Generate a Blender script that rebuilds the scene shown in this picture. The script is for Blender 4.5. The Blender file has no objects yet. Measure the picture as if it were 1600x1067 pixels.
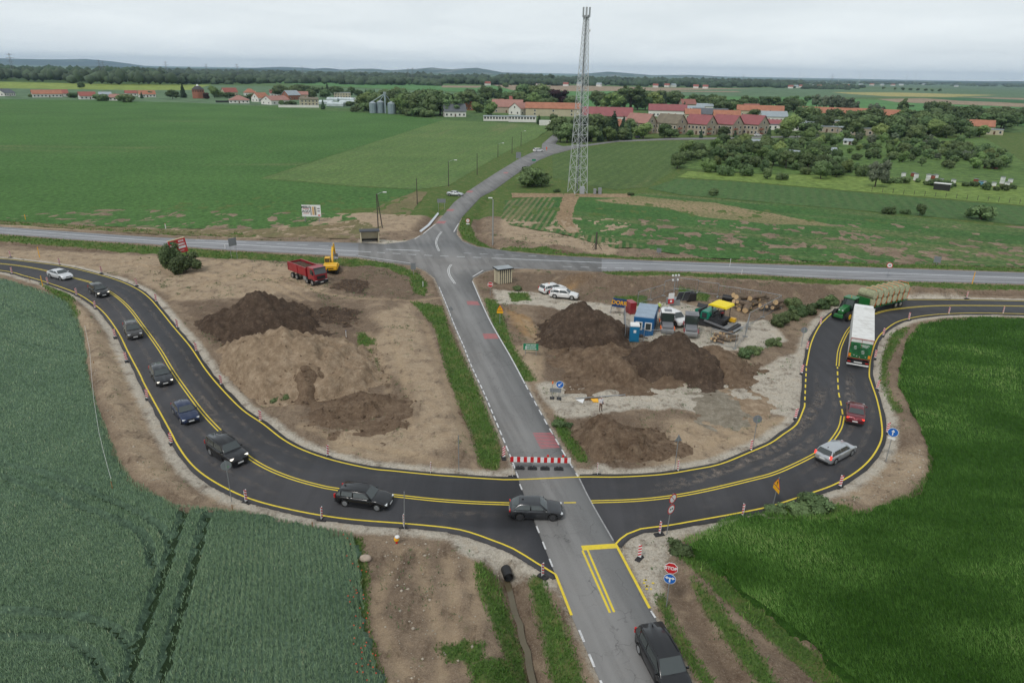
import bpy, math, random
import numpy as np
from mathutils import Vector, Matrix, Euler
from mathutils.geometry import tessellate_polygon
random.seed(7); RNG = np.random.default_rng(11)
scene = bpy.context.scene
COL = scene.collection
# ------------------------------------------------------------------ camera
CAM_H = 33.4; FPX = 1067.0; PITCH = math.radians(21.49); ROLL = math.radians(1.05)
cam_d = bpy.data.cameras.new('camera'); cam = bpy.data.objects.new('camera', cam_d); COL.objects.link(cam)
cam_d.sensor_width = 36; cam_d.lens = 36*FPX/1600; cam_d.clip_start = 0.5; cam_d.clip_end = 90000
CR = Matrix.Rotation(math.pi/2-PITCH, 3, 'X') @ Matrix.Rotation(ROLL, 3, 'Z')
cam.matrix_world = Matrix.Translation((0, 0, CAM_H)) @ CR.to_4x4()
scene.camera = cam
# ------------------------------------------------------------------ sky and sun
world = bpy.data.worlds.new('World'); scene.world = world; world.use_nodes = True
SUN_EL, SUN_AZ = math.radians(52), math.radians(215)
def build_world():
    nt = world.node_tree; N = nt.nodes; L = nt.links
    bg = N['Background']
    sky = N.new('ShaderNodeTexSky'); sky.sky_type = 'NISHITA'; sky.sun_disc = False
    sky.sun_elevation = SUN_EL; sky.sun_rotation = SUN_AZ; sky.air_density = 1.2; sky.dust_density = 3.0; sky.altitude = 230
    tc = N.new('ShaderNodeTexCoord'); sep = N.new('ShaderNodeSeparateXYZ'); L.new(tc.outputs['Generated'], sep.inputs[0])
    # cloud deck: project the view direction on a flat layer, so that bands pack towards the horizon
    zc = N.new('ShaderNodeMath'); zc.operation = 'ADD'; zc.inputs[1].default_value = 0.10; L.new(sep.outputs['Z'], zc.inputs[0])
    dx = N.new('ShaderNodeMath'); dx.operation = 'DIVIDE'; L.new(sep.outputs['X'], dx.inputs[0]); L.new(zc.outputs[0], dx.inputs[1])
    dy = N.new('ShaderNodeMath'); dy.operation = 'DIVIDE'; L.new(sep.outputs['Y'], dy.inputs[0]); L.new(zc.outputs[0], dy.inputs[1])
    cb = N.new('ShaderNodeCombineXYZ'); L.new(dx.outputs[0], cb.inputs[0]); L.new(dy.outputs[0], cb.inputs[1])
    ns = N.new('ShaderNodeTexNoise'); ns.inputs['Scale'].default_value = 0.55; ns.inputs['Detail'].default_value = 5; ns.inputs['Roughness'].default_value = 0.55
    ns.inputs['Distortion'].default_value = 0.4; L.new(cb.outputs[0], ns.inputs['Vector'])
    cr = N.new('ShaderNodeValToRGB'); L.new(ns.outputs[0], cr.inputs[0])
    e = cr.color_ramp.elements; e[0].position = 0.3; e[0].color = (0.59, 0.64, 0.67, 1); e[1].position = 0.7; e[1].color = (0.72, 0.765, 0.785, 1)
    sc = N.new('ShaderNodeVectorMath'); sc.operation = 'SCALE'; sc.inputs['Scale'].default_value = 8.6; L.new(cr.outputs[0], sc.inputs[0])
    hz = N.new('ShaderNodeMapRange'); hz.inputs[1].default_value = 0.0; hz.inputs[2].default_value = 0.22; hz.inputs[3].default_value = 15.0; hz.inputs[4].default_value = 9.9; L.new(sep.outputs['Z'], hz.inputs[0]); L.new(hz.outputs[0], sc.inputs['Scale'])
    mx = N.new('ShaderNodeMix'); mx.data_type = 'RGBA'; mx.inputs[0].default_value = 0.9
    L.new(sky.outputs[0], mx.inputs[6]); L.new(sc.outputs[0], mx.inputs[7])
    L.new(mx.outputs[2], bg.inputs[0]); bg.inputs[1].default_value = 0.1
build_world()
sl = bpy.data.lights.new('sun', 'SUN'); sl.energy = 1.5; sl.angle = math.radians(12); sl.color = (1, 0.96, 0.9)
sun = bpy.data.objects.new('sun', sl); COL.objects.link(sun)
sd = Vector((math.sin(SUN_AZ)*math.cos(SUN_EL), math.cos(SUN_AZ)*math.cos(SUN_EL), math.sin(SUN_EL)))
sun.rotation_euler = sd.to_track_quat('Z', 'Y').to_euler(); sun.location = (0, -60, 90)
scene.view_settings.view_transform = 'Standard'; scene.view_settings.look = 'None'
scene.view_settings.exposure = 0.0; scene.view_settings.gamma = 1.0
scene.cycles.use_denoising = True; scene.cycles.max_bounces = 6; scene.cycles.diffuse_bounces = 2; scene.cycles.glossy_bounces = 3
scene.cycles.transparent_max_bounces = 8; scene.cycles.volume_bounces = 0
scene.cycles.use_adaptive_sampling = True; scene.cycles.adaptive_threshold = 0.012
# ------------------------------------------------------------------ survey helpers: a point of the photograph on the ground (or at height z)
def G(u, v, z=0.0):
    d = CR @ Vector(((u-800)/FPX, -(v-533.5)/FPX, -1.0))
    t = (z-CAM_H)/d.z
    return (d.x*t, d.y*t)
def GG(pts, z=0.0): return np.array([G(u, v, z) for u, v in pts])
def PX(p):
    q = CR.transposed() @ (Vector(p)-Vector((0, 0, CAM_H)))
    return (800+FPX*q.x/-q.z, 533.5-FPX*q.y/-q.z)
def top_z(x, y, v, z0=0.0):
    lo, hi = z0, 120.0
    for _ in range(40):
        m = (lo+hi)/2
        if PX((x, y, m))[1] > v: lo = m
        else: hi = m
    return (lo+hi)/2
def hor(u, dy): return 112.5+0.0184*(u-800)+dy      # image row dy pixels below the horizon
# ------------------------------------------------------------------ noise (numpy)
def _h(i, j, s):
    n = (i*374761393+j*668265263+s*1442695041) & 0xffffffff
    n = ((n ^ (n >> 13))*1274126177) & 0xffffffff
    return ((n ^ (n >> 16)) & 0xffff)/65535.0
def vnoise(x, y, s=0):
    xi = np.floor(x).astype(np.int64); yi = np.floor(y).astype(np.int64)
    fx = x-xi; fy = y-yi; fx = fx*fx*(3-2*fx); fy = fy*fy*(3-2*fy)
    a = _h(xi, yi, s); b = _h(xi+1, yi, s); c = _h(xi, yi+1, s); d = _h(xi+1, yi+1, s)
    return (a*(1-fx)+b*fx)*(1-fy)+(c*(1-fx)+d*fx)*fy
def fbm(x, y, s=0, o=4, g=0.5):
    r = 0; a = 1; t = 0
    for k in range(o):
        r = r+a*vnoise(x*2**k, y*2**k, s+k*17); t += a; a *= g
    return r/t
def sstep(a, b, x): t = np.clip((x-a)/(b-a), 0, 1); return t*t*(3-2*t)
# ------------------------------------------------------------------ planar distances
def seg_d2(X, Y, a, b):
    ex, ey = b[0]-a[0], b[1]-a[1]; L2 = ex*ex+ey*ey+1e-9
    t = np.clip(((X-a[0])*ex+(Y-a[1])*ey)/L2, 0, 1)
    return (X-a[0]-t*ex)**2+(Y-a[1]-t*ey)**2
def line_d(X, Y, pl, far=8.0):
    pl = np.asarray(pl); out = np.full(X.shape, float(far))
    m = (X > pl[:, 0].min()-far) & (X < pl[:, 0].max()+far) & (Y > pl[:, 1].min()-far) & (Y < pl[:, 1].max()+far)
    if not m.any(): return out
    x, y = X[m], Y[m]; d = np.full(x.shape, float(far*far))
    for i in range(len(pl)-1): d = np.minimum(d, seg_d2(x, y, pl[i], pl[i+1]))
    out[m] = np.sqrt(d); return out
def poly_sd(X, Y, pg, far=8.0):
    """signed distance, positive inside"""
    pg = np.asarray(pg); out = np.full(X.shape, -float(far))
    m = (X > pg[:, 0].min()-far) & (X < pg[:, 0].max()+far) & (Y > pg[:, 1].min()-far) & (Y < pg[:, 1].max()+far)
    if not m.any(): return out
    x, y = X[m], Y[m]; d = np.full(x.shape, float(far*far)); ins = np.zeros(x.shape, bool); n = len(pg)
    for i in range(n):
        a, b = pg[i], pg[(i+1) % n]
        d = np.minimum(d, seg_d2(x, y, a, b))
        c = (a[1] > y) != (b[1] > y)
        if c.any():
            xs = (b[0]-a[0])*(y-a[1])/(b[1]-a[1]+1e-12)+a[0]
            ins ^= c & (x < xs)
    d = np.sqrt(d); out[m] = np.where(ins, d, -d); return out
def smooth_pl(pts, step=1.5):
    """Catmull-Rom through the points"""
    P = np.asarray(pts, float); out = []
    P = np.vstack([2*P[0]-P[1], P, 2*P[-1]-P[-2]])
    for i in range(1, len(P)-2):
        L = np.linalg.norm(P[i+1]-P[i]); n = max(1, int(L/step))
        for k in range(n):
            t = k/n
            out.append(0.5*((2*P[i])+(-P[i-1]+P[i+1])*t+(2*P[i-1]-5*P[i]+4*P[i+1]-P[i+2])*t*t+(-P[i-1]+3*P[i]-3*P[i+1]+P[i+2])*t**3))
    out.append(P[-2]); return np.array(out)
def offset_pl(pl, d):
    pl = np.asarray(pl); t = np.gradient(pl, axis=0); t /= np.linalg.norm(t, axis=1)[:, None]+1e-9
    return pl+np.stack([-t[:, 1], t[:, 0]], 1)*d
# ------------------------------------------------------------------ materials
def srgb(r, g, b): return tuple(((c/255)/12.92 if c/255 <= 0.04045 else ((c/255+0.055)/1.055)**2.4) for c in (r, g, b))
MATS = {}
def nodes(m): return m.node_tree.nodes, m.node_tree.links
def mat(name, col, rough=0.6, metal=0.0, var=0.0, vs=3.0, bump=0.0, bs=20.0, coat=0.0, rnd=0.0, dirt=0.0, spec=None):
    if name in MATS: return MATS[name]
    m = bpy.data.materials.new(name); m.use_nodes = True; N, L = nodes(m); b = N['Principled BSDF']
    b.inputs['Base Color'].default_value = (*col, 1); b.inputs['Roughness'].default_value = rough; b.inputs['Metallic'].default_value = metal
    if spec is not None: b.inputs['Specular IOR Level'].default_value = spec
    if coat: b.inputs['Coat Weight'].default_value = coat; b.inputs['Coat Roughness'].default_value = 0.05
    tc = N.new('ShaderNodeTexCoord')
    if var or dirt:
        ns = N.new('ShaderNodeTexNoise'); ns.inputs['Scale'].default_value = vs; ns.inputs['Detail'].default_value = 6; L.new(tc.outputs['Object'], ns.inputs['Vector'])
        mr = N.new('ShaderNodeMapRange'); mr.inputs[1].default_value = 0.3; mr.inputs[2].default_value = 0.7; mr.inputs[3].default_value = 1-var; mr.inputs[4].default_value = 1+var
        L.new(ns.outputs[0], mr.inputs[0])
        sc = N.new('ShaderNodeVectorMath'); sc.operation = 'SCALE'; sc.inputs[0].default_value = col; L.new(mr.outputs[0], sc.inputs['Scale'])
        L.new(sc.outputs[0], b.inputs['Base Color'])
        if dirt:
            n2 = N.new('ShaderNodeTexNoise'); n2.inputs['Scale'].default_value = vs*0.6; n2.inputs['Detail'].default_value = 8; L.new(tc.outputs['Object'], n2.inputs['Vector'])
            m2 = N.new('ShaderNodeMapRange'); m2.inputs[1].default_value = 0.5; m2.inputs[2].default_value = 0.68; m2.inputs[4].default_value = dirt; L.new(n2.outputs[0], m2.inputs[0])
            mx = N.new('ShaderNodeMix'); mx.data_type = 'RGBA'; L.new(m2.outputs[0], mx.inputs[0]); L.new(sc.outputs[0], mx.inputs[6]); mx.inputs[7].default_value = (0.2, 0.155, 0.11, 1)
            L.new(mx.outputs[2], b.inputs['Base Color'])
    if rnd:
        oi = N.new('ShaderNodeObjectInfo'); hs = N.new('ShaderNodeHueSaturation'); src = b.inputs['Base Color'].links[0].from_socket if b.inputs['Base Color'].links else None
        if src: L.new(src, hs.inputs['Color'])
        else: hs.inputs['Color'].default_value = (*col, 1)
        mv = N.new('ShaderNodeMapRange'); mv.inputs[3].default_value = 1-rnd; mv.inputs[4].default_value = 1+rnd; L.new(oi.outputs['Random'], mv.inputs[0]); L.new(mv.outputs[0], hs.inputs['Value'])
        mh = N.new('ShaderNodeMapRange'); mh.inputs[3].default_value = 0.5+rnd*0.06; mh.inputs[4].default_value = 0.5-rnd*0.06; L.new(oi.outputs['Random'], mh.inputs[0]); L.new(mh.outputs[0], hs.inputs['Hue'])
        L.new(hs.outputs[0], b.inputs['Base Color'])
    if bump:
        nb = N.new('ShaderNodeTexNoise'); nb.inputs['Scale'].default_value = bs; nb.inputs['Detail'].default_value = 5; L.new(tc.outputs['Object'], nb.inputs['Vector'])
        bp = N.new('ShaderNodeBump'); bp.inputs['Strength'].default_value = bump; bp.inputs['Distance'].default_value = 0.05; L.new(nb.outputs[0], bp.inputs['Height']); L.new(bp.outputs[0], b.inputs['Normal'])
    MATS[name] = m; return m
# ------------------------------------------------------------------ objects
def tag(o, label=None, cat=None, group=None, kind=None):
    if label: o['label'] = label
    if cat: o['category'] = cat
    if group: o['group'] = group
    if kind: o['kind'] = kind
    return o
def empty(name, loc, rz=0.0, label=None, cat=None, group=None):
    o = bpy.data.objects.new(name, None); COL.objects.link(o); o.location = loc; o.rotation_euler = (0, 0, rz); o.empty_display_size = 0.3
    return tag(o, label, cat, group)
def np_mesh(name, V, F, mats, smooth=False, mi=None, attrs=None):
    """V (n,3); F (m,3) or (m,4)"""
    V = np.asarray(V, np.float32); F = np.asarray(F, np.int32); k = F.shape[1]
    me = bpy.data.meshes.new(name); me.vertices.add(len(V)); me.vertices.foreach_set('co', V.ravel())
    me.loops.add(F.size); me.loops.foreach_set('vertex_index', F.ravel()); me.polygons.add(len(F))
    me.polygons.foreach_set('loop_start', np.arange(0, F.size, k, dtype=np.int32))
    if smooth: me.polygons.foreach_set('use_smooth', np.ones(len(F), bool))
    for m in (mats if isinstance(mats, list) else [mats]): me.materials.append(m)
    if mi is not None: me.polygons.foreach_set('material_index', np.asarray(mi, np.int32))
    me.update(calc_edges=True)
    for an, (ty, arr) in (attrs or {}).items():
        a = me.attributes.new(an, ty, 'POINT'); a.data.foreach_set('value' if ty == 'FLOAT' else ('vector' if ty == 'FLOAT_VECTOR' else 'color'), np.asarray(arr, np.float32).ravel())
    return me
def link(name, me, parent=None, loc=None, rot=None, **k):
    o = bpy.data.objects.new(name, me); COL.objects.link(o)
    if parent: o.parent = parent
    if loc is not None: o.location = loc
    if rot is not None: o.rotation_euler = rot
    return tag(o, **k)
class MB:
    def __init__(s): s.v = []; s.f = []; s.m = []; s.sm = []
    def add(s, vs, fs, mi=0, sm=False):
        o = len(s.v); s.v += [tuple(v) for v in vs]; s.f += [tuple(i+o for i in f) for f in fs]; s.m += [mi]*len(fs); s.sm += [sm]*len(fs); return s
    def box(s, c, d, rot=None, mi=0, taper=None):
        hx, hy, hz = d[0]/2, d[1]/2, d[2]/2; R = Euler(rot).to_matrix() if rot else None; vs = []
        for z in (-hz, hz):
            tx, ty = (taper if (taper and z > 0) else (1, 1))
            for x, y in ((-hx*tx, -hy*ty), (hx*tx, -hy*ty), (hx*tx, hy*ty), (-hx*tx, hy*ty)):
                p = Vector((x, y, z)); p = R @ p if R else p; vs.append((p.x+c[0], p.y+c[1], p.z+c[2]))
        return s.add(vs, [(3, 2, 1, 0), (4, 5, 6, 7), (0, 1, 5, 4), (1, 2, 6, 5), (2, 3, 7, 6), (3, 0, 4, 7)], mi)
    def tube(s, a, b, r0, r1=None, n=8, mi=0, caps=True, sm=True):
        r1 = r0 if r1 is None else r1; a = Vector(a); b = Vector(b); q = (b-a).to_track_quat('Z', 'Y'); vs = []
        for p, r in ((a, r0), (b, r1)):
            for k in range(n):
                t = 2*math.pi*k/n; vs.append(p+q @ Vector((r*math.cos(t), r*math.sin(t), 0)))
        s.add(vs, [(k, (k+1) % n, n+(k+1) % n, n+k) for k in range(n)], mi, sm)
        if caps: s.add(vs, [tuple(range(n-1, -1, -1)), tuple(range(n, 2*n))], mi)
        return s
    def path(s, pts, r, n=6, mi=0):
        for a, b in zip(pts[:-1], pts[1:]): s.tube(a, b, r, r, n, mi)
        return s
    def prism(s, pg, ax, d0, d1, mi=0):
        """2D polygon pg extruded along axis ax ('x','y','z') from d0 to d1"""
        def P(p, d): return {'x': (d, p[0], p[1]), 'y': (p[0], d, p[1]), 'z': (p[0], p[1], d)}[ax]
        n = len(pg); vs = [P(p, d0) for p in pg]+[P(p, d1) for p in pg]
        tri = tessellate_polygon([[Vector((p[0], p[1], 0)) for p in pg]])
        fs = [tuple(t) for t in tri]+[tuple(n+i for i in t[::-1]) for t in tri]+[(i, (i+1) % n, n+(i+1) % n, n+i) for i in range(n)]
        return s.add(vs, fs, mi)
    def ball(s, c, r, n=8, mi=0, sc=(1, 1, 1)):
        vs = []; fs = []; m = n//2
        for i in range(m+1):
            ph = math.pi*i/m
            for k in range(n):
                t = 2*math.pi*k/n; vs.append((c[0]+r*sc[0]*math.sin(ph)*math.cos(t), c[1]+r*sc[1]*math.sin(ph)*math.sin(t), c[2]+r*sc[2]*math.cos(ph)))
        for i in range(m):
            for k in range(n): fs.append((i*n+k, (i+1)*n+k, (i+1)*n+(k+1) % n, i*n+(k+1) % n))
        return s.add(vs, fs, mi, True)
    def disc(s, c, r, nrm, n=24, t=0.02, mi=0):
        q = Vector(nrm).to_track_quat('Z', 'Y'); c = Vector(c); d = q @ Vector((0, 0, t/2)); return s.tube(c-d, c+d, r, r, n, mi, sm=False)
    def mesh(s, name, mats, fix=True):
        me = bpy.data.meshes.new(name); me.from_pydata(s.v, [], s.f)
        for m in (mats if isinstance(mats, list) else [mats]): me.materials.append(m)
        me.polygons.foreach_set('material_index', s.m); me.polygons.foreach_set('use_smooth', s.sm)
        if fix:
            import bmesh; bm = bmesh.new(); bm.from_mesh(me); bmesh.ops.recalc_face_normals(bm, faces=bm.faces); bm.to_mesh(me); bm.free()
        return me
    def build(s, name, mats, parent=None, loc=None, rot=None, bevel=0, **k):
        o = link(name, s.mesh(name, mats), parent, loc, rot, **k)
        if bevel:
            b = o.modifiers.new('bevel', 'BEVEL'); b.width = bevel; b.segments = 2; b.limit_method = 'ANGLE'; b.angle_limit = 0.6; b.harden_normals = False
        return o
def dup(root, loc, rz=None, label=None, group=None, scale=None):
    r = root.copy(); COL.objects.link(r); r.location = loc
    if rz is not None: r.rotation_euler = (r.rotation_euler[0], r.rotation_euler[1], rz)
    if label: r['label'] = label
    if group: r['group'] = group
    if scale: r.scale = scale
    for ch in list(root.children):
        c = ch.copy(); COL.objects.link(c); c.parent = r
        for g in list(ch.children):
            d = g.copy(); COL.objects.link(d); d.parent = c
    return r
# ================================================================== ROADS (survey lines read off the photograph, laid out on the ground)
DET_IN = [(-260,392),(-120,398),(0,405),(40,409),(95,416),(140,426),(182,438),(212,451),(232,465),(250,485),(270,510),(297,542),(322,579),(348,610),(379,641),(411,663),(442,687),(474,704),(521,720),(580,733),(609,736),(681,743),(767,749),(808,750),(905,746),(967,746),(1035,742),(1080,735),(1125,726),(1170,708),(1204,693),(1224,679),(1240,668),(1248,658),(1257,636),(1258.5,600),(1260,571),(1267,538),(1278,513.5),(1289,500),(1305,487),(1330,478),(1370,472),(1413,469.5),(1435,469),(1520,469.5),(1600,471),(1760,474),(2000,480)]
DET_OUT_L = [(-260,404),(-120,412),(0,423),(40,432),(80,444),(120,459),(147,476),(165,492),(185,520),(200,550),(219,586),(227,603),(265,672),(277,695),(295,721),(319,743),(358,766),(403,784),(469,800),(530,810),(580,815),(624,818),(698,825),(733,832),(767,844),(802,858),(838,880),(868,898)]
DET_OUT_R = [(962,850.5),(969,843),(980,835),(1001,827),(1042,822),(1082,815),(1136,805.5),(1190,795),(1216,788),(1258,774),(1300.6,759),(1334,740.6),(1357,721),(1371,701),(1378,681.5),(1376.5,656),(1370,625),(1361,598),(1358,585),(1361,557.5),(1369,533),(1380,519),(1399,505),(1421,498),(1451.5,493),(1484.5,490.7),(1531,489.6),(1600,491),(1760,494),(2000,500)]
CEN_L = [(-260,398),(-120,404),(0,412.5),(60,421),(120,436),(147,444),(175,459),(200,480),(225,512.5),(250,547.5),(269,579),(293,613.5),(319,647.6),(348,678),(385,712),(416,731.6),(453,747),(495,759),(529,765.5),(606.5,774),(681,782),(740,786),(796,788)]
CEN_R = [(924,784.8),(990,782.6),(1046,777),(1102,767),(1170,751),(1216,738),(1272.5,711),(1295,694),(1312,670),(1316.5,650.6)]
CEN_D = [(1316.5,648),(1314,632),(1310,612.5),(1308.5,585),(1308.5,574)]
CEN_U = [(1308.5,572.6),(1311,549),(1318,530),(1326,516),(1338,504),(1355,495.6),(1380,487),(1407.5,482.7),(1449,479),(1504,478),(1600,479),(1760,482),(2000,488)]
NS_L = [(1040,1300),(985,1165),(937,1062),(894,963),(867,898),(840,827),(809,748),(797,715),(772,655.5),(755.5,616),(735,571),(722.5,540),(710,511),(697,478),(685,448)]
NS_R = [(1230,1300),(1140,1165),(1079,1067),(1050,1017),(1016,952),(961,848.6),(923,784),(904,746),(881,707),(856.5,664),(821.5,600),(799,558.6),(764,496.7),(737,439)]
FLARE = [(684,446),(679,434),(665,423),(645,414.5),(600,409),(560,402),(560,379.6),(600,382),(633,378),(650,372),(660,367)]
NN_L = [(660,367),(681,351),(709,317),(730,300),(772.5,272),(812,248),(826,241),(838,236.5),(848,231),(856,228)]
NN_R = [(713,366),(715,352),(721,340),(751,308),(772.5,297),(804,274),(843,250),(868,240)]
NE = [(713,366),(722,377),(745,386),(800,393.5),(860,399.5),(940,404),(940,424),(819,419),(785,417.5),(757,424),(739,434)]
HW_U = [(-420,327),(-250,339),(0,355),(240,371),(386,376.5),(560,380),(700,388),(860,399.5),(1020,408),(1310,417),(1600,426.6),(1900,437),(2200,448)]
HW_D = [(-420,337),(-250,349),(0,365),(100,373),(240,381.6),(352,390),(499,397.6),(560,401.5),(640,413),(760,420.5),(819,419),(940,423.5),(1020,422.5),(1165,427),(1310,435.6),(1600,443.6),(1900,453),(2200,464)]
inL = smooth_pl(GG(DET_IN)); outL = smooth_pl(GG(DET_OUT_L)); outR = smooth_pl(GG(DET_OUT_R))
# the asphalt runs a little beyond the painted edge lines
kL = int(np.argmin(np.hypot(*(inL-np.array(G(808,750))).T))); kR = int(np.argmin(np.hypot(*(inL-np.array(G(905,746))).T)))
def wob(pl, a=0.1, s=0):
    return pl+np.stack([vnoise(pl[:, 0]*0.9+s, pl[:, 1]*0.9, 3)-0.5, vnoise(pl[:, 0]*0.9, pl[:, 1]*0.9+s, 4)-0.5], 1)*a*2
eInL = wob(offset_pl(inL[:kL+1], 0.42), s=1); eInR = wob(offset_pl(inL[kR:], 0.42), s=2)
eOutL = wob(offset_pl(outL, -0.42), s=3); eOutR = wob(offset_pl(outR, -0.42), s=4)
cL = [G(812,757), G(838,826), G(869,902)]; cR = [G(907,751), G(923,784), G(961,849)]
DETL = np.vstack([eInL, cL, eOutL[::-1]]); DETR = np.vstack([cR[::-1], eInR, eOutR[::-1]])
def poly_area(p): x, y = p[:, 0], p[:, 1]; return 0.5*np.sum(x*np.roll(y, -1)-np.roll(x, -1)*y)
NSP = GG(NS_L+FLARE+NN_L[1:]+[(868,240)]+NN_R[::-1][1:]+NE[1:]+NS_R[::-1])
HWP = np.vstack([smooth_pl(GG(HW_U), 6), smooth_pl(GG(HW_D), 6)[::-1]])
NBR = [(846,233),(847,225.5),(874.5,202),(881,196),(886,197),(868,225.5),(880,229),(917,226),(964,219.7),(1049,216),(1142,215),(1202,213.4),(1300,212),(1300,214.2),(1202,215.8),(1142,217.5),(1049,218.6),(964,222),(917,228.6),(900,232),(868,240.5),(856,240)]
NBP = GG(NBR)
def slab(name, pg, z, m, t=0.16, kind='structure', step=None):
    pg = np.asarray(pg)
    if poly_area(pg) < 0: pg = pg[::-1]
    n = len(pg); v2 = [Vector((p[0], p[1], 0)) for p in pg]; tri = tessellate_polygon([v2])
    V = [(p[0], p[1], z) for p in pg]+[(p[0], p[1], z-t) for p in pg]; F = []
    for a, b, c in tri:
        if (pg[b][0]-pg[a][0])*(pg[c][1]-pg[a][1])-(pg[b][1]-pg[a][1])*(pg[c][0]-pg[a][0]) < 0: a, c = c, a
        F.append((a, b, c))
    for i in range(n):
        j = (i+1) % n; F += [(i, n+i, n+j), (i, n+j, j)]
    return link(name, np_mesh(name, V, F, m), kind=kind)
# ---- asphalt materials
def asphalt(name, base, var, cracks, stain, scale=1.0, ang=0.0):
    m = bpy.data.materials.new(name); m.use_nodes = True; N, L = nodes(m); b = N['Principled BSDF']; b.inputs['Roughness'].default_value = 0.78
    ge = N.new('ShaderNodeNewGeometry'); mp = N.new('ShaderNodeMapping'); mp.vector_type = 'POINT'; mp.inputs['Rotation'].default_value = (0, 0, ang); L.new(ge.outputs['Position'], mp.inputs[0])
    mp2 = N.new('ShaderNodeMapping'); mp2.inputs['Scale'].default_value = (0.8, 0.05, 1); L.new(mp.outputs[0], mp2.inputs[0])
    def noise(src, s, d=6, r=0.6):
        n = N.new('ShaderNodeTexNoise'); n.inputs['Scale'].default_value = s; n.inputs['Detail'].default_value = d; n.inputs['Roughness'].default_value = r; L.new(src, n.inputs['Vector']); return n.outputs[0]
    def ramp(src, a, b_, lo, hi):
        r = N.new('ShaderNodeMapRange'); r.inputs[1].default_value = a; r.inputs[2].default_value = b_; r.inputs[3].default_value = lo; r.inputs[4].default_value = hi; L.new(src, r.inputs[0]); return r.outputs[0]
    def mix(f, a, b_, ty='MIX'):
        x = N.new('ShaderNodeMix'); x.data_type = 'RGBA'; x.blend_type = ty
        for s, i in ((f, 0), (a, 6), (b_, 7)):
            if isinstance(s, (int, float)): x.inputs[i].default_value = s
            elif isinstance(s, tuple): x.inputs[i].default_value = (*s, 1)
            else: L.new(s, x.inputs[i])
        return x.outputs[2]
    def mul(a, b_):
        x = N.new('ShaderNodeMath'); x.operation = 'MULTIPLY'
        for s, i in ((a, 0), (b_, 1)):
            if isinstance(s, (int, float)): x.inputs[i].default_value = s
            else: L.new(s, x.inputs[i])
        return x.outputs[0]
    big = noise(mp.outputs[0], 0.12*scale); lng = noise(mp2.outputs[0], 1.0, 5, 0.55); fine = noise(mp.outputs[0], 9, 4, 0.7)
    c0 = tuple(x*(1-var) for x in base); c1 = tuple(x*(1+var) for x in base)
    c = mix(ramp(big, 0.35, 0.65, 0, 1), c0, c1)
    c = mix(ramp(lng, 0.44, 0.62, 0, 0.6*stain+0.1), c, tuple(x*1.5+0.01 for x in base)); c = mix(ramp(lng, 0.5, 0.36, 0, 0.4*stain+0.08), c, tuple(x*0.6 for x in base))
    c = mix(ramp(fine, 0.3, 0.75, 0, 0.5), c, tuple(x*1.5 for x in base))
    if stain:
        st = mul(ramp(noise(mp.outputs[0], 0.22, 7, 0.65), 0.55, 0.72, 0, 1), ramp(noise(mp.outputs[0], 1.6, 6, 0.7), 0.4, 0.7, 0.2, 1))
        c = mix(mul(st, 0.45*stain), c, (0.24, 0.21, 0.18))
    if cracks:
        vo = N.new('ShaderNodeTexVoronoi'); vo.feature = 'DISTANCE_TO_EDGE'; vo.inputs['Scale'].default_value = 0.42
        wv = N.new('ShaderNodeVectorMath'); wv.operation = 'ADD'; nz = N.new('ShaderNodeTexNoise'); nz.inputs['Scale'].default_value = 0.8; nz.inputs['Detail'].default_value = 6; L.new(mp.outputs[0], nz.inputs['Vector'])
        sc = N.new('ShaderNodeVectorMath'); sc.operation = 'SCALE'; sc.inputs['Scale'].default_value = 2.2; L.new(nz.outputs['Color'], sc.inputs[0]); L.new(mp.outputs[0], wv.inputs[0]); L.new(sc.outputs[0], wv.inputs[1]); L.new(wv.outputs[0], vo.inputs['Vector'])
        cr = mul(ramp(vo.outputs['Distance'], 0.0, 0.016, 1, 0), ramp(noise(mp.outputs[0], 0.35, 3), 0.45, 0.6, 0, 0.75*cracks))
        c = mix(cr, c, tuple(x*0.35 for x in base))
    L.new(c, b.inputs['Base Color'])
    bp = N.new('ShaderNodeBump'); bp.inputs['Strength'].default_value = 0.35; bp.inputs['Distance'].default_value = 0.01; L.new(fine, bp.inputs['Height']); L.new(bp.outputs[0], b.inputs['Normal'])
    return m
d_ns = np.array(G(713,500))-np.array(G(870,800)); NS_ANG = math.atan2(d_ns[0], d_ns[1])
A_NEW = asphalt('new_asphalt', srgb(54,54,57), 0.2, 0.0, 0.35)
A_OLD = asphalt('old_asphalt', srgb(112,111,110), 0.18, 1.0, 0.75, ang=NS_ANG)
A_HW = asphalt('highway_asphalt', srgb(124,125,128), 0.12, 0.5, 0.3, ang=math.radians(80))
slab('highway', HWP, 0.058, A_HW, .3)
slab('country_road', NSP, 0.066, A_OLD, .3)
slab('village_road', NBP, 0.072, A_OLD, .3)
slab('detour_road', DETL, 0.070, A_NEW, 0.3); slab('detour_road', DETR, 0.070, A_NEW, 0.3)
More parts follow.
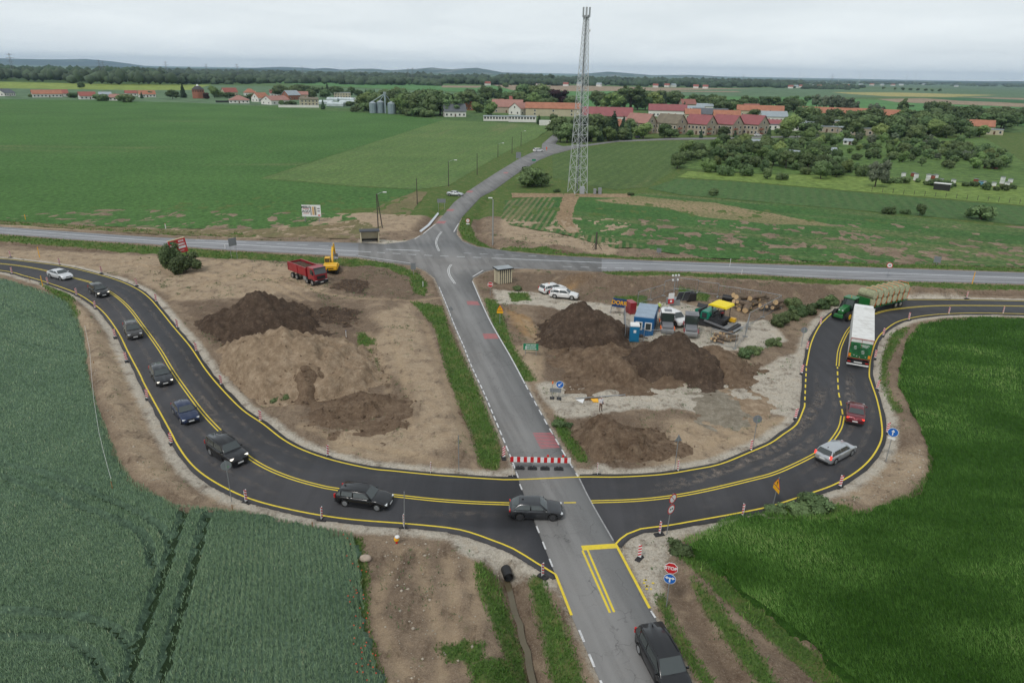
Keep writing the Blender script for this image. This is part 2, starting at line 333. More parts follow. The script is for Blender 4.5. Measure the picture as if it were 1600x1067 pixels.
# ---- markings
def paint(name, c, wear=0.25, sc=3.0):
    m = bpy.data.materials.new(name); m.use_nodes = True; N, L = nodes(m); b = N['Principled BSDF']; b.inputs['Roughness'].default_value = 0.6
    ge = N.new('ShaderNodeNewGeometry'); n = N.new('ShaderNodeTexNoise'); n.inputs['Scale'].default_value = sc; n.inputs['Detail'].default_value = 8; n.inputs['Roughness'].default_value = 0.75; L.new(ge.outputs['Position'], n.inputs['Vector'])
    r = N.new('ShaderNodeMapRange'); r.inputs[1].default_value = 0.46; r.inputs[2].default_value = 0.7; r.inputs[4].default_value = wear; L.new(n.outputs[0], r.inputs[0])
    x = N.new('ShaderNodeMix'); x.data_type = 'RGBA'; L.new(r.outputs[0], x.inputs[0]); x.inputs[6].default_value = (*c, 1); x.inputs[7].default_value = (0.13, 0.13, 0.13, 1); L.new(x.outputs[2], b.inputs['Base Color']); return m
M_YEL = paint('yellow_road_paint', (0.74, 0.56, 0.03), 0.3); M_WHT = paint('white_road_paint', (0.66, 0.66, 0.66), 0.65); M_WHH = paint('highway_white_paint', (0.66, 0.68, 0.7), 0.4)
M_RED = paint('red_road_paint', (0.58, 0.10, 0.12), 0.5)
M_FAD = paint('faded_white_paint', (0.34, 0.34, 0.34), 0.8)
def stripe(pl, w, z, m, dash=None, name='road_marking', px=True, off=0.0):
    pl = smooth_pl(GG(pl) if px else pl, 0.8)
    if off: pl = offset_pl(pl, off)
    a = offset_pl(pl, w/2); b = offset_pl(pl, -w/2); V = []; F = []; s = np.concatenate([[0], np.cumsum(np.hypot(*np.diff(pl, axis=0).T))])
    if dash:
        on, gap = dash; t = 0.0
        while t < s[-1]:
            e = min(t+on, s[-1]); k = len(V)
            for q in (t, (t+e)/2, e):
                V.append((np.interp(q, s, a[:, 0]), np.interp(q, s, a[:, 1]), z)); V.append((np.interp(q, s, b[:, 0]), np.interp(q, s, b[:, 1]), z))
            F += [(k, k+1, k+3, k+2), (k+2, k+3, k+5, k+4)]; t += on+gap
    else:
        for i in range(len(pl)):
            V += [(a[i][0], a[i][1], z), (b[i][0], b[i][1], z)]
            if i: F.append((2*i-2, 2*i-1, 2*i+1, 2*i))
    return link(name, np_mesh(name, V, F, m), kind='structure')
ZD = 0.0755; ZO = 0.0705
def edge(pl, w=0.15, z=ZD, m=M_YEL, **k): return stripe(pl, w, z, m, name='yellow_line' if m is M_YEL else 'white_line', **k)
i571 = DET_IN.index((1257,636)); j571 = DET_IN.index((1260,571))
edge(DET_IN[:i571+1]); edge(DET_IN[i571:j571+1], dash=(1.0, 0.75)); edge(DET_IN[j571:]); edge(DET_OUT_L); edge(DET_OUT_R)
for pl in (CEN_L, CEN_R, CEN_U): edge(pl, 0.12, off=0.15); edge(pl, 0.12, off=-0.15)
edge(CEN_D, 0.16, dash=(1.3, 0.9))
edge([(881,786.3),(900,786)], 0.14)
edge([(868,898),(893,962)], 0.18, ZO+.0044); edge([(962,851),(1015,951)], 0.2, ZO)
stripe([(909,857),(963,853.5)], 0.55, ZO+.002, M_YEL, name='stop_line')
edge([(910,861),(953,958)], 0.16, ZO); edge([(918,860),(959.5,957)], 0.16, ZO)
def wl(pl, w=0.14, dash=None, m=M_WHT, z=ZO, **k): return stripe(pl, w, z, m, dash, name='white_line', **k)
wl([(905,985),(937,1062),(985,1165),(1040,1300)], 0.15, (1.0, 1.0)); wl([(1017,955),(1024,966)]); wl([(1030,980),(1050,1017),(1079,1067),(1140,1165)], 0.15, (1.1, 1.0))
wl([(812,757),(840,827),(866,893)], 0.13, (0.9, 1.1), z=0.0722); wl([(905,748),(923,784),(958,845)], 0.12, m=M_FAD, z=0.0722)
wl([(724,540),(736,571),(757,616),(773.5,655.5),(798,715),(810,748)], 0.14, (1.0, 0.55)); wl([(686,449),(698,478),(711,511),(723,538)], 0.14, (1.6, 0.3))
wl([(738,440),(763,496.7),(798,558.6),(820,600)], 0.15); wl([(821,602),(855,664),(880,707),(903,745)], 0.14, (1.2, 0.9))
wl([(738.5,433),(755,423)], 0.2)
for o in (-0.13, 0.13):
    wl([(705,414),(701,421),(702.5,431),(711,444)], 0.12, off=o); wl([(690,362.5),(684,371),(681.5,381),(686,393)], 0.12, off=o)
wl([(661,366),(680,351)], 0.2, z=ZO); wl([(709,363),(716.5,350)], 0.2); wl([(648,374),(656,369)], 0.2)
zh = ZO+.004
HWC = [(-420,331.5),(-250,343.5),(0,358.5),(250,377.5),(324,380),(400,384.5),(580,394.5)]
wl(HWC, 0.24, m=M_WHH, z=zh); wl([(305,376),(386,379.2),(454,382.6),(520,385)], 0.16, (2.0, 2.4), m=M_WHH, z=zh)
wl([(589,395),(640,398),(680,400.2),(762,403.5)], 0.2, (1.6, 1.6), m=M_WHH, z=zh)
wl([(768,404),(940,411),(1020,413),(1310,424.7),(1600,435),(1900,446),(2200,457)], 0.24, m=M_WHH, z=zh); wl([(603,390.2),(656,392.3)], 0.3, m=M_WHH, z=zh)
wl([(724.5,396),(790,399),(854,401.5)], 0.15, (1.6, 1.6), m=M_WHH, z=zh)
wl([(560,400.2),(600,406),(642,412)], 0.16, m=M_WHH, z=zh); wl([(0,363.5),(240,380),(352,388.4),(499,396),(556,399.6)], 0.12, m=M_WHH, z=zh)
wl([(-250,340.4),(0,356.2),(240,372.4),(386,377.7)], 0.12, m=M_WHH, z=zh)
wl([(1020,409.4),(1310,418.4),(1600,428)], 0.12, m=M_WHH, z=zh); wl([(880,417),(940,419),(1010,420.6)], 0.16, (1.6, 1.6), m=M_WHH, z=zh); wl([(1040,421.4),(1165,425.4),(1310,433.8),(1600,442),(1900,451)], 0.12, m=M_WHH, z=zh)
wl([(722,378),(746,387),(800,394.7),(858,400.6)], 0.12, m=M_FAD, z=zh)
# dust dragged over the new asphalt by site traffic: thin patchy films along the lanes
def dust(pl, w, k):
    m = MATS.get('dust%d' % k)
    if not m:
        m = bpy.data.materials.new('road_dust'); MATS['dust%d' % k] = m; m.use_nodes = True; N, L = nodes(m); b = N['Principled BSDF']; b.inputs['Base Color'].default_value = (0.30, 0.25, 0.21, 1); b.inputs['Roughness'].default_value = 0.95
        ge = N.new('ShaderNodeNewGeometry'); n = N.new('ShaderNodeTexNoise'); n.inputs['Scale'].default_value = 1.1; n.inputs['Detail'].default_value = 8; n.inputs['Roughness'].default_value = 0.75; L.new(ge.outputs['Position'], n.inputs['Vector'])
        at = N.new('ShaderNodeAttribute'); at.attribute_name = 'edge'; r = N.new('ShaderNodeMapRange'); r.inputs[1].default_value = 0.44; r.inputs[2].default_value = 0.72; r.inputs[4].default_value = (0.45, 0.95)[k]; L.new(n.outputs[0], r.inputs[0])
        mu = N.new('ShaderNodeMath'); mu.operation = 'MULTIPLY'; L.new(r.outputs[0], mu.inputs[0]); L.new(at.outputs['Fac'], mu.inputs[1]); L.new(mu.outputs[0], b.inputs['Alpha'])
    pl = smooth_pl(GG(pl) if not isinstance(pl, np.ndarray) else pl, 1.0); V = []; F = []; E = []
    for i in range(len(pl)): pass
    rows_ = [offset_pl(pl, w*q) for q in (-.5, -.25, 0, .25, .5)]
    for i in range(len(pl)):
        fade = min(1, i/4, (len(pl)-1-i)/4)
        for j, rr in enumerate(rows_): V.append((rr[i][0], rr[i][1], 0.0735)); E.append((0, .8, 1, .8, 0)[j]*fade)
        if i: F += [((i-1)*5+j, (i-1)*5+j+1, i*5+j+1, i*5+j) for j in range(4)]
    link('road_dust', np_mesh('road_dust', V, F, m, attrs={'edge': ('FLOAT', E)}), kind='stuff', label='thin film of dried mud on the new asphalt')
for d_ in (1.2, 2.9, 5.0, 6.6): dust(inL[20:-30:3] if False else offset_pl(inL[40:kL-6], -d_)[::4], .75, 0); dust(offset_pl(inL[kR+8:-60], -d_)[::4], .75, 0)
dust([(1000,770),(1100,745),(1180,715),(1240,680),(1272,640),(1288,600)], 1.6, 1); dust([(1150,745),(1230,712),(1285,672)], .9, 1); dust([(1325,640),(1328,610),(1330,580)], 1.3, 1); dust([(300,600),(330,640),(352,668)], .8, 1); dust([(640,800),(740,806),(800,806)], 1.4, 0)
def rumble(q, n):      # red cross bars painted on a lane; q = four pixel corners (far-left, far-right, near-right, near-left)
    a, b, c, d = [np.array(G(*p)) for p in q]; V = []; F = []
    for i in range(n):
        t0 = i/n; t1 = t0+0.38/n if n > 1 else 1; k = len(V)
        for t in (t0, t1):
            l = a+(d-a)*t; r = b+(c-b)*t; V += [(l[0], l[1], ZO), (r[0], r[1], ZO)]
        F.append((k, k+1, k+3, k+2))
    link('red_rumble_marking', np_mesh('red_rumble_marking', V, F, M_RED if n > 1 else M_REDF), kind='structure')
M_REDF = paint('faded_red_paint', (0.36, 0.12, 0.12), 0.7, 2.0)
rumble([(832.5,677.5),(863,677),(875,701.5),(845,702.5)], 11)
rumble([(754,522),(775,522),(779,530),(757,530.3)], 1); rumble([(728.5,471),(746,471.3),(750,477.5),(731,477)], 1)
rumble([(685,345.8),(698,346),(694,350),(681,349.6)], 1); rumble([(700,327.2),(711,327.4),(707,330.5),(697,330)], 1); rumble([(731,298.6),(740,298.8),(737,301.6),(728,301)], 1); rumble([(788,269.5),(795,269.6),(792,271.6),(786,271.4)], 1)
# ================================================================== GROUND
WHEAT = [(-420,400),(-60,424),(0,436),(60,454),(112,474),(134,520),(142,580),(156,640),(182,700),(210,752),(275,792),(380,802),(490,824),(556,838),(566,900),(572,1000),(598,1067),(600,1250),(-700,1250),(-900,500)]
BARLEY = [(2000,508),(1760,502),(1600,499),(1531,498),(1470,502),(1436,508),(1414,535),(1404,580),(1400,606),(1425,650),(1446,700),(1448,742),(1420,775),(1360,800),(1300,808),(1240,812),(1190,806),(1140,812),(1098,838),(1060,852),(1110,880),(1160,935),(1240,990),(1330,1067),(1450,1200),(2600,1200),(2600,560)]
DITCH = [(smooth_pl(GG([(985,434),(1165,438),(1310,446),(1600,455),(1900,466)])), 1.0, 2.0, 1), (smooth_pl(GG([(-300,357),(0,376),(110,386),(240,391),(352,397.5),(470,403),(560,410)])), 0.8, 1.6, 1),
         (smooth_pl(GG([(768,306),(750,330),(747,350),(756,372),(790,392)])), 0.8, 1.3, 1), (smooth_pl(GG([(690,324),(672,340),(658,358)])), 0.7, 1.4, 1),
         (smooth_pl(GG([(791,885),(799,910),(806,935),(818,985),(834,1050),(860,1150)]), 0.7), 1.15, 1.1, 1), (smooth_pl(GG([(1052,905),(1085,965),(1130,1030),(1180,1110)])), 0.45, 0.9, 1),
         (smooth_pl(GG([(700,560),(722,640),(745,700)])), 0.35, 0.8, 0), (smooth_pl(GG([(520,422),(535,432),(552,440)])), 0.5, 1.2, 0)]
BERM = [(smooth_pl(GG([(110,468),(140,510),(152,560),(170,620),(190,680),(215,735),(262,768)])), 0.85, 1.7), (smooth_pl(GG([(1408,515),(1388,560),(1392,610),(1425,680),(1438,730),(1400,775),(1310,798)])), 0.55, 1.6),
        (smooth_pl(GG([(890,441),(1000,446),(1100,450),(1260,459),(1480,464)])), 1.5, 3.0), (smooth_pl(GG([(560,330),(600,345),(640,352)])), 0.4, 3), (smooth_pl(GG([(850,392),(865,388),(885,391)])), 0.8, 1.8),
        (smooth_pl(GG([(600,480),(640,560),(672,640),(700,700)])), 0.35, 3.0), (smooth_pl(GG([(800,500),(820,540),(850,590)])), 0.4, 2.4), (smooth_pl(GG([(725,895),(735,950),(745,1010),(755,1067)])), 0.3, 1.3),
        (smooth_pl(GG([(1085,900),(1130,960),(1190,1040),(1230,1090)])), 0.4, 1.2), (smooth_pl(GG([(880,650),(960,655),(1050,660)])), 0.3, 2.5)]
TRACKS = [[(700,870),(707,920),(710,980),(706,1030)], [(737,862),(742,930),(740,1000),(728,1050)], [(625,860),(600,905),(588,960),(620,1030),(650,1067)], [(605,520),(625,570),(637,620),(640,670)], [(575,520),(597,570),(608,620),(612,670)],
          [(300,450),(400,415),(500,455),(620,470),(690,465)], [(200,410),(320,430),(440,430)], [(885,300),(878,325),(874,345),(885,362)], [(898,300),(892,325),(890,345),(905,362)],
          [(780,462),(850,470),(960,492),(1060,520)], [(780,455),(850,462),(960,484)], [(260,470),(330,440),(430,425),(520,440)], [(300,452),(380,432),(450,438)], [(180,412),(260,400),(360,405),(450,402)], [(330,405),(380,425),(470,470)], [(350,402),(405,425),(490,470)], [(1060,668),(1140,690),(1200,670)], [(1080,655),(1150,678),(1225,655)], [(1100,700),(1150,670),(1180,655)], [(655,860),(665,920),(690,1000),(690,1060)], [(520,690),(600,700),(690,725)], [(470,665),(540,690),(640,712)], [(660,500),(690,580),(715,650),(735,710)], [(880,625),(1000,615),(1120,610),(1230,580)], [(880,612),(1000,604),(1120,600),(1220,570)], [(820,500),(840,540),(845,580)]]
TRACKS = [smooth_pl(GG(t), 1.0) for t in TRACKS]
TRAM = [smooth_pl(GG(t), 0.8) for t in ([(289,803),(245,930),(200,1066),(170,1180)], [(325,808),(290,930),(252,1066),(228,1180)], [(0,729),(71,745),(166,783),(228,812),(262,842),(268,880)], [(-60,730),(0,748),(95,783),(190,821),(228,845),(240,890)], [(-80,952),(0,959),(119,969),(181,988),(206,1018)], [(-80,1000),(0,1003),(95,1005),(143,1026),(168,1066)], [(-40,470),(40,490),(100,520)], [(-40,520),(60,545),(130,560)])]
TW = [0.42, 0.42, 0.34, 0.34, 0.34, 0.34, 0.26, 0.26]
def ground_h(X, Y, full=False):
    X = np.asarray(X, float); Y = np.asarray(Y, float)
    dr = np.maximum.reduce([poly_sd(X, Y, DETL), poly_sd(X, Y, DETR), poly_sd(X, Y, NSP), poly_sd(X, Y, HWP), poly_sd(X, Y, NBP)])
    away = sstep(0.2, 2.2, -dr); far = 1-sstep(150, 240, np.hypot(X, Y))
    h = (fbm(X*0.35, Y*0.35, 1, 3)-0.5)*0.55+(fbm(X*1.3, Y*1.3, 5, 3)-0.5)*0.30
    h = h*away*far
    for pl, d, w, _ in DITCH:
        q = line_d(X, Y, pl, 7); h -= d*np.exp(-(q/w)**2)*sstep(0.1, 1.2, -dr)
    for pl, d, w in BERM:
        q = line_d(X, Y, pl, 9); h += d*np.exp(-(q/w)**2)*(0.65+0.7*fbm(X*0.6, Y*0.6, 9, 3))*away
    for pl in TRACKS:
        q = line_d(X, Y, pl, 3); h -= 0.10*np.exp(-(q/0.35)**2)*away-0.05*np.exp(-((q-0.7)/0.25)**2)*away
    h = h-0.07*away-0.012
    cr_ = np.maximum(poly_sd(X, Y, GG(WHEAT)), poly_sd(X, Y, GG(BARLEY))); h = h*(1-sstep(-0.2, 1.0, cr_))-0.15*sstep(0.3, 1.0, cr_)
    h = np.where(dr > -0.2, -0.10, h)
    return (h, dr) if full else h
def gz(x, y): return float(ground_h(np.array([x]), np.array([y]))[0])
def axis(lo, hi, a, b, st, g=1.09):
    m = np.arange(a, b, st); l = []; x = a; s = st
    while x > lo: s *= g; x -= s; l.append(x)
    r = []; x = m[-1]; s = st
    while x < hi: s *= g; x += s; r.append(x)
    return np.array(l[::-1]+list(m)+r)
gx = axis(-26000, 26000, -92, 100, 0.34); gy = axis(-600, 30000, 30, 120, 0.34, 1.022)
GXX, GYY = np.meshgrid(gx, gy); GH, DRD = ground_h(GXX.ravel(), GYY.ravel(), True)
def ring(*polys): return [GG(p) for p in polys]
GRASS = ring([(640,470),(690,478),(703,520),(738,590),(782,700),(778,734),(752,730),(740,680),(700,585),(682,515),(655,482)], [(757,465),(776,470),(803,545),(838,597),(815,594),(775,525)], [(868,650),(880,655),(918,720),(903,722),(868,668)],
    [(-300,348),(0,367),(240,384.5),(352,392),(499,400),(560,404),(615,413),(655,428),(668,443),(663,462),(648,458),(640,432),(600,418),(545,409),(352,399),(100,382),(0,373),(-300,356)],
    [(-300,330),(0,350),(250,366),(400,371),(400,366),(250,360),(0,345),(-300,320)],
    [(771,300),(745,308),(722,340),(716,356),(724,374),(746,384),(800,391.5),(860,398),(1020,406),(1310,415),(1600,424.6),(1900,434),(1900,428),(1600,418),(1310,410),(1020,402),(900,396),(830,388),(775,384),(745,372),(735,350),(748,325)],
    [(940,424.5),(1020,424.5),(1165,429),(1310,437.6),(1600,445.6),(1900,456),(1900,461),(1600,450),(1310,442),(1165,432.5),(1040,428.5),(950,428)],
    [(826,900),(846,898),(858,935),(884,985),(912,1067),(935,1150),(880,1150),(868,1067),(852,1000),(838,950)], [(742,880),(770,888),(788,930),(812,985),(828,1067),(850,1150),(790,1150),(775,1067),(790,1020),(765,960),(748,920)],
    [(535,838),(562,840),(575,900),(572,980),(600,1067),(620,1150),(560,1150),(545,960)], [(1020,925),(1035,930),(1075,1010),(1115,1067),(1160,1150),(1135,1150),(1098,1067),(1055,1000)], [(1045,850),(1065,848),(1110,882),(1165,935),(1245,995),(1335,1067),(1400,1150),(1365,1150),(1285,1067),(1195,993),(1115,925),(1070,880)], [(1078,905),(1110,935),(1150,985),(1195,1040),(1225,1090),(1200,1090),(1165,1040),(1125,985),(1092,940)],
    [(680,1005),(720,1000),(760,1010),(745,1040),(700,1030)], [(730,1035),(790,1030),(800,1080),(740,1080)],
    [(672,296),(720,294),(800,250),(840,216),(868,196),(862,196),(830,210),(740,262),(690,285)], [(725,296),(760,272),(815,243),(833,235),(835,222),(790,240),(700,292)],
    [(776,296),(804,276),(843,252),(880,236),(900,233),(900,238),(870,250),(860,275),(900,290),(985,296),(985,303),(880,302),(800,300)], [(765,600),(770,640),(800,640),(800,600)][:0] or [(1190,790),(1240,785),(1330,800),(1330,812),(1200,806)],
    [(60,440),(110,460),(125,500),(118,500),(90,465)], [(1395,520),(1420,512),(1385,570),(1385,610),(1410,650),(1400,650),(1377,600),(1378,560)], [(210,470),(235,478),(300,560),(370,640),(440,700),(425,700),(350,645),(280,560)], [(560,520),(585,530),(592,600),(575,600),(560,560)],
    [(960,462),(1010,462),(1010,478),(965,478)], [(1060,455),(1110,462),(1105,470),(1060,466)], [(793,455),(825,457),(830,470),(800,470)])
GRAVEL = ring([(838,600),(885,597),(950,600),(1040,604),(1130,596),(1180,580),(1215,560),(1262,545),(1256,585),(1254,625),(1235,652),(1190,640),(1130,652),(1060,640),(985,640),(905,655),(872,652),(845,618)],
    [(970,480),(1060,470),(1150,500),(1200,500),(1232,530),(1180,548),(1100,548),(1040,540),(960,520)], [(770,450),(850,458),(960,478),(980,500),(960,505),(850,478),(775,472)], [(966,852),(985,838),(1010,829),(1045,826),(1085,822),(1050,850),(1040,880),(1036,930),(1022,950)],
    [(700,832),(770,850),(835,884),(862,905),(838,900),(800,893),(765,880),(720,868)], [(740,742),(805,730),(808,748),(740,748)], [(905,742),(940,722),(965,738),(935,745)], [(560,385),(640,383),(640,376),(560,374)])
DARK = ring([(545,405),(640,430),(655,455),(640,470),(560,460),(520,455),(500,440),(520,415)], [(790,425),(960,428),(1000,440),(880,450),(820,455),(790,440)], [(840,470),(960,480),(990,540),(960,600),(860,602),(835,560)], [(860,650),(980,650),(1040,690),(1000,735),(930,730),(890,700)], [(560,560),(640,600),(650,660),(560,670),(470,650)],
    [(760,470),(800,500),(830,540),(800,545)], [(280,470),(560,470),(600,520),(500,560),(330,540)], [(900,430),(1260,440),(1300,470),(1200,485),(1080,470),(900,470)], [(705,460),(690,430),(670,440),(690,480),(715,560),(745,640),(790,735),(800,735),(770,660),(735,580)], [(740,425),(800,425),(800,445),(745,440)])
TAN = ring([(-300,372),(0,388),(250,400),(440,410),(530,450),(420,460),(280,470),(200,430),(0,404),(-300,380)], [(560,500),(640,475),(690,600),(730,700),(600,722),(500,710),(560,640),(590,580)], [(1050,660),(1230,650),(1240,665),(1160,710),(1060,735),(990,720)], [(780,490),(830,500),(860,560),(840,600),(800,560)], [(1300,760),(1380,710),(1440,700),(1445,745),(1380,785),(1300,795)], [(100,455),(200,560),(250,720),(300,780),(220,750),(160,620),(130,520)], [(860,305),(1010,300),(960,400),(780,370),(790,310)], [(-300,325),(0,350),(250,357),(400,362),(640,310),(690,300),(640,360),(400,372),(0,354)])
OCHRE = ring([(840,452),(900,440),(960,436),(900,452),(850,460)], [(790,480),(830,498),(850,540),(800,520)])
CX, CY = GXX.ravel(), GYY.ravel()
near = (CY < 900) & (np.abs(CX) < 700)
def field_mask(polys, far=3.0):
    out = np.full(CX.shape, -far); xs, ys = CX[near], CY[near]; o = np.full(xs.shape, -far)
    for p in polys: o = np.maximum(o, poly_sd(xs, ys, p, far))
    out[near] = o; return out
aG = field_mask(GRASS); aV = field_mask(GRAVEL); aD = field_mask(DARK); aT = field_mask(TAN); aO = field_mask(OCHRE)
det_sd = np.maximum(poly_sd(CX, CY, DETL), poly_sd(CX, CY, DETR)); aV = np.maximum(aV, np.minimum(1.15+det_sd, 3)-0.15)
aV = np.maximum(aV, 0.18+poly_sd(CX, CY, NSP))     # worn stony shoulder
dl = np.full(CX.shape, 8.0)
for pl, d, w, dk in DITCH:
    if dk: dl = np.minimum(dl, line_d(CX, CY, pl, 8)-w*0.7)
aD = np.maximum(aD, -dl)
for t_, w_ in zip(TRAM, TW): aG = np.maximum(aG, np.minimum(1.0+w_-line_d(CX, CY, t_, 3), poly_sd(CX, CY, GG(WHEAT))-.3))
tr = np.full(CX.shape, 3.0)
for pl in TRACKS: tr = np.minimum(tr, line_d(CX, CY, pl, 3))
outside = np.where((CY > 170) | (CX < -130) | (CX > 150) | (CY < 26), 1.0, -1.0); aG = np.maximum(aG, outside*3)
idx = np.arange(len(gx)*len(gy)).reshape(len(gy), len(gx))
GF = np.stack([idx[:-1, :-1].ravel(), idx[:-1, 1:].ravel(), idx[1:, 1:].ravel(), idx[1:, :-1].ravel()], 1)
GH = np.where(np.hypot(CX, CY) > 400, -0.25, GH)
def ground_material():
    m = bpy.data.materials.new('bare_ground'); m.use_nodes = True; N, L = nodes(m); b = N['Principled BSDF']; b.inputs['Roughness'].default_value = 0.95; b.inputs['Specular IOR Level'].default_value = 0.15
    ge = N.new('ShaderNodeNewGeometry'); P = ge.outputs['Position']
    def noise(s, d=6, r=0.6, dist=0): n = N.new('ShaderNodeTexNoise'); n.inputs['Scale'].default_value = s; n.inputs['Detail'].default_value = d; n.inputs['Roughness'].default_value = r; n.inputs['Distortion'].default_value = dist; L.new(P, n.inputs['Vector']); return n.outputs[0]
    def ramp(src, a, b_, lo=0, hi=1): r = N.new('ShaderNodeMapRange'); r.inputs[1].default_value = a; r.inputs[2].default_value = b_; r.inputs[3].default_value = lo; r.inputs[4].default_value = hi; L.new(src, r.inputs[0]); return r.outputs[0]
    def at(n): a = N.new('ShaderNodeAttribute'); a.attribute_name = n; return a.outputs['Fac']
    def M(op, a, b_=None):
        x = N.new('ShaderNodeMath'); x.operation = op
        for s, i in ((a, 0), (b_, 1)):
            if s is None: continue
            if isinstance(s, (int, float)): x.inputs[i].default_value = s
            else: L.new(s, x.inputs[i])
        return x.outputs[0]
    def mix(f, a, b_):
        x = N.new('ShaderNodeMix'); x.data_type = 'RGBA'
        for s, i in ((f, 0), (a, 6), (b_, 7)):
            if isinstance(s, (int, float)): x.inputs[i].default_value = s
            elif isinstance(s, tuple): x.inputs[i].default_value = (*s, 1)
            else: L.new(s, x.inputs[i])
        return x.outputs[2]
    wvt = N.new('ShaderNodeTexWave'); wvt.inputs['Scale'].default_value = 0.42; wvt.inputs['Distortion'].default_value = 14; wvt.inputs['Detail'].default_value = 3; wvt.inputs['Detail Scale'].default_value = 0.22; wvt.inputs['Detail Roughness'].default_value = 0.6; L.new(P, wvt.inputs['Vector'])
    nz9 = noise(16, 4, 0.75); nb = noise(0.18, 8, 0.62); nm = noise(1.1, 8, 0.68, 0.5); nf = noise(5.5, 6, 0.72); nv = noise(0.55, 8, 0.7)
    rag = M('MULTIPLY', M('SUBTRACT', nm, 0.5), 3.2); rag2 = M('MULTIPLY', M('SUBTRACT', nf, 0.5), 1.0); R = M('ADD', rag, rag2)
    def mask(n, k=1.0, w=0.18): return ramp(M('ADD', at(n), M('MULTIPLY', R, k)), -w, w)
    c = mix(ramp(nb, 0.32, 0.68), srgb(112,95,80), srgb(156,137,116))
    c = mix(M('MULTIPLY', mask('tan', 0.8, 0.6), 0.75), c, mix(ramp(nm, 0.35, 0.65), srgb(168,146,120), srgb(198,178,152)))
    c = mix(M('MULTIPLY', mask('ochre', 0.6, 0.4), 0.7), c, srgb(165,128,80))
    c = mix(M('MULTIPLY', mask('dark', 1.0, 0.7), 0.8), c, mix(ramp(nm, 0.35, 0.65), srgb(92,76,64), srgb(124,105,88)))
    c = mix(ramp(M('MULTIPLY', ramp(nf, 0.5, 0.72), ramp(nv, 0.4, 0.6)), 0, 1, 0, 0.6), c, srgb(200,184,162))
    c = mix(ramp(nf, 0.44, 0.28, 0, 0.7), c, srgb(80,66,54))
    c = mix(ramp(at('track'), 0.75, 0.1, 0, 0.55), c, srgb(182,160,132))
    c = mix(M('MULTIPLY', mask('gravel', 0.35, 0.3), 0.96), c, mix(ramp(nf, 0.32, 0.7), srgb(172,164,150), srgb(218,210,196)))
    rut = M('MULTIPLY', ramp(wvt.outputs['Fac'], 0.7, 0.9), ramp(nv, 0.55, 0.63)); c = mix(M('MULTIPLY', rut, 0.4), c, srgb(186,166,142))
    rut2 = M('MULTIPLY', ramp(wvt.outputs['Fac'], 0.2, 0.08), ramp(nv, 0.55, 0.62)); c = mix(M('MULTIPLY', rut2, 0.4), c, srgb(84,69,57))
    c = mix(ramp(nv, 0.5, 0.64, 0, 0.55), c, srgb(92,76,63)); c = mix(ramp(nv, 0.46, 0.34, 0, 0.4), c, srgb(186,166,140)); c = mix(ramp(nz9, 0.46, 0.3, 0, 0.65), c, srgb(76,64,54)); c = mix(ramp(nz9, 0.56, 0.72, 0, 0.6), c, srgb(205,190,170))
    weeds = M('MULTIPLY', ramp(noise(0.9, 7, 0.7), 0.62, 0.66), ramp(nb, 0.45, 0.6))
    gr = mix(ramp(nf, 0.3, 0.7), srgb(60,84,42), srgb(98,122,62)); gr = mix(ramp(nv, 0.48, 0.68, 0, 0.7), gr, srgb(132,124,84))
    gr = mix(ramp(at('tram'), 0.9, 0.5), gr, mix(ramp(nf, 0.3, 0.7), srgb(40,56,38), srgb(60,78,52))); c = mix(M('MULTIPLY', weeds, 0.55), c, gr); c = mix(mask('grass', 0.35, 0.15), c, gr)
    L.new(c, b.inputs['Base Color'])
    bp = N.new('ShaderNodeBump'); bp.inputs['Strength'].default_value = 0.9; bp.inputs['Distance'].default_value = 0.3; L.new(M('ADD', M('MULTIPLY', nm, 1.0), M('MULTIPLY', M('ADD', M('MULTIPLY', nf, 0.55), M('ADD', M('MULTIPLY', nz9, 0.22), M('MULTIPLY', nv, 0.8))), 1.0)), bp.inputs['Height']); L.new(bp.outputs[0], b.inputs['Normal'])
    return m
M_GROUND = ground_material()
tm = np.full(CX.shape, 3.0)
for t_, w_ in zip(TRAM, TW): tm = np.minimum(tm, line_d(CX, CY, t_, 3)-w_)
A = {'tram': ('FLOAT', tm), 'grass': ('FLOAT', aG), 'gravel': ('FLOAT', aV), 'dark': ('FLOAT', aD), 'tan': ('FLOAT', aT), 'ochre': ('FLOAT', aO), 'track': ('FLOAT', tr)}
link('ground', np_mesh('ground', np.stack([CX, CY, GH], 1), GF, M_GROUND, True, attrs=A), kind='structure')
print('ground verts', len(CX))
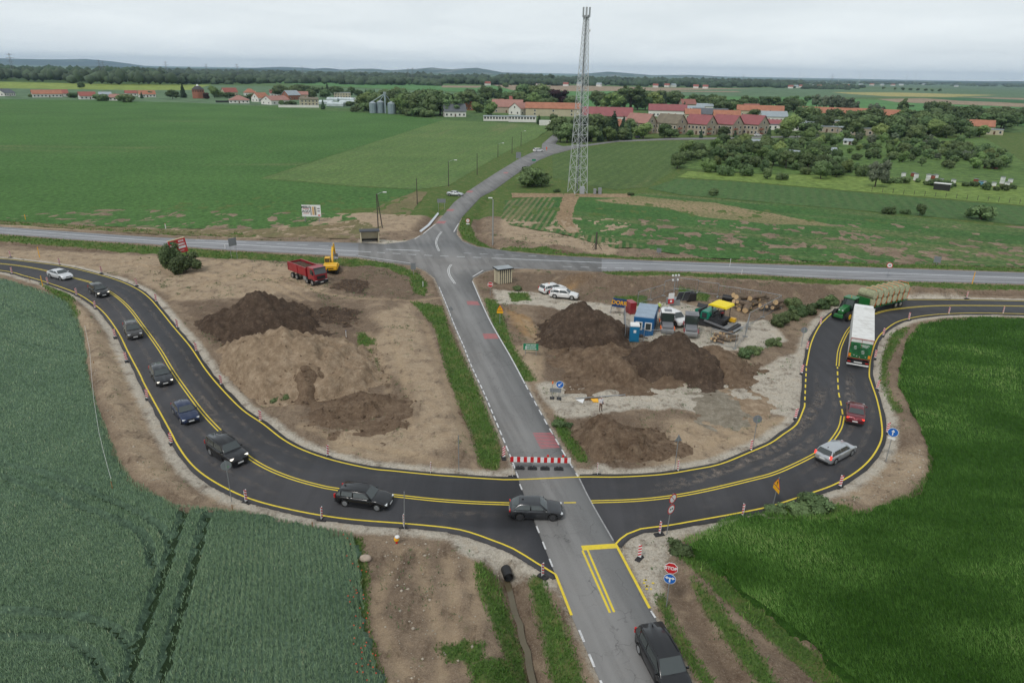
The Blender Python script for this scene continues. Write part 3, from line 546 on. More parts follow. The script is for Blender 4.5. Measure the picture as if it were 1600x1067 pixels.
# ================================================================== FIELDS
def field_mat(name, c1, c2, soil=None, soil_amt=0.0, ang=0.0, row=0.0, rowc=None, big=0.02, fine=0.8, rstr=0.5, patch=None, psc=0.03):
    m = bpy.data.materials.new(name); m.use_nodes = True; N, L = nodes(m); b = N['Principled BSDF']; b.inputs['Roughness'].default_value = 0.9; b.inputs['Specular IOR Level'].default_value = 0.2
    ge = N.new('ShaderNodeNewGeometry'); mp = N.new('ShaderNodeMapping'); mp.inputs['Rotation'].default_value = (0, 0, ang); L.new(ge.outputs['Position'], mp.inputs[0])
    st = N.new('ShaderNodeMapping'); st.inputs['Scale'].default_value = (1, 0.12, 1); L.new(mp.outputs[0], st.inputs[0])
    def noise(src, s, d=6, r=0.6): n = N.new('ShaderNodeTexNoise'); n.inputs['Scale'].default_value = s; n.inputs['Detail'].default_value = d; n.inputs['Roughness'].default_value = r; L.new(src, n.inputs['Vector']); return n.outputs[0]
    def ramp(src, a, b_, lo=0, hi=1): r = N.new('ShaderNodeMapRange'); r.inputs[1].default_value = a; r.inputs[2].default_value = b_; r.inputs[3].default_value = lo; r.inputs[4].default_value = hi; L.new(src, r.inputs[0]); return r.outputs[0]
    def mix(f, a, b_):
        x = N.new('ShaderNodeMix'); x.data_type = 'RGBA'
        for s, i in ((f, 0), (a, 6), (b_, 7)):
            if isinstance(s, (int, float)): x.inputs[i].default_value = s
            elif isinstance(s, tuple): x.inputs[i].default_value = (*s, 1)
            else: L.new(s, x.inputs[i])
        return x.outputs[2]
    def mul(a, b_): x = N.new('ShaderNodeMath'); x.operation = 'MULTIPLY'; L.new(a, x.inputs[0]); L.new(b_, x.inputs[1]) if not isinstance(b_, float) else setattr(x.inputs[1], 'default_value', b_); return x.outputs[0]
    c = mix(ramp(noise(mp.outputs[0], big, 7, 0.6), 0.35, 0.65), c1, c2)
    nf = noise(mp.outputs[0], fine, 7, 0.75)
    c = mix(ramp(nf, 0.52, 0.36, 0, 0.8), c, tuple(x*0.5 for x in c1)); c = mix(ramp(nf, 0.52, 0.66, 0, 0.6), c, tuple(x*1.6 for x in c2))
    c = mix(ramp(noise(st.outputs[0], 0.25, 5, 0.7), 0.5, 0.8, 0, 0.35), c, tuple(x*1.35 for x in c2))
    if soil:
        s = mul(ramp(noise(st.outputs[0], psc, 8, 0.75), 0.62-0.3*soil_amt, 0.84-0.25*soil_amt), ramp(nf, 0.4, 0.56, 0.1, 1.0)); c = mix(s, c, soil)
    if row:
        wv = N.new('ShaderNodeTexWave'); wv.wave_type = 'BANDS'; wv.bands_direction = 'X'; wv.inputs['Scale'].default_value = 0.314/row; wv.inputs['Distortion'].default_value = 1.0; wv.inputs['Detail'].default_value = 3; wv.inputs['Detail Scale'].default_value = 0.3; L.new(mp.outputs[0], wv.inputs['Vector'])
        c = mix(mul(ramp(wv.outputs['Fac'], 0.35, 0.75), ramp(noise(mp.outputs[0], 0.05, 5), 0.3, 0.7, 0.2*rstr, rstr)), c, rowc)
    L.new(c, b.inputs['Base Color'])
    bp = N.new('ShaderNodeBump'); bp.inputs['Strength'].default_value = 0.8; bp.inputs['Distance'].default_value = 0.5; L.new(nf, bp.inputs['Height']); L.new(bp.outputs[0], b.inputs['Normal'])
    return m
def sheet(name, px, z, m, ragged=0.0, step=None, kind='structure', smooth=False):
    pg = GG(px) if not isinstance(px, np.ndarray) else px
    if ragged:
        out = []
        for i in range(len(pg)):
            a, b = pg[i], pg[(i+1) % len(pg)]; n = max(1, min(120, int(np.linalg.norm(b-a)/(step or 1.2))))
            for k in range(n): out.append(a+(b-a)*k/n)
        pg = np.array(out); s = 1/(2.5*ragged)
        pg = pg+np.stack([fbm(pg[:, 0]*s, pg[:, 1]*s, 31, 3)-0.5, fbm(pg[:, 0]*s, pg[:, 1]*s, 37, 3)-0.5], 1)*2*ragged
    tri = tessellate_polygon([[Vector((p[0], p[1], 0)) for p in pg]]); F = []
    for a, b, c in tri:
        if (pg[b][0]-pg[a][0])*(pg[c][1]-pg[a][1])-(pg[b][1]-pg[a][1])*(pg[c][0]-pg[a][0]) < 0: a, c = c, a
        F.append((a, b, c))
    return link(name, np_mesh(name, [(p[0], p[1], z) for p in pg], F, m), kind=kind)
DIR = lambda a, b: (lambda d: math.atan2(d[0], d[1]))(np.array(G(*b))-np.array(G(*a)))
def H_(pts): return [(u, hor(u, d)) for u, d in pts]
SOIL = srgb(150,128,100)
F_FAR = field_mat('far_meadow', srgb(78,102,80), srgb(96,118,90), big=0.004, fine=0.05)
F_PALE = field_mat('pale_grain', srgb(82,108,78), srgb(96,120,88), big=0.003, fine=0.05)
F_YEL = field_mat('yellow_green_crop', srgb(122,140,64), srgb(138,152,74), big=0.004, fine=0.05)
F_GRN = field_mat('mid_green_crop', srgb(76,120,66), srgb(90,132,76), big=0.004, fine=0.08)
F_BRN = field_mat('ploughed_soil', srgb(140,122,104), srgb(156,138,116), big=0.005, fine=0.1)
F_OCH = field_mat('ripe_strip', srgb(156,150,96), srgb(170,160,104), big=0.004, fine=0.1)
zf = -0.20
sheet('far_plain', H_([(-1200,1.2),(3000,1.2),(3000,16),(-1200,16)]), zf, F_FAR)
sheet('meadow', H_([(-1200,14),(3000,14),(3000,80),(-1200,80)]), zf+0.02, field_mat('village_grass', srgb(70,98,54), srgb(92,116,66), big=0.01, fine=0.15))
far_fields = [('crop_field', [(-700,124),(0,128),(140,131),(330,133),(300,141),(200,141),(0,138),(-700,132)], F_YEL, 0.10),
 ('crop_field', [(-700,132),(0,138),(200,141),(300,139),(330,133),(620,140),(650,150),(650,172),(300,162),(150,157),(0,155),(-700,148)], F_PALE, 0.05),
 ('crop_field', [(400,128),(800,135),(1000,142),(1000,152),(780,146),(560,137)], F_GRN, 0.12), ('crop_field', [(500,141),(560,138),(780,148),(745,160),(500,152)], F_PALE, 0.10),
 ('ploughed_field', [(770,133),(900,134),(1020,137),(1180,139),(1020,142),(900,143),(800,141)], F_BRN, 0.15), ('ploughed_field', [(690,134),(760,134.5),(745,137.5),(690,137)], F_BRN, 0.14),
 ('crop_field', [(900,143),(1060,139),(1230,137.5),(1600,141),(1900,146),(1900,158),(1600,153),(1250,152),(1050,150)], F_PALE, 0.11), ('crop_field', [(900,149),(1250,152),(1600,165),(1900,175),(1900,215),(1600,196),(1300,172),(900,170)], F_GRN, 0.08),
 ('crop_field', [(1300,144.5),(1400,145),(1560,149),(1480,152),(1390,151),(1330,147.5)], F_OCH, 0.16), ('ploughed_field', [(1370,155),(1440,154),(1560,160),(1700,168),(1700,172),(1560,166),(1400,160)], F_BRN, 0.16),
 ('crop_field', [(1455,154),(1520,153.5),(1700,160),(1700,164),(1580,160.5),(1500,158)], field_mat('dark_crop', srgb(52,96,60), srgb(62,106,68), big=0.01, fine=0.1), 0.20), ('ploughed_field', [(1500,152),(1600,153.5),(1800,159),(1800,163),(1620,158)], F_BRN, 0.18),
 ('ploughed_field', [(1010,142),(1150,143),(1160,144.5),(1030,143.6)], F_BRN, 0.19), ('crop_field', [(1500,170),(1600,174),(1800,184),(1800,188),(1590,180),(1490,173)], F_OCH, 0.17),
 ('crop_field', [(1535,222),(1600,222),(1750,226),(1750,265),(1600,252),(1575,240)], F_GRN, -0.06)]
for n, px, m, z in far_fields: sheet(n, px, zf+z, m)
a1 = DIR((405,279), (690,188)); a2 = DIR((740,290), (865,197))
sheet('green_field', [(-900,112),(0,155),(150,157),(300,161),(420,167),(620,180),(692,188),(405,279),(560,292),(652,297),(636,308),(560,342),(500,352),(400,358),(250,357),(0,345),(-300,322),(-900,270)], -0.03,
      field_mat('green_beet_crop', srgb(66,102,48), srgb(80,116,58), SOIL, 0.12, ang=a1+1.3, row=0, big=0.02, fine=0.7, psc=0.035), 0.8, 4)
sheet('dry_field_corner', [(400,358),(500,352),(560,342),(600,318),(650,299),(668,300),(640,335),(560,372),(400,371),(200,364),(0,349),(0,346),(250,358)], -0.026, field_mat('dry_corner', srgb(118,108,76), srgb(142,124,98), srgb(88,104,58), 0.5, big=0.08, fine=0.9), 0.5, 2)
sheet('striped_field', [(692,188),(740,190),(865,197),(838,216),(790,238),(738,268),(700,290),(655,296),(560,291),(408,279)], -0.018,
      field_mat('thin_crop_rows', srgb(84,112,60), srgb(102,126,70), SOIL, 0.2, ang=a2, row=5.0, rowc=srgb(92,108,66), big=0.03, fine=0.7, rstr=0.4), 0.8, 4)
a3 = DIR((880,280), (1000,222))
sheet('row_crop_field', [(862,240),(905,234),(964,224),(1049,221),(1142,219),(1165,235),(1060,262),(1012,292),(960,297),(900,286),(865,278)], -0.02,
      field_mat('row_crop', srgb(76,100,52), srgb(92,112,62), SOIL, 0.1, ang=a3, row=4.0, rowc=srgb(64,88,48), big=0.05, fine=0.6, rstr=0.5), 0.6, 3)
a4 = DIR((850,360), (880,310))
BEET = [(792,312),(860,304),(960,304),(1020,302),(1300,326),(1600,357),(1900,388),(1900,428),(1600,418),(1310,409),(1100,403),(1000,388),(880,366),(800,352),(782,340)]
sheet('beet_field', BEET, -0.022, field_mat('beet_rows', srgb(60,96,46), srgb(74,112,56), srgb(158,134,104), 0.42, ang=DIR((1000,320), (1600,375)), row=0, big=0.05, fine=0.9, psc=0.045), 0.9, 2)
sheet('beet_row_corner', [(792,314),(840,308),(866,308),(872,350),(905,366),(960,372),(1010,386),(960,388),(880,366),(800,351),(783,340)], -0.018, field_mat('wide_beet_rows', srgb(56,92,44), srgb(70,108,52), SOIL, 0.25, ang=a4, row=1.5, rowc=srgb(150,132,104), big=0.1, fine=0.9, rstr=0.75, psc=0.08), 0.8, 2)
sheet('sandy_patch', [(1000,306),(1120,318),(1230,338),(1300,352),(1200,350),(1100,338),(1010,322),(930,312)], -0.017, field_mat('sandy_rows', srgb(96,108,64), srgb(118,120,78), srgb(164,142,112), 0.9, ang=DIR((1000,320), (1600,375)), big=0.05, fine=1.2, psc=0.05), 2.5, 3)
sheet('dirt_track', [(800,302),(985,303),(985,309),(905,308),(897,325),(893,345),(905,363),(890,365),(874,352),(868,340),(874,322),(880,308),(800,309)], -0.014, field_mat('track_soil', srgb(140,118,92), srgb(158,136,108), big=0.1, fine=0.9), 0.5, 2)
sheet('green_strip_field', [(1012,294),(1058,279),(1150,284),(1600,323),(1900,350),(1900,386),(1600,352),(1300,325),(1060,304)], -0.016, field_mat('strip_crop', srgb(68,98,54), srgb(80,110,62), SOIL, 0.02, ang=a3, row=3, rowc=srgb(90,106,66), big=0.03, fine=0.6, rstr=0.5), 0.7, 3)
sheet('meadow_strip', [(1058,277),(1075,268),(1180,272),(1370,276),(1600,293),(1900,312),(1900,348),(1600,321),(1150,283)], -0.012, field_mat('light_meadow', srgb(104,128,62), srgb(122,142,74), srgb(78,108,52), 0.3, big=0.05, fine=0.4), 0.7, 3)
sheet('allotment_grass', [(1050,262),(1165,234),(1160,216),(1300,214),(1540,216),(1580,240),(1600,254),(1900,268),(1900,311),(1600,292),(1370,275),(1180,271)], -0.03, field_mat('allotment_lawn', srgb(76,104,52), srgb(98,122,64), srgb(130,124,84), 0.1, big=0.03, fine=0.3), 0.7, 3)
# ------------------------------------------------------------------ grain fields: a closed canopy with real blades above it
def canopy(name, px, z, m, hf, step=0.5, bound=(-110, 140, 26, 140)):
    pg = GG(px); x0, x1 = max(pg[:, 0].min(), bound[0]), min(pg[:, 0].max(), bound[1]); y0, y1 = max(pg[:, 1].min(), bound[2]), min(pg[:, 1].max(), bound[3])
    xs = np.arange(x0-1, x1+1, step); ys = np.arange(y0-1, y1+1, step); X, Y = np.meshgrid(xs, ys); sd = poly_sd(X.ravel(), Y.ravel(), pg).reshape(X.shape)+(fbm(X*0.9, Y*0.9, 21, 3)-0.5)*1.6
    Z = -0.4+(z+0.4)*sstep(-0.15, 0.45, sd)*np.ones(X.shape)+np.where(sd > 0, hf(X, Y), 0)
    keep = (sd > -0.6); ny, nx = X.shape; idx = np.arange(nx*ny).reshape(ny, nx)
    q = keep[:-1, :-1] | keep[1:, :-1] | keep[:-1, 1:] | keep[1:, 1:]
    F = np.stack([idx[:-1, :-1][q], idx[:-1, 1:][q], idx[1:, 1:][q], idx[1:, :-1][q]], 1)
    used = np.unique(F); remap = -np.ones(nx*ny, int); remap[used] = np.arange(len(used))
    V = np.stack([X.ravel(), Y.ravel(), Z.ravel()], 1)[used]
    return link(name, np_mesh(name, V, remap[F], m, True), kind='structure'), pg
def blades(name, xy, z0, h, w, m, lean=0.25, label=None, wind=(0, 0), tone=None):
    n = len(xy); d = np.hypot(xy[:, 0], xy[:, 1]); k = np.maximum(1, d/62); a = RNG.uniform(0, 2*np.pi, n); ww = w*k*RNG.uniform(0.7, 1.3, n)/2
    hh = h*RNG.uniform(0.75, 1.2, n); ln = RNG.normal(0, lean, (n, 2))*hh[:, None]+np.array(wind)*hh[:, None]; bx = np.cos(a)*ww; by = np.sin(a)*ww
    z = z0 if not np.isscalar(z0) else np.full(n, z0)
    V = np.empty((n, 3, 3), np.float32); V[:, 0] = np.stack([xy[:, 0]-bx, xy[:, 1]-by, z], 1); V[:, 1] = np.stack([xy[:, 0]+bx, xy[:, 1]+by, z], 1); V[:, 2] = np.stack([xy[:, 0]+ln[:, 0], xy[:, 1]+ln[:, 1], z+hh], 1)
    t = RNG.uniform(0, 1, n) if tone is None else np.clip(tone+RNG.normal(0, 0.18, n), 0, 1)
    tips = np.repeat(t[:, None], 3, 1)
    return link(name, np_mesh(name, V.reshape(-1, 3), np.arange(3*n).reshape(n, 3), m, attrs={'tone': ('FLOAT', tips)}), kind='stuff', label=label)
def blade_mat(name, c0, c1, c2=None):
    m = bpy.data.materials.new(name); m.use_nodes = True; N, L = nodes(m); b = N['Principled BSDF']; b.inputs['Roughness'].default_value = 0.7; b.inputs['Specular IOR Level'].default_value = 0.25
    a = N.new('ShaderNodeAttribute'); a.attribute_name = 'tone'; r = N.new('ShaderNodeValToRGB'); e = r.color_ramp.elements; e[0].color = (*c0, 1); e[1].color = (*c1, 1)
    if c2: q = r.color_ramp.elements.new(0.93); q.color = (*c1, 1); e[-1].color = (*c2, 1)
    L.new(a.outputs['Fac'], r.inputs[0]); L.new(r.outputs[0], b.inputs['Base Color']); return m
def scatter(pg, dens, lod=50.0, bound=(-110, 140, 26, 140), margin=0.0, dmax=150):
    x0, x1 = max(pg[:, 0].min(), bound[0]), min(pg[:, 0].max(), bound[1]); y0, y1 = max(pg[:, 1].min(), bound[2]), min(pg[:, 1].max(), bound[3])
    if x1 <= x0 or y1 <= y0: return np.zeros((0, 2))
    n = int((x1-x0)*(y1-y0)*dens); p = np.stack([RNG.uniform(x0, x1, n), RNG.uniform(y0, y1, n)], 1); d = np.hypot(p[:, 0], p[:, 1])
    p = p[(RNG.uniform(0, 1, n) < np.minimum(1, (lod/d)**2)) & (np.abs(p[:, 0]) < p[:, 1]*0.86+6)]      # only what the photograph's surroundings could see
    return p[poly_sd(p[:, 0], p[:, 1], pg) > margin]
def tram_d(X, Y):
    d = np.full(X.shape, 3.0)
    for t, w in zip(TRAM, TW): d = np.minimum(d, line_d(X, Y, t, 3)-w)
    return d
row_ang = DIR((545,1050), (520,850))
def rows(p, sp, jit): 
    c, s = math.cos(-row_ang), math.sin(-row_ang); u = p[:, 0]*c-p[:, 1]*s*-1*-1; 
    u = p[:, 0]*math.cos(row_ang)-p[:, 1]*math.sin(row_ang); v = p[:, 0]*math.sin(row_ang)+p[:, 1]*math.cos(row_ang)
    u = np.round(u/sp)*sp+RNG.normal(0, jit, len(u)); return np.stack([u*math.cos(row_ang)+v*math.sin(row_ang), -u*math.sin(row_ang)+v*math.cos(row_ang)], 1)
def wheat_h(X, Y): d = tram_d(X.ravel(), Y.ravel()).reshape(X.shape); return (fbm(X*0.25, Y*0.25, 41, 3)-0.5)*0.28-0.62*(1-sstep(-0.2, 0.1, d))
WC = field_mat('wheat_canopy', srgb(88,112,92), srgb(100,124,102), big=0.2, fine=2.5)
_, wpg = canopy('wheat_field', WHEAT, 0.38, WC, wheat_h, 0.4)
p = scatter(wpg, 240, 44, margin=0.15); td = tram_d(p[:, 0], p[:, 1]); p = p[(td > 0.05) | (RNG.uniform(0, 1, len(p)) < 0.05)]
er = p[:, 0] > (np.array(G(330,900))[0]+(p[:, 1]-G(330,900)[1])*0.0); q = p[er]; p = np.vstack([p[~er], rows(q, 0.36, 0.07)])
tone = 0.28+0.5*fbm(p[:, 0]*0.22, p[:, 1]*0.22, 51, 4)+0.25*(fbm(p[:, 0]*1.3, p[:, 1]*1.3, 52, 2)-0.5)
blades('wheat', p, 0.30+(fbm(p[:, 0]*0.25, p[:, 1]*0.25, 41, 3)-0.5)*0.25, 0.30, 0.055, blade_mat('wheat_blade', srgb(102,130,100), srgb(158,182,146), srgb(196,200,164)), 0.22, tone=tone); print('wheat', len(p))
def barley_h(X, Y): return (fbm(X*0.13+Y*0.05, Y*0.3, 61, 4)-0.5)*0.5
BC = field_mat('barley_canopy', srgb(46,80,24), srgb(56,92,30), big=0.1, fine=2.5)
_, bpg = canopy('barley_field', BARLEY, 0.42, BC, barley_h, 0.5)
p = scatter(bpg, 230, 44, margin=0.1); w = fbm(p[:, 0]*0.13+p[:, 1]*0.05, p[:, 1]*0.3, 61, 4); br = line_d(p[:, 0], p[:, 1], smooth_pl(GG([(1250,800),(1330,820),(1420,850),(1500,900),(1580,930)])), 8)
lod_t = line_d(p[:, 0], p[:, 1], smooth_pl(GG([(1590,545),(1570,580),(1575,620),(1600,660)])), 5); tone = np.clip((w-0.5)*1.9+0.34+0.3*np.exp(-(br/2.5)**2)+0.35*np.exp(-(lod_t/1.5)**2), 0, 0.9)
blades('barley', p, 0.34+(w-0.5)*0.5, 0.32, 0.05, blade_mat('barley_blade', srgb(56,96,28), srgb(112,154,74), srgb(146,172,102)), 0.3, wind=(-0.35, 0.12), tone=tone); print('barley', len(p))
# ------------------------------------------------------------------ verge grass and weeds
gm = blade_mat('verge_blade', srgb(56,90,34), srgb(104,138,62), srgb(156,152,104)); P = []
for pg in GRASS:
    a = abs(poly_area(pg)); q = scatter(pg, 60, 55, margin=-0.25, dmax=170, bound=(-120, 140, 26, 170)); P.append(q)
P = np.vstack(P); P = P[~((poly_sd(P[:, 0], P[:, 1], NSP) > -0.15) | (poly_sd(P[:, 0], P[:, 1], HWP) > -0.1) | (poly_sd(P[:, 0], P[:, 1], DETL) > -0.5) | (poly_sd(P[:, 0], P[:, 1], DETR) > -0.5))]; hz = ground_h(P[:, 0], P[:, 1]); t = fbm(P[:, 0]*0.5, P[:, 1]*0.5, 71, 4)
blades('verge_grass', P, hz-0.03, 0.16+0.22*t, 0.08, gm, 0.45, tone=t*0.9); print('verge', len(P))
# weeds scattered on the bare soil
Wd = np.stack([RNG.uniform(-70, 75, 26000), RNG.uniform(34, 150, 26000)], 1); nz = fbm(Wd[:, 0]*0.35, Wd[:, 1]*0.35, 81, 4); Wd = Wd[(nz > 0.585) & (np.abs(Wd[:, 0]) < Wd[:, 1]*0.9)]
sd = np.maximum.reduce([poly_sd(Wd[:, 0], Wd[:, 1], q) for q in (DETL, DETR, NSP, HWP, wpg, bpg)]); Wd = Wd[(sd < -1.2)]
Wd = np.repeat(Wd, 5, 0)+RNG.normal(0, 0.16, (len(Wd)*5, 2)); blades('weeds', Wd, ground_h(Wd[:, 0], Wd[:, 1])-0.02, 0.16, 0.07, blade_mat('weed_blade', srgb(48,80,44), srgb(98,128,80)), 0.5); print('weeds', len(Wd))
pp = np.vstack([scatter(GG([(535,838),(566,840),(580,930),(578,1000),(605,1067),(640,1180),(570,1180),(550,960)]), 1.4), scatter(GG([(540,930),(570,930),(590,1067),(560,1067)]), 3)])
V = []; mbp = MB()
for x, y in pp[:80]: mbp.ball((x, y, 0.5+random.uniform(-.1, .25)), 0.05, 6, sc=(1, 1, .6))
o = mbp.build('poppies', mat('poppy_red', (0.75, 0.07, 0.02), 0.6), kind='stuff', label='red poppies along the edge of the wheat field')
# ================================================================== HILLS, FAR WOODS, AIR
def hill(name, prof, D, m, base=1.0, depth=2500, s=1):
    """ridge line given as (image column, row) seen at distance D"""
    pr = []
    for i in range(len(prof)-1):
        n = max(2, int(abs(prof[i+1][0]-prof[i][0])/6))
        for k in range(n): t = k/n; pr.append((prof[i][0]*(1-t)+prof[i+1][0]*t, prof[i][1]*(1-t)+prof[i+1][1]*t))
    pr.append(prof[-1]); V = []; nr = 9
    for i, (u, v) in enumerate(pr):
        d = CR @ Vector(((u-800)/FPX, -(v-533.5)/FPX, -1.0)); t = D/d.y; x = d.x*t; z = CAM_H+d.z*t
        z += (fbm(np.array([x/900.0]), np.array([D/900.0]), s, 4)[0]-0.5)*D*0.0012
        for k in range(nr):
            q = (k/(nr-1))*2-1; zz = -30+(z+30)*(1-abs(q)**1.6); V.append((x, D+q*depth, zz))
    n = len(pr); F = [(i*nr+k, (i+1)*nr+k, (i+1)*nr+k+1, i*nr+k+1) for i in range(n-1) for k in range(nr-1)]
    return link(name, np_mesh(name, V, F, m, True), kind='structure')
def hill_mat(name, c, pale, amt):
    m = bpy.data.materials.new(name); m.use_nodes = True; N, L = nodes(m); b = N['Principled BSDF']; b.inputs['Roughness'].default_value = 1; b.inputs['Specular IOR Level'].default_value = 0
    ge = N.new('ShaderNodeNewGeometry'); mp = N.new('ShaderNodeMapping'); mp.inputs['Scale'].default_value = (1, 0.3, 5); L.new(ge.outputs['Position'], mp.inputs[0])
    n = N.new('ShaderNodeTexNoise'); n.inputs['Scale'].default_value = 0.004; n.inputs['Detail'].default_value = 8; L.new(mp.outputs[0], n.inputs['Vector'])
    r = N.new('ShaderNodeMapRange'); r.inputs[1].default_value = 0.62-amt*0.1; r.inputs[2].default_value = 0.66; L.new(n.outputs[0], r.inputs[0])
    x = N.new('ShaderNodeMix'); x.data_type = 'RGBA'; L.new(r.outputs[0], x.inputs[0]); x.inputs[6].default_value = (*c, 1); x.inputs[7].default_value = (*pale, 1); L.new(x.outputs[2], b.inputs['Base Color']); return m
HM1 = hill_mat('hill_woods', (0.035, 0.055, 0.035), (0.16, 0.2, 0.12), 0.6); HM2 = hill_mat('hill_fields', (0.05, 0.075, 0.045), (0.24, 0.24, 0.2), 1.2)
hill('hills', [(-400,96),(-200,93),(0,91.5),(60,93),(110,93.5),(133,92.5),(150,94),(170,98),(190,103),(215,108)], 16000, HM1, s=3)
hill('hills', [(380,109),(410,106),(440,104.5),(470,106),(490,109),(500,109),(510,107),(525,109)], 17000, HM1, s=5)
hill('hills', [(535,112),(560,108),(585,107.5),(610,110),(650,108),(675,105.5),(690,107.5),(705,108.5),(725,107),(745,106),(765,109.5),(785,113.5),(850,117),(900,118.5)], 14500, HM2, s=7)
hill('hills', [(880,119),(920,115),(950,112.5),(985,115),(1020,118),(1070,117.5),(1100,118.5),(1130,122),(1250,123.5),(1400,126),(1600,129.5)], 15500, HM2, s=9)
hill('hills', [(150,104),(250,106.5),(330,107.5),(420,108.5),(520,112),(620,114.5),(760,117),(900,120),(1000,122),(1200,125),(1400,127),(1900,136)], 8500, HM1, depth=1500, s=11)
hill('hills', [(1480,129),(1540,127.3),(1600,127.5),(1700,130),(1900,134)], 12500, HM1, s=13)
# unit icosphere
def ico(sub):
    import bmesh
    bm = bmesh.new(); bmesh.ops.create_icosphere(bm, subdivisions=sub, radius=1); v = np.array([q.co[:] for q in bm.verts]); f = np.array([[q.index for q in p.verts] for p in bm.faces]); bm.free(); return v, f
IV, IF = ico(2); IV1, IF1 = ico(1)
def foliage_mat(name, c, rnd=0.38, dk=0.55):
    m = bpy.data.materials.new(name); m.use_nodes = True; N, L = nodes(m); b = N['Principled BSDF']; b.inputs['Roughness'].default_value = 0.8; b.inputs['Specular IOR Level'].default_value = 0.2
    a = N.new('ShaderNodeAttribute'); a.attribute_name = 'tone'; oi = N.new('ShaderNodeObjectInfo')
    x = N.new('ShaderNodeMix'); x.data_type = 'RGBA'; x.inputs[6].default_value = (*[q*dk for q in c], 1); x.inputs[7].default_value = (*[q*1.5 for q in c], 1); L.new(a.outputs['Fac'], x.inputs[0])
    hs = N.new('ShaderNodeHueSaturation'); L.new(x.outputs[2], hs.inputs['Color'])
    mv = N.new('ShaderNodeMapRange'); mv.inputs[3].default_value = 1-rnd; mv.inputs[4].default_value = 1+rnd; L.new(oi.outputs['Random'], mv.inputs[0]); L.new(mv.outputs[0], hs.inputs['Value'])
    mu = N.new('ShaderNodeMath'); mu.operation = 'MULTIPLY'; mu.inputs[1].default_value = 7.13; L.new(oi.outputs['Random'], mu.inputs[0]); fr = N.new('ShaderNodeMath'); fr.operation = 'FRACT'; L.new(mu.outputs[0], fr.inputs[0])
    mh = N.new('ShaderNodeMapRange'); mh.inputs[3].default_value = 0.485; mh.inputs[4].default_value = 0.525; L.new(fr.outputs[0], mh.inputs[0]); L.new(mh.outputs[0], hs.inputs['Hue']); L.new(hs.outputs[0], b.inputs['Base Color']); return m
FOL = foliage_mat('broadleaf_foliage', (0.105, 0.15, 0.062)); FOLD = foliage_mat('conifer_foliage', (0.05, 0.082, 0.044)); FOLP = foliage_mat('willow_foliage', (0.15, 0.18, 0.12)); FOLR = foliage_mat('copper_foliage', (0.06, 0.028, 0.03))
FOLB = foliage_mat('bright_foliage', (0.15, 0.205, 0.07)); FOLW = foliage_mat('wood_foliage', (0.058, 0.088, 0.05), 0.1); BARK = mat('bark', (0.075, 0.06, 0.048), 0.9)
def wood(name, px, n, r, h, m, label=None, sub=1, seed=0, sq=1.0):
    """crowns packed over an area: a wood too far away to count"""
    pg = GG(px); rg = np.random.default_rng(seed); x0, y0 = pg.min(0); x1, y1 = pg.max(0); pts = []
    while len(pts) < n:
        q = np.stack([rg.uniform(x0, x1, n*3), rg.uniform(y0, y1, n*3)], 1); q = q[poly_sd(q[:, 0], q[:, 1], pg, 50) > 0]; pts += list(q)
        if not len(q): break
    pts = np.array(pts[:n]); n = len(pts); bv, bf = (IV, IF) if sub == 2 else (IV1, IF1)
    R = r*rg.uniform(0.6, 1.3, n); Hh = h*rg.uniform(0.7, 1.15, n)
    dv = 1+rg.normal(0, 0.14, (n, len(bv), 1)); V = bv[None]*dv*np.stack([R, R, np.maximum(R*0.8, Hh*0.42)*sq], 1)[:, None, :]
    V[:, :, 0] += pts[:, 0, None]; V[:, :, 1] += pts[:, 1, None]; V[:, :, 2] += (Hh-np.maximum(R*0.8, Hh*0.42)*sq)[:, None]-0.2; V[:, :, 2] = np.maximum(V[:, :, 2], -0.3)
    F = (bf[None]+(np.arange(n)*len(bv))[:, None, None]).reshape(-1, 3); tn = np.clip(rg.uniform(0, 1, (n, 1))*0.7+0.3*(bv[:, 2]*0.5+0.5)[None]*0+rg.uniform(-.15, .25, (n, len(bv))), 0, 1)
    return link(name, np_mesh(name, V.reshape(-1, 3), F, m, False, attrs={'tone': ('FLOAT', tn.ravel())}), kind='stuff', label=label)
wood('forest', [(-500,105),(0,120),(290,131),(290,133.5),(180,134),(90,130),(0,127.5),(-500,118)], 1500, 9, 23, FOLW, 'dense green wood beyond the yellow-green field at the left', sub=1, seed=1)
wood('forest', [(-500,99),(0,112),(240,122),(290,131),(0,124),(-500,110)], 700, 14, 27, FOLW, 'back of the wood at the left under the hills', seed=2)
wood('forest', [(285,123),(400,125),(410,131.5),(285,133)], 260, 9, 16, FOLW, 'wood strip beyond the pale field behind the round tower', seed=3)
wood('forest', [(400,122),(620,126),(700,131),(700,134.5),(620,134),(400,130)], 520, 11, 15, FOLW, 'long tree belt beyond the fields behind the silos', seed=4)
wood('forest', [(690,128),(780,129),(860,131),(900,134),(860,134.5),(780,133.5),(690,131.5)], 300, 11, 17, FOLW, 'tree belt in front of the double hill', seed=5)
wood('forest', [(800,127),(845,126),(860,131),(790,131)], 140, 13, 26, FOLW, 'higher dark wood left of the tower', seed=15)
wood('forest', [(200,115.5),(700,123),(1000,129),(1250,131.5),(1250,134),(1000,131),(700,125),(200,118)], 900, 26, 22, FOLW, 'hazy blue woods in front of the hills', seed=6)
wood('forest', [(900,128),(1060,127.5),(1090,132),(1230,133),(1230,138),(1110,137.5),(900,134)], 620, 12, 17, FOLW, 'wood beyond the brown field right of the tower', seed=7)
wood('forest', [(1200,128),(1600,132.5),(1900,138),(1900,140),(1600,137),(1400,132.5),(1200,131)], 620, 22, 15, FOLW, 'far woods along the horizon at the right', seed=8)
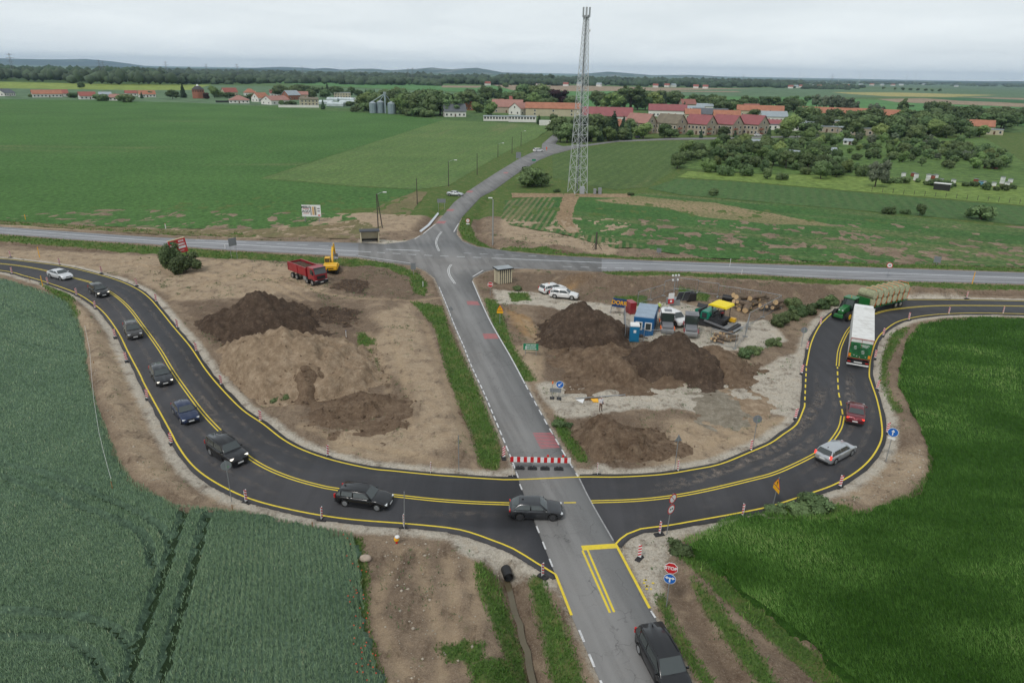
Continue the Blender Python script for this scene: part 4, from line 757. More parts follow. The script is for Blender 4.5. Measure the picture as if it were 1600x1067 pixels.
wood('forest', [(1230,137),(1290,134),(1350,137),(1335,141),(1240,139)], 130, 12, 12, FOLW, 'trees around the far village at the right', seed=9)
hz_c = []
# haze: one even volume round camera and scene
def build_haze():
    b = MB(); b.box((0, 9900, 118), (40000, 21900, 240)); m = bpy.data.materials.new('haze'); m.use_nodes = True; N, L = nodes(m); N.remove(N['Principled BSDF'])
    v = N.new('ShaderNodeVolumePrincipled'); v.inputs['Density'].default_value = 5.0e-5; v.inputs['Color'].default_value = (0.58, 0.79, 1.0, 1); v.inputs['Anisotropy'].default_value = 0.0
    L.new(v.outputs[0], N['Material Output'].inputs['Volume']); o = b.build('haze', m, kind='stuff'); o.display_type = 'WIRE'; return o
build_haze()
# ================================================================== TREES
def crown_data(kind, n, leaf, seed):
    """leaf clumps in unit space: height 1, crown radius 0.4"""
    rg = np.random.default_rng(seed); C = []
    if kind == 'round': lobes = [(rg.uniform(-.22, .22), rg.uniform(-.22, .22), rg.uniform(.24, .8), rg.uniform(.17, .27)) for _ in range(15)]
    elif kind == 'tall': lobes = [(rg.uniform(-.07, .07), rg.uniform(-.07, .07), z, .13*(1-abs(z-.5)*.6)) for z in np.linspace(.15, .93, 12)]
    elif kind == 'cone': lobes = [(rg.uniform(-.02, .02), rg.uniform(-.02, .02), z, .24*(1.03-z)) for z in np.linspace(.1, .97, 15)]
    elif kind == 'bush': lobes = [(rg.uniform(-.45, .45), rg.uniform(-.35, .35), rg.uniform(.15, .68), rg.uniform(.2, .33)) for _ in range(15)]
    else: lobes = [(rg.uniform(-.3, .3), rg.uniform(-.3, .3), rg.uniform(.24, .86), rg.uniform(.11, .19)) for _ in range(22)]
    w = np.array([l[3]**2 for l in lobes]); k = rg.choice(len(lobes), n, p=w/w.sum()); Lb = np.array(lobes)[k]
    d = rg.normal(0, 1, (n, 3)); d /= np.linalg.norm(d, axis=1)[:, None]; r = Lb[:, 3]*rg.uniform(0.72, 1.08, n); fl = 0.85
    P = Lb[:, :3]+d*r[:, None]*np.array([1, 1, fl]); P[:, 2] = np.maximum(P[:, 2], 0.03)
    nrm = d+rg.normal(0, .5, (n, 3)); nrm /= np.linalg.norm(nrm, axis=1)[:, None]; t = np.cross(nrm, rg.normal(0, 1, (n, 3))); t /= np.linalg.norm(t, axis=1)[:, None]; bt = np.cross(nrm, t)
    s = leaf*rg.uniform(.6, 1.3, (n, 1)); V = np.stack([P-t*s-bt*s*.6, P+t*s-bt*s*.6, P+t*s*.6+bt*s, P-t*s*.6+bt*s], 1).reshape(-1, 3)
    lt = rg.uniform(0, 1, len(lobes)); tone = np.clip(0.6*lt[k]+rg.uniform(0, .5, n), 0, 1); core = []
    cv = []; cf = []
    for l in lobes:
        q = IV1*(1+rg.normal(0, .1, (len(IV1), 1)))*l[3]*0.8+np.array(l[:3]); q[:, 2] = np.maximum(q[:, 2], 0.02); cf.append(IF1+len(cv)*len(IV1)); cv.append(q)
    return V, np.arange(4*n).reshape(n, 4), np.repeat(tone, 4), np.vstack(cv), np.vstack(cf)
def crown_mesh(name, kind, n, leaf, seed, m):
    V, F, T, cv, cf = crown_data(kind, n, leaf, seed); o = len(V); cf4 = np.hstack([cf, cf[:, :1]]) + o
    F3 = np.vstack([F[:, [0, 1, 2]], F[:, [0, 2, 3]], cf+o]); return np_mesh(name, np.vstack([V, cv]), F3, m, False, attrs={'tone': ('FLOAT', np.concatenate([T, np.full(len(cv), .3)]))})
def trunk_mesh(kind):
    b = MB(); h = {'round': .5, 'tall': .3, 'cone': .25, 'bush': .3, 'open': .55}[kind]; b.tube((0, 0, -.02), (0.01, 0, h), .03, .015, 7)
    if kind in ('round', 'open', 'bush'):
        for k in range(5): a = k*1.3+.4; b.tube((0.01, 0, h*(.5+.09*k)), (.2*math.cos(a), .2*math.sin(a), h+.08+.05*k), .012, .005, 5)
    return b.mesh('trunk_'+kind, BARK)
TM = {}; TRK = {k: trunk_mesh(k) for k in ('round', 'tall', 'cone', 'bush', 'open')}
for k, n, lf in (('round', 1500, .032), ('tall', 900, .028), ('cone', 1100, .028), ('bush', 1300, .045), ('open', 1300, .026)):
    TM[k] = [crown_mesh('crown_'+k, k, n, lf, sd, {'cone': FOLD}.get(k, FOL)) for sd in (1, 2, 3)[:2 if k in ('tall', 'cone') else 3]]
TM['pale'] = [crown_mesh('crown_pale', 'open', 1300, .028, 5, FOLP)]; TM['copper'] = [crown_mesh('crown_copper', 'round', 1500, .032, 6, FOLR)]; TM['bright'] = [crown_mesh('crown_bright', 'round', 1500, .034, 7, FOLB)]
TM['darkbush'] = [crown_mesh('crown_darkbush', 'bush', 2600, .034, 8, FOL)]; TRK.update(pale=TRK['open'], copper=TRK['round'], bright=TRK['round'], darkbush=TRK['bush'])
KN = {'round': 'broadleaf_tree', 'tall': 'poplar_tree', 'cone': 'conifer_tree', 'bush': 'bush', 'open': 'leafy_tree', 'pale': 'willow_tree', 'copper': 'copper_tree', 'bright': 'light_green_tree', 'darkbush': 'bush'}
KW = {'round': 'dark green round-crowned tree', 'tall': 'tall narrow dark green tree', 'cone': 'dark pointed conifer', 'bush': 'spreading green bush', 'open': 'loose-crowned green tree', 'pale': 'pale grey-green feathery tree', 'copper': 'dark copper-red leaved tree', 'bright': 'light green round-crowned tree', 'darkbush': 'dense dark green bush'}
trees = []
def tree(kind, u, v, hpx, where, group=None, wide=1.0, label=None, h=None):
    x, y = G(u, v); z = 0.0
    if h is None: h = top_z(x, y, v-hpx)
    o = empty(KN[kind], (x, y, z-0.15), random.uniform(0, 6.28), label or (KW[kind]+' '+where), 'bush' if 'bush' in kind else 'tree', group)
    s = h*random.uniform(.95, 1.05); o.scale = (s*wide, s*wide, s)
    c = link('crown', random.choice(TM[kind]), o); t = link('trunk', TRK[kind], o); trees.append(o); return o
# single trees
tree('darkbush', 832, 291, 38, '', wide=1.25, label='large dark green bush beside the road left of the lattice tower')
tree('darkbush', 290, 424, 34, '', wide=1.15, label='large dark green bush in front of the red billboard')
tree('darkbush', 268, 416, 46, '', wide=.62, label='narrow dark green bush at the left end of the red billboard')
for u, v, hp, k, lb in [(1388,334,15,'darkbush','low dark bush on the field edge, leftmost of the four right of the beet field'),(1414,334,10,'bush','lowest bush between two taller ones on the field edge'),(1437,336,21,'round','small dark tree with a round crown on the field edge'),(1532,343,27,'bush','tallest bush on the field edge near the right end'),(1115,305,13,'bush','single small bush on the field edge above the beet field'),(1367,292,44,'pale','tall pale willow standing alone below the allotments')]: tree(k, u, v, hp, '', label=lb, wide=1.2 if 'bush' in k else .85)
# allotment thicket
def thicket(px, n, hr, kinds, where, group, seed, mind=0.0):
    pg = GG(px); rg = np.random.default_rng(seed); x0, y0 = pg.min(0); x1, y1 = pg.max(0); c = 0; P_ = []; tries = 0
    while c < n and tries < 4000:
        tries += 1; x, y = rg.uniform(x0, x1), rg.uniform(y0, y1)
        if poly_sd(np.array([x]), np.array([y]), pg, 50)[0] < 0 or any((x-a)**2+(y-b)**2 < mind*mind for a, b in P_): continue
        P_.append((x, y)); u, v = PX((x, y, 0)); k = kinds[int(rg.integers(len(kinds)))]; tree(k, u, v, 0, where, group+(' - '+KW[k]), h=rg.uniform(*hr)*(0.7 if 'bush' in k else 1), wide=rg.uniform(.85, 1.25)); c += 1
thicket([(1050,270),(1070,240),(1130,228),(1200,226),(1280,240),(1330,262),(1350,276),(1250,284),(1150,277),(1090,276)], 95, (4.2, 8), ['round','bush','open','bush','round','bright'], 'in the thicket at the near left corner of the allotments', 'trees of the near allotment thicket', 21, 4)
thicket([(1160,226),(1260,214),(1400,214),(1480,222),(1560,240),(1590,270),(1540,272),(1440,262),(1380,256),(1300,246),(1220,232)], 110, (3, 6.5), ['bush','round','open','bush','pale','bright'], 'among the garden plots of the allotments', 'trees scattered over the allotments', 22, 6)
thicket([(1370,205),(1450,205),(1470,214),(1390,216)], 12, (10, 15), ['round','round','bright'], 'in the high clump behind the allotments', 'trees of the clump behind the allotments', 23, 9)
thicket([(1450,232),(1520,236),(1575,256),(1570,268),(1500,256),(1440,246)], 30, (4, 7.5), ['round','bush'], 'in the dark thicket at the far right of the allotments', 'trees of the right allotment thicket', 24, 6)
for i in range(14): tree('bush', 1385+i*15.2+random.uniform(-4, 4), 285+i*0.9+random.uniform(-3, 3), random.uniform(7, 15), 'in the row behind the beehives', 'bushes behind the beehives', wide=random.uniform(.9, 1.5))
# trees round the houses: (column, base row, height in rows, kind)
VT = """50,152,5,bush 115,153,9,bush 160,158,12,bush 196,160,13,bush 128,139,10,round 222,154,10,cone 236,152,9,round 270,155,13,round 287,153,20,cone 312,154,13,round 323,155,10,copper 335,153,16,bright 345,152,9,bush 359,153,9,bush 377,158,9,bush 391,158,10,round 395,155,8,round
438,152,18,round 455,151,11,round 468,150,16,round 478,149,15,round 492,150,14,open 505,149,12,round 512,150,19,cone 440,166,9,round 455,167,10,bush 505,171,15,cone 530,149,12,round 545,152,10,round 560,153,12,round 572,153,12,cone 585,154,13,cone 598,157,15,round 612,158,14,round 548,166,8,bush 565,171,10,bush 576,174,14,bush 556,175,9,bush
628,176,24,round 645,178,30,round 660,178,32,round 672,180,36,round 688,180,34,round 700,177,28,open 712,168,18,round 655,182,14,bush 640,181,12,bush 666,183,12,bush 618,172,18,open 735,163,21,round 762,164,26,round 772,172,18,round 781,162,24,tall 796,161,17,open 768,180,18,bright 817,158,26,round 842,160,26,round 832,168,20,bright 848,171,16,round 812,150,12,round 745,176,15,bright 862,172,18,round 874,165,24,copper 885,166,16,cone 893,172,20,round
842,194,14,cone 865,191,12,round 875,222,26,round 886,223,30,round 898,223,27,round 910,222,22,round 924,222,26,round 938,221,24,cone 950,221,20,bright 962,219,22,cone 974,219,18,round 944,200,10,cone
932,168,24,round 945,170,22,round 958,172,25,bright 975,170,29,tall 984,172,33,open 996,172,32,tall 1008,172,22,round 1018,172,24,bright 1030,170,24,cone 1037,168,22,cone 1050,166,20,round 1058,165,16,cone 1068,178,18,cone 1046,175,12,cone 1084,168,21,round 1095,170,18,round 1117,172,21,round 1130,176,18,round 1145,176,16,round 1158,176,14,round 1172,176,14,open 1148,187,14,round 1178,187,15,round
1005,216,22,bright 1038,215,20,round 1048,215,14,bush 1078,214,11,round 1095,216,14,cone 1130,214,16,round 1148,215,12,cone 1201,212,15,cone 1213,210,9,round 1225,216,14,round 1165,224,11,bush 1160,226,14,round 1037,150,8,round 1096,154,6,bush 1164,157,8,round 1190,155,5,bush 1230,160,8,open
1262,160,10,round 1275,170,20,pale 1290,172,22,pale 1305,174,23,pale 1320,175,20,pale 1333,176,16,pale 1245,172,12,round 1360,182,20,pale 1375,184,18,pale 1385,186,14,pale 1407,186,26,tall 1402,186,22,tall 1412,187,24,tall 1255,188,12,round 1270,190,14,round 1285,192,13,round 1300,193,12,round 1310,194,12,round 1335,200,15,round 1352,201,14,cone 1370,202,16,round 1388,204,14,round 1405,203,18,round 1425,205,15,round 1440,207,17,round
1462,196,20,round 1480,198,19,round 1500,200,18,round 1512,190,20,open 1490,184,16,round 1470,182,14,open 1535,188,18,round 1550,190,19,round 1565,192,20,round 1580,194,22,round 1590,197,16,round 1545,206,8,bush 1265,222,20,bright 1290,224,16,round 1305,228,14,round 1320,216,12,round 1340,222,14,pale 1375,216,20,bright 1400,218,22,round 1430,220,24,round 1462,214,24,bright 1478,216,20,round 1500,214,26,round 1515,216,18,round 1530,214,16,bright
1380,140,4,round 1398,141,4,round 1410,141.5,4.5,round 1422,142,4,round 1434,142.5,4,round 1446,143,4,round 1456,143.5,4,round 1468,144,5,round 1425,167,3,bush 1448,169,3,bush 1490,170,3,bush 1520,171,4,bush 1551,172,5,bush 1575,172,3,bush 790,138,8,round 756,141,7,round 715,133,8,round 640,134,7,round 820,140,9,round"""
def zone(u, v):
    if v < 150 and 780 < u: return 'standing in the open fields beyond the village'
    if u < 260: return 'beside the leftmost houses beyond the big green field'
    if u < 400: return 'near the round brick tower'
    if u < 560: return 'among the farm houses left of the silos'
    if u < 700: return 'in the grove right of the silos'
    if u < 860: return 'around the barns at the head of the road'
    if u < 980 and v > 190: return 'in the row between the tower and the orange-roofed house'
    if u < 1220 and v > 208: return 'in front of the terrace of row houses'
    if u < 1240: return 'behind the terrace of row houses'
    if u < 1430: return 'around the long orange-roofed barn'
    return 'at the right end of the village'
for t in VT.split():
    u, v, hp, k = t.split(','); u = float(u); v = float(v); tree(k, u, v, float(hp)*1.18, zone(u, v), KW[k]+'s '+zone(u, v), wide=random.uniform(1.15, 1.6) if k in ('round', 'bright', 'open', 'copper') else (1.5 if 'bush' in k else random.uniform(.9, 1.1)))

def fill(px, n, hr, kinds, seed, mind):
    pg = GG(px); rg = np.random.default_rng(seed); x0, y0 = pg.min(0); x1, y1 = pg.max(0); P_ = []; t = 0
    while len(P_) < n and t < 5000:
        t += 1; x, y = rg.uniform(x0, x1), rg.uniform(y0, y1)
        if poly_sd(np.array([x]), np.array([y]), pg, 50)[0] < 0 or any((x-a)**2+(y-b)**2 < mind*mind for a, b in P_): continue
        P_.append((x, y)); u, v = PX((x, y, 0)); k = kinds[int(rg.integers(len(kinds)))]; tree(k, u, v, 0, zone(u, v), KW[k]+'s '+zone(u, v), h=rg.uniform(*hr)*(.6 if 'bush' in k else 1), wide=rg.uniform(1.0, 1.5))
fill([(560,162),(620,158),(700,162),(740,174),(700,184),(640,182),(575,176)], 30, (11, 19), ['round','round','open','bright'], 31, 9)
fill([(740,158),(800,156),(850,158),(845,170),(740,172)], 22, (10, 17), ['round','round','open','cone'], 32, 10)
fill([(930,158),(1060,158),(1060,172),(930,172)], 26, (11, 19), ['round','round','open','bright','cone'], 33, 11)
fill([(1110,162),(1240,164),(1255,178),(1110,176)], 22, (9, 15), ['round','open','round'], 34, 11)
fill([(1215,190),(1420,188),(1500,200),(1480,212),(1330,214),(1215,212)], 42, (9, 15), ['round','round','open','bright','bush'], 35, 9)
fill([(870,205),(985,206),(985,219),(925,224),(872,222)], 20, (8, 14), ['round','cone','round'], 36, 6)
fill([(1440,180),(1600,190),(1640,205),(1560,206),(1450,198)], 22, (11, 17), ['round','open'], 37, 11)
fill([(430,146),(560,148),(560,156),(430,156)], 18, (9, 15), ['round','round','cone'], 38, 12)
# ================================================================== EARTH HEAPS
def soil_mat(name, c0, c1, c2):
    m = bpy.data.materials.new(name); m.use_nodes = True; N, L = nodes(m); b = N['Principled BSDF']; b.inputs['Roughness'].default_value = 0.97; b.inputs['Specular IOR Level'].default_value = 0.1
    ge = N.new('ShaderNodeNewGeometry')
    def nz(s, d): n = N.new('ShaderNodeTexNoise'); n.inputs['Scale'].default_value = s; n.inputs['Detail'].default_value = d; n.inputs['Roughness'].default_value = 0.7; L.new(ge.outputs['Position'], n.inputs['Vector']); return n.outputs[0]
    def rm(s, a, b_, lo=0, hi=1): r = N.new('ShaderNodeMapRange'); r.inputs[1].default_value = a; r.inputs[2].default_value = b_; r.inputs[3].default_value = lo; r.inputs[4].default_value = hi; L.new(s, r.inputs[0]); return r.outputs[0]
    def mx(f, a, b_):
        x = N.new('ShaderNodeMix'); x.data_type = 'RGBA'; L.new(f, x.inputs[0])
        for s, i in ((a, 6), (b_, 7)):
            if isinstance(s, tuple): x.inputs[i].default_value = (*s, 1)
            else: L.new(s, x.inputs[i])
        return x.outputs[2]
    f = nz(6, 6); g = nz(0.35, 6)
    h_ = nz(14, 4); c = mx(rm(g, .35, .65), c0, c1); c = mx(rm(f, .55, .72, 0, .65), c, c2); c = mx(rm(h_, .46, .3, 0, .6), c, tuple(q*.5 for q in c0)); c = mx(rm(h_, .56, .72, 0, .4), c, c2); c = mx(rm(f, .44, .3, 0, .6), c, tuple(q*.6 for q in c0)); m_ = nz(1.4, 7); c = mx(rm(m_, .5, .68, 0, .45), c, c2); c = mx(rm(m_, .48, .32, 0, .45), c, tuple(q*.62 for q in c0)); L.new(c, b.inputs['Base Color'])
    bp = N.new('ShaderNodeBump'); bp.inputs['Strength'].default_value = 1.0; bp.inputs['Distance'].default_value = 0.3; L.new(f, bp.inputs['Height']); L.new(bp.outputs[0], b.inputs['Normal']); return m
S_DARK = soil_mat('dark_topsoil', srgb(80,67,58), srgb(98,83,71), srgb(130,112,96)); S_TAN = soil_mat('tan_subsoil', srgb(150,129,106), srgb(174,152,128), srgb(206,186,162)); S_MID = soil_mat('brown_subsoil', srgb(112,93,77), srgb(133,113,94), srgb(165,145,122))
S_GRV = soil_mat('grey_gravel', srgb(138,128,112), srgb(158,149,133), srgb(190,182,168))
def heap(name, cones, m, label, slope=0.62, seed=0, rough=0.5, step=0.3, cat='earth heap', group=None):
    """cones: (column, base row, apex row) - a soil cone stands on each, joined smoothly"""
    C = []
    for u, v0, va in cones: x, y = G(u, v0); C.append((x, y, top_z(x, y, va)))
    R = max(c[2] for c in C)/slope+3; x0 = min(c[0] for c in C)-R; x1 = max(c[0] for c in C)+R; y0 = min(c[1] for c in C)-R; y1 = max(c[1] for c in C)+R
    X, Y = np.meshgrid(np.arange(x0, x1, step), np.arange(y0, y1, step)); Hm = None
    wx = X+(fbm(X*.35, Y*.35, seed+3, 3)-.5)*2.6; wy = Y+(fbm(X*.35, Y*.35, seed+7, 3)-.5)*2.6
    for cx, cy, h in C:
        d = np.sqrt((wx-cx)**2+(wy-cy)**2+0.5); a = np.arctan2(wy-cy, wx-cx); q = h+0.3-slope*d*(1+.1*np.sin(3*a+seed))
        # long gullies and a loose foot
        q = q-0.28*vnoise(a*5.5+seed, d*0.12, seed+9)*sstep(0.6, 3, d)
        Hm = q if Hm is None else np.where(np.abs(Hm-q) < 1.2, np.maximum(Hm, q)+(1.2-np.abs(Hm-q))**2/4.8*0.5, np.maximum(Hm, q))
    Hm = Hm+(fbm(X*.5, Y*.5, seed, 4)-.5)*rough*1.7+(fbm(X*2.1, Y*2.1, seed+1, 3)-.5)*rough*.95+(fbm(X*.9+Y*.2, Y*.9, seed+5, 3)-.5)*rough*1.1
    dr = np.maximum.reduce([poly_sd(X.ravel(), Y.ravel(), q) for q in (DETL, DETR, NSP)]).reshape(X.shape); Hm = Hm-2.2*sstep(-3.6, -0.6, dr)-0.35
    Hm = np.where(Hm < 0.9, 0.9*np.exp(Hm-0.9)-0.33, Hm); Z = Hm-0.05
    keep = Z > -0.25; ny, nx = X.shape; idx = np.arange(nx*ny).reshape(ny, nx); q = keep[:-1, :-1] | keep[1:, :-1] | keep[:-1, 1:] | keep[1:, 1:]
    F = np.stack([idx[:-1, :-1][q], idx[:-1, 1:][q], idx[1:, 1:][q], idx[1:, :-1][q]], 1); used = np.unique(F); rm = -np.ones(nx*ny, int); rm[used] = np.arange(len(used))
    V = np.stack([X.ravel(), Y.ravel(), np.maximum(Z, -.45).ravel()], 1)[used]
    return link(name, np_mesh(name, V, rm[F], m, True), label=label, cat=cat, group=group)
heap('topsoil_heap', [(408,508,452),(372,510,482),(335,505,492),(440,505,476),(475,515,492)], S_DARK, 'large dark brown topsoil heap with the highest peak left of the country road', seed=1, rough=1.0)
heap('topsoil_heap', [(505,492,477),(540,494,482)], S_DARK, 'low dark soil heap behind the light brown heap, near the red tipper truck', seed=2, slope=.45)
heap('subsoil_heap', [(445,575,506),(400,575,523),(480,580,522),(520,590,550),(400,600,560),(555,600,575)], S_TAN, 'broad light brown soil heap in front of the dark topsoil heap', slope=.54, seed=3, rough=.95)
heap('subsoil_heap', [(492,606,560)], S_MID, 'small brown patch of soil tipped on the flank of the light brown heap', slope=.85, seed=4, rough=.25)
heap('subsoil_heap', [(560,640,622),(600,632,618),(510,648,634),(625,650,640)], S_MID, 'low scraped brown soil heap below the light brown heap', slope=.3, seed=5, rough=.5)
heap('topsoil_heap', [(905,520,465),(885,520,488),(925,530,495)], S_DARK, 'dark cone of soil right of the white parked cars', seed=6, slope=.7, rough=.8)
heap('topsoil_heap', [(1056,572,516),(1010,572,532),(985,575,548),(1088,578,545)], S_DARK, 'highest dark soil heap in front of the blue site cabin', seed=7, slope=.68, rough=.75)
heap('subsoil_heap', [(1112,574,535),(1135,576,552)], S_MID, 'lighter brown right flank heap beside the highest dark heap', seed=8, slope=.6, rough=.3)
heap('topsoil_heap', [(935,565,534),(960,582,552),(905,570,550)], S_MID, 'rough brown heap between the cone of soil and the highest dark heap', seed=9, slope=.42, rough=.7)
heap('gravel_heap', [(1045,596,577)], S_MID, 'small tongue of brown gravel at the foot of the highest dark heap', seed=10, slope=.75, rough=.15)
heap('topsoil_heap', [(935,695,668),(965,690,662),(905,690,672),(985,705,685)], S_MID, 'low brown soil heap beside the crossing on the right of the barrier', seed=11, slope=.42, rough=.85)
heap('gravel_heap', [(1125,640,628),(1150,636,627)], S_GRV, 'flat grey gravel heap on the pale haul track', seed=12, slope=.25, rough=.1, cat='gravel heap')
heap('subsoil_heap', [(1180,636,626),(1195,645,635)], S_TAN, 'low heap of broken stone beside the flat gravel heap', seed=13, slope=.3, rough=.5)
heap('topsoil_heap', [(868,396,386),(875,397,388)], S_MID, 'small earth heap on the field edge above the highway right of the crossing', seed=14, slope=.5, rough=.4)
heap('topsoil_heap', [(540,445,438),(556,446,440)], S_DARK, 'freshly dug dark clods beside the yellow excavator', seed=15, slope=.4, rough=.7)
HEAPS = [o for o in COL.objects if o.name.split('.')[0].endswith('_heap')]
def clods():
    P = []
    for o in HEAPS:
        if 'gravel' in o.name or 'broken stone' in o['label']: continue
        me = o.data; v = np.empty(len(me.vertices)*3, np.float32); me.vertices.foreach_get('co', v); v = v.reshape(-1, 3); f = v[(v[:, 2] > -.12) & (v[:, 2] < .35)]; k = f[RNG.choice(len(f), min(len(f), 420), replace=False)]; k[:, :2] += RNG.normal(0, .45, (len(k), 2)); P.append(k)
        g = v[v[:, 2] > .4]
        if len(g): P.append(g[RNG.choice(len(g), min(len(g), 200), replace=False)])
    P = np.vstack(P); sd = np.maximum(poly_sd(P[:, 0], P[:, 1], DETL), poly_sd(P[:, 0], P[:, 1], NSP)); P = P[sd < -.4]; n = len(P); s = RNG.gamma(2.0, 0.03, n)+0.03; bv = np.array([(1,0,0),(-1,0,0),(0,1,0),(0,-1,0),(0,0,.7),(0,0,-.7)]); bf = np.array([(0,2,4),(2,1,4),(1,3,4),(3,0,4),(2,0,5),(1,2,5),(3,1,5),(0,3,5)])
    V = bv[None]*s[:, None, None]*RNG.uniform(.5, 1.3, (n, 6, 1)); V += P[:, None, :]; F = (bf[None]+(np.arange(n)*6)[:, None, None]).reshape(-1, 3)
    link('soil_clods', np_mesh('soil_clods', V.reshape(-1, 3), F, S_MID), kind='stuff', label='loose clods of soil over and around the heaps')
clods()
# ================================================================== SMALL STONES on the gravel and the soil
def stones():
    n = 2600; P = []
    for pg, k in ((GG([(838,600),(885,597),(1130,596),(1262,545),(1254,625),(1190,640),(985,640),(872,652)]), 5), (GG([(966,852),(985,838),(1085,822),(1040,880),(1022,950)]), 8), (GG([(700,832),(835,884),(862,905),(800,893),(765,880)]), 6),
                  (GG([(1300,760),(1380,710),(1440,700),(1445,745),(1380,785),(1300,795)]), 4), (GG([(600,840),(700,840),(740,900),(750,1067),(620,1067),(590,950)]), 1.6), (GG([(110,468),(150,560),(190,680),(262,768),(230,760),(160,640),(130,520)]), 2)):
        P.append(scatter(pg, k, 80))
    P = np.vstack(P); n = len(P); z = ground_h(P[:, 0], P[:, 1]); s = RNG.gamma(2.0, 0.022, n)+0.03; bv = np.array([(1,0,0),(-1,0,0),(0,1,0),(0,-1,0),(0,0,.7),(0,0,-.7)]); bf = np.array([(0,2,4),(2,1,4),(1,3,4),(3,0,4),(2,0,5),(1,2,5),(3,1,5),(0,3,5)])
    V = bv[None]*s[:, None, None]*RNG.uniform(.6, 1.3, (n, 6, 1)); V[:, :, 0] += P[:, 0, None]; V[:, :, 1] += P[:, 1, None]; V[:, :, 2] += z[:, None]+0.01
    F = (bf[None]+(np.arange(n)*6)[:, None, None]).reshape(-1, 3); link('loose_stones', np_mesh('loose_stones', V.reshape(-1, 3), F, mat('stone', srgb(170,160,145), .9, var=.3, vs=.8)), kind='stuff', label='loose stones scattered over the gravel and soil'); print('stones', n)
stones()
b = MB(); x, y = G(571, 874); b.ball((0, 0, .18), .38, 12, sc=(1.2, .9, .7)); b.build('boulder', mat('boulder', srgb(176,160,145), .9, var=.15, bump=.5), loc=(x, y, gz(x, y)), label='pale rounded boulder between the wheat and the bare soil', cat='boulder')
# ditch water
wp = smooth_pl(GG([(792,887),(799,910),(806,935),(818,985),(834,1050),(855,1130)]), .7); wp = wob(wp, .16); a_ = offset_pl(wp, .2); b_ = offset_pl(wp, -.22)
sheet('ditch_water', np.vstack([a_, b_[::-1]]), -0.98, mat('muddy_water', srgb(92,84,66), .08, var=.15, vs=.6), kind='structure')
sheet('ditch_lining', GG([(655,361),(668,351),(684,332),(686,334),(672,352),(658,363)]), 0.01, mat('white_sheet', srgb(190,195,200), .6, var=.12, vs=1.5))
b = MB()
def pipe(b, a, c, r, n=18, wall=.04, mi=0):
    a = Vector(a); c = Vector(c); q = (c-a).to_track_quat('Z', 'Y'); vs = []
    for p, rr in ((a, r), (c, r), (c, r-wall), (a, r-wall)):
        for k in range(n): t = 2*math.pi*k/n; vs.append(p+q @ Vector((rr*math.cos(t), rr*math.sin(t), 0)))
    b.add(vs, [(i*n+k, i*n+(k+1) % n, ((i+1) % 4)*n+(k+1) % n, ((i+1) % 4)*n+k) for i in range(4) for k in range(n)], mi, False)
BLK = mat('black_plastic', (0.012, 0.012, 0.013), .5)
x, y = G(795, 893); x2, y2 = G(786, 868); pipe(b, (0, 0, 0), ((x2-x)*.55, (y2-y)*.55, 0.0), .36); b.build('culvert_pipe', BLK, loc=(x, y, -.52), label='black corrugated culvert pipe opening into the muddy ditch', cat='pipe')
# ================================================================== VEHICLES
GLASS = mat('car_glass', (0.04, 0.05, 0.05), 0.05, spec=1.0); TYRE = mat('tyre_rubber', (0.018, 0.018, 0.018), 0.85); RIM = mat('alloy_rim', (0.45, 0.46, 0.47), 0.35, metal=0.7); RIMD = mat('dark_rim', (0.08, 0.08, 0.085), 0.4, metal=0.6)
TRIM = mat('black_trim', (0.02, 0.02, 0.021), 0.5); HLM = mat('headlamp', (0.75, 0.78, 0.8), 0.1, spec=0.9); TLM = mat('tail_lamp', (0.5, 0.02, 0.02), 0.2); PLT = mat('number_plate', (0.75, 0.75, 0.74), 0.5); AMB = mat('amber_lamp', (0.8, 0.25, 0.02), 0.3)
WHITE = mat('white_paint', (0.75, 0.75, 0.74), 0.4); ORG = mat('orange_plastic', (0.85, 0.16, 0.02), 0.5)
def glow(name, c, s):
    m = bpy.data.materials.new(name); m.use_nodes = True; b = m.node_tree.nodes['Principled BSDF']; b.inputs['Base Color'].default_value = (*c, 1); b.inputs['Emission Color'].default_value = (*c, 1); b.inputs['Emission Strength'].default_value = s; return m
HLON = glow('lit_headlamp', (1, 0.93, 0.8), 0.9); TLON = glow('lit_tail_lamp', (1, 0.06, 0.04), 1.2); AMON = glow('lit_amber', (1, 0.45, 0.08), 1.6)
def paintm(n, c, metal=0.3): return mat('paint_'+n, c, 0.28, metal=metal, coat=0.6)
def loft(b, secs, mi=0, cap=True):
    """secs: list of closed half sections mirrored: each [(x,y,z)...] from bottom centre to top centre"""
    full = []
    for s in secs: full.append(s+[(p[0], -p[1], p[2]) for p in s[::-1]])
    n = len(full[0]); vs = [p for s in full for p in s]; fs = []
    for i in range(len(full)-1):
        for k in range(n): fs.append((i*n+k, i*n+(k+1) % n, (i+1)*n+(k+1) % n, (i+1)*n+k))
    o = len(b.v); b.add(vs, fs, mi, True)
    if cap: b.add([vs[k] for k in range(n)], [tuple(range(n))], mi); b.add([vs[(len(full)-1)*n+k] for k in range(n)], [tuple(range(n-1, -1, -1))], mi)
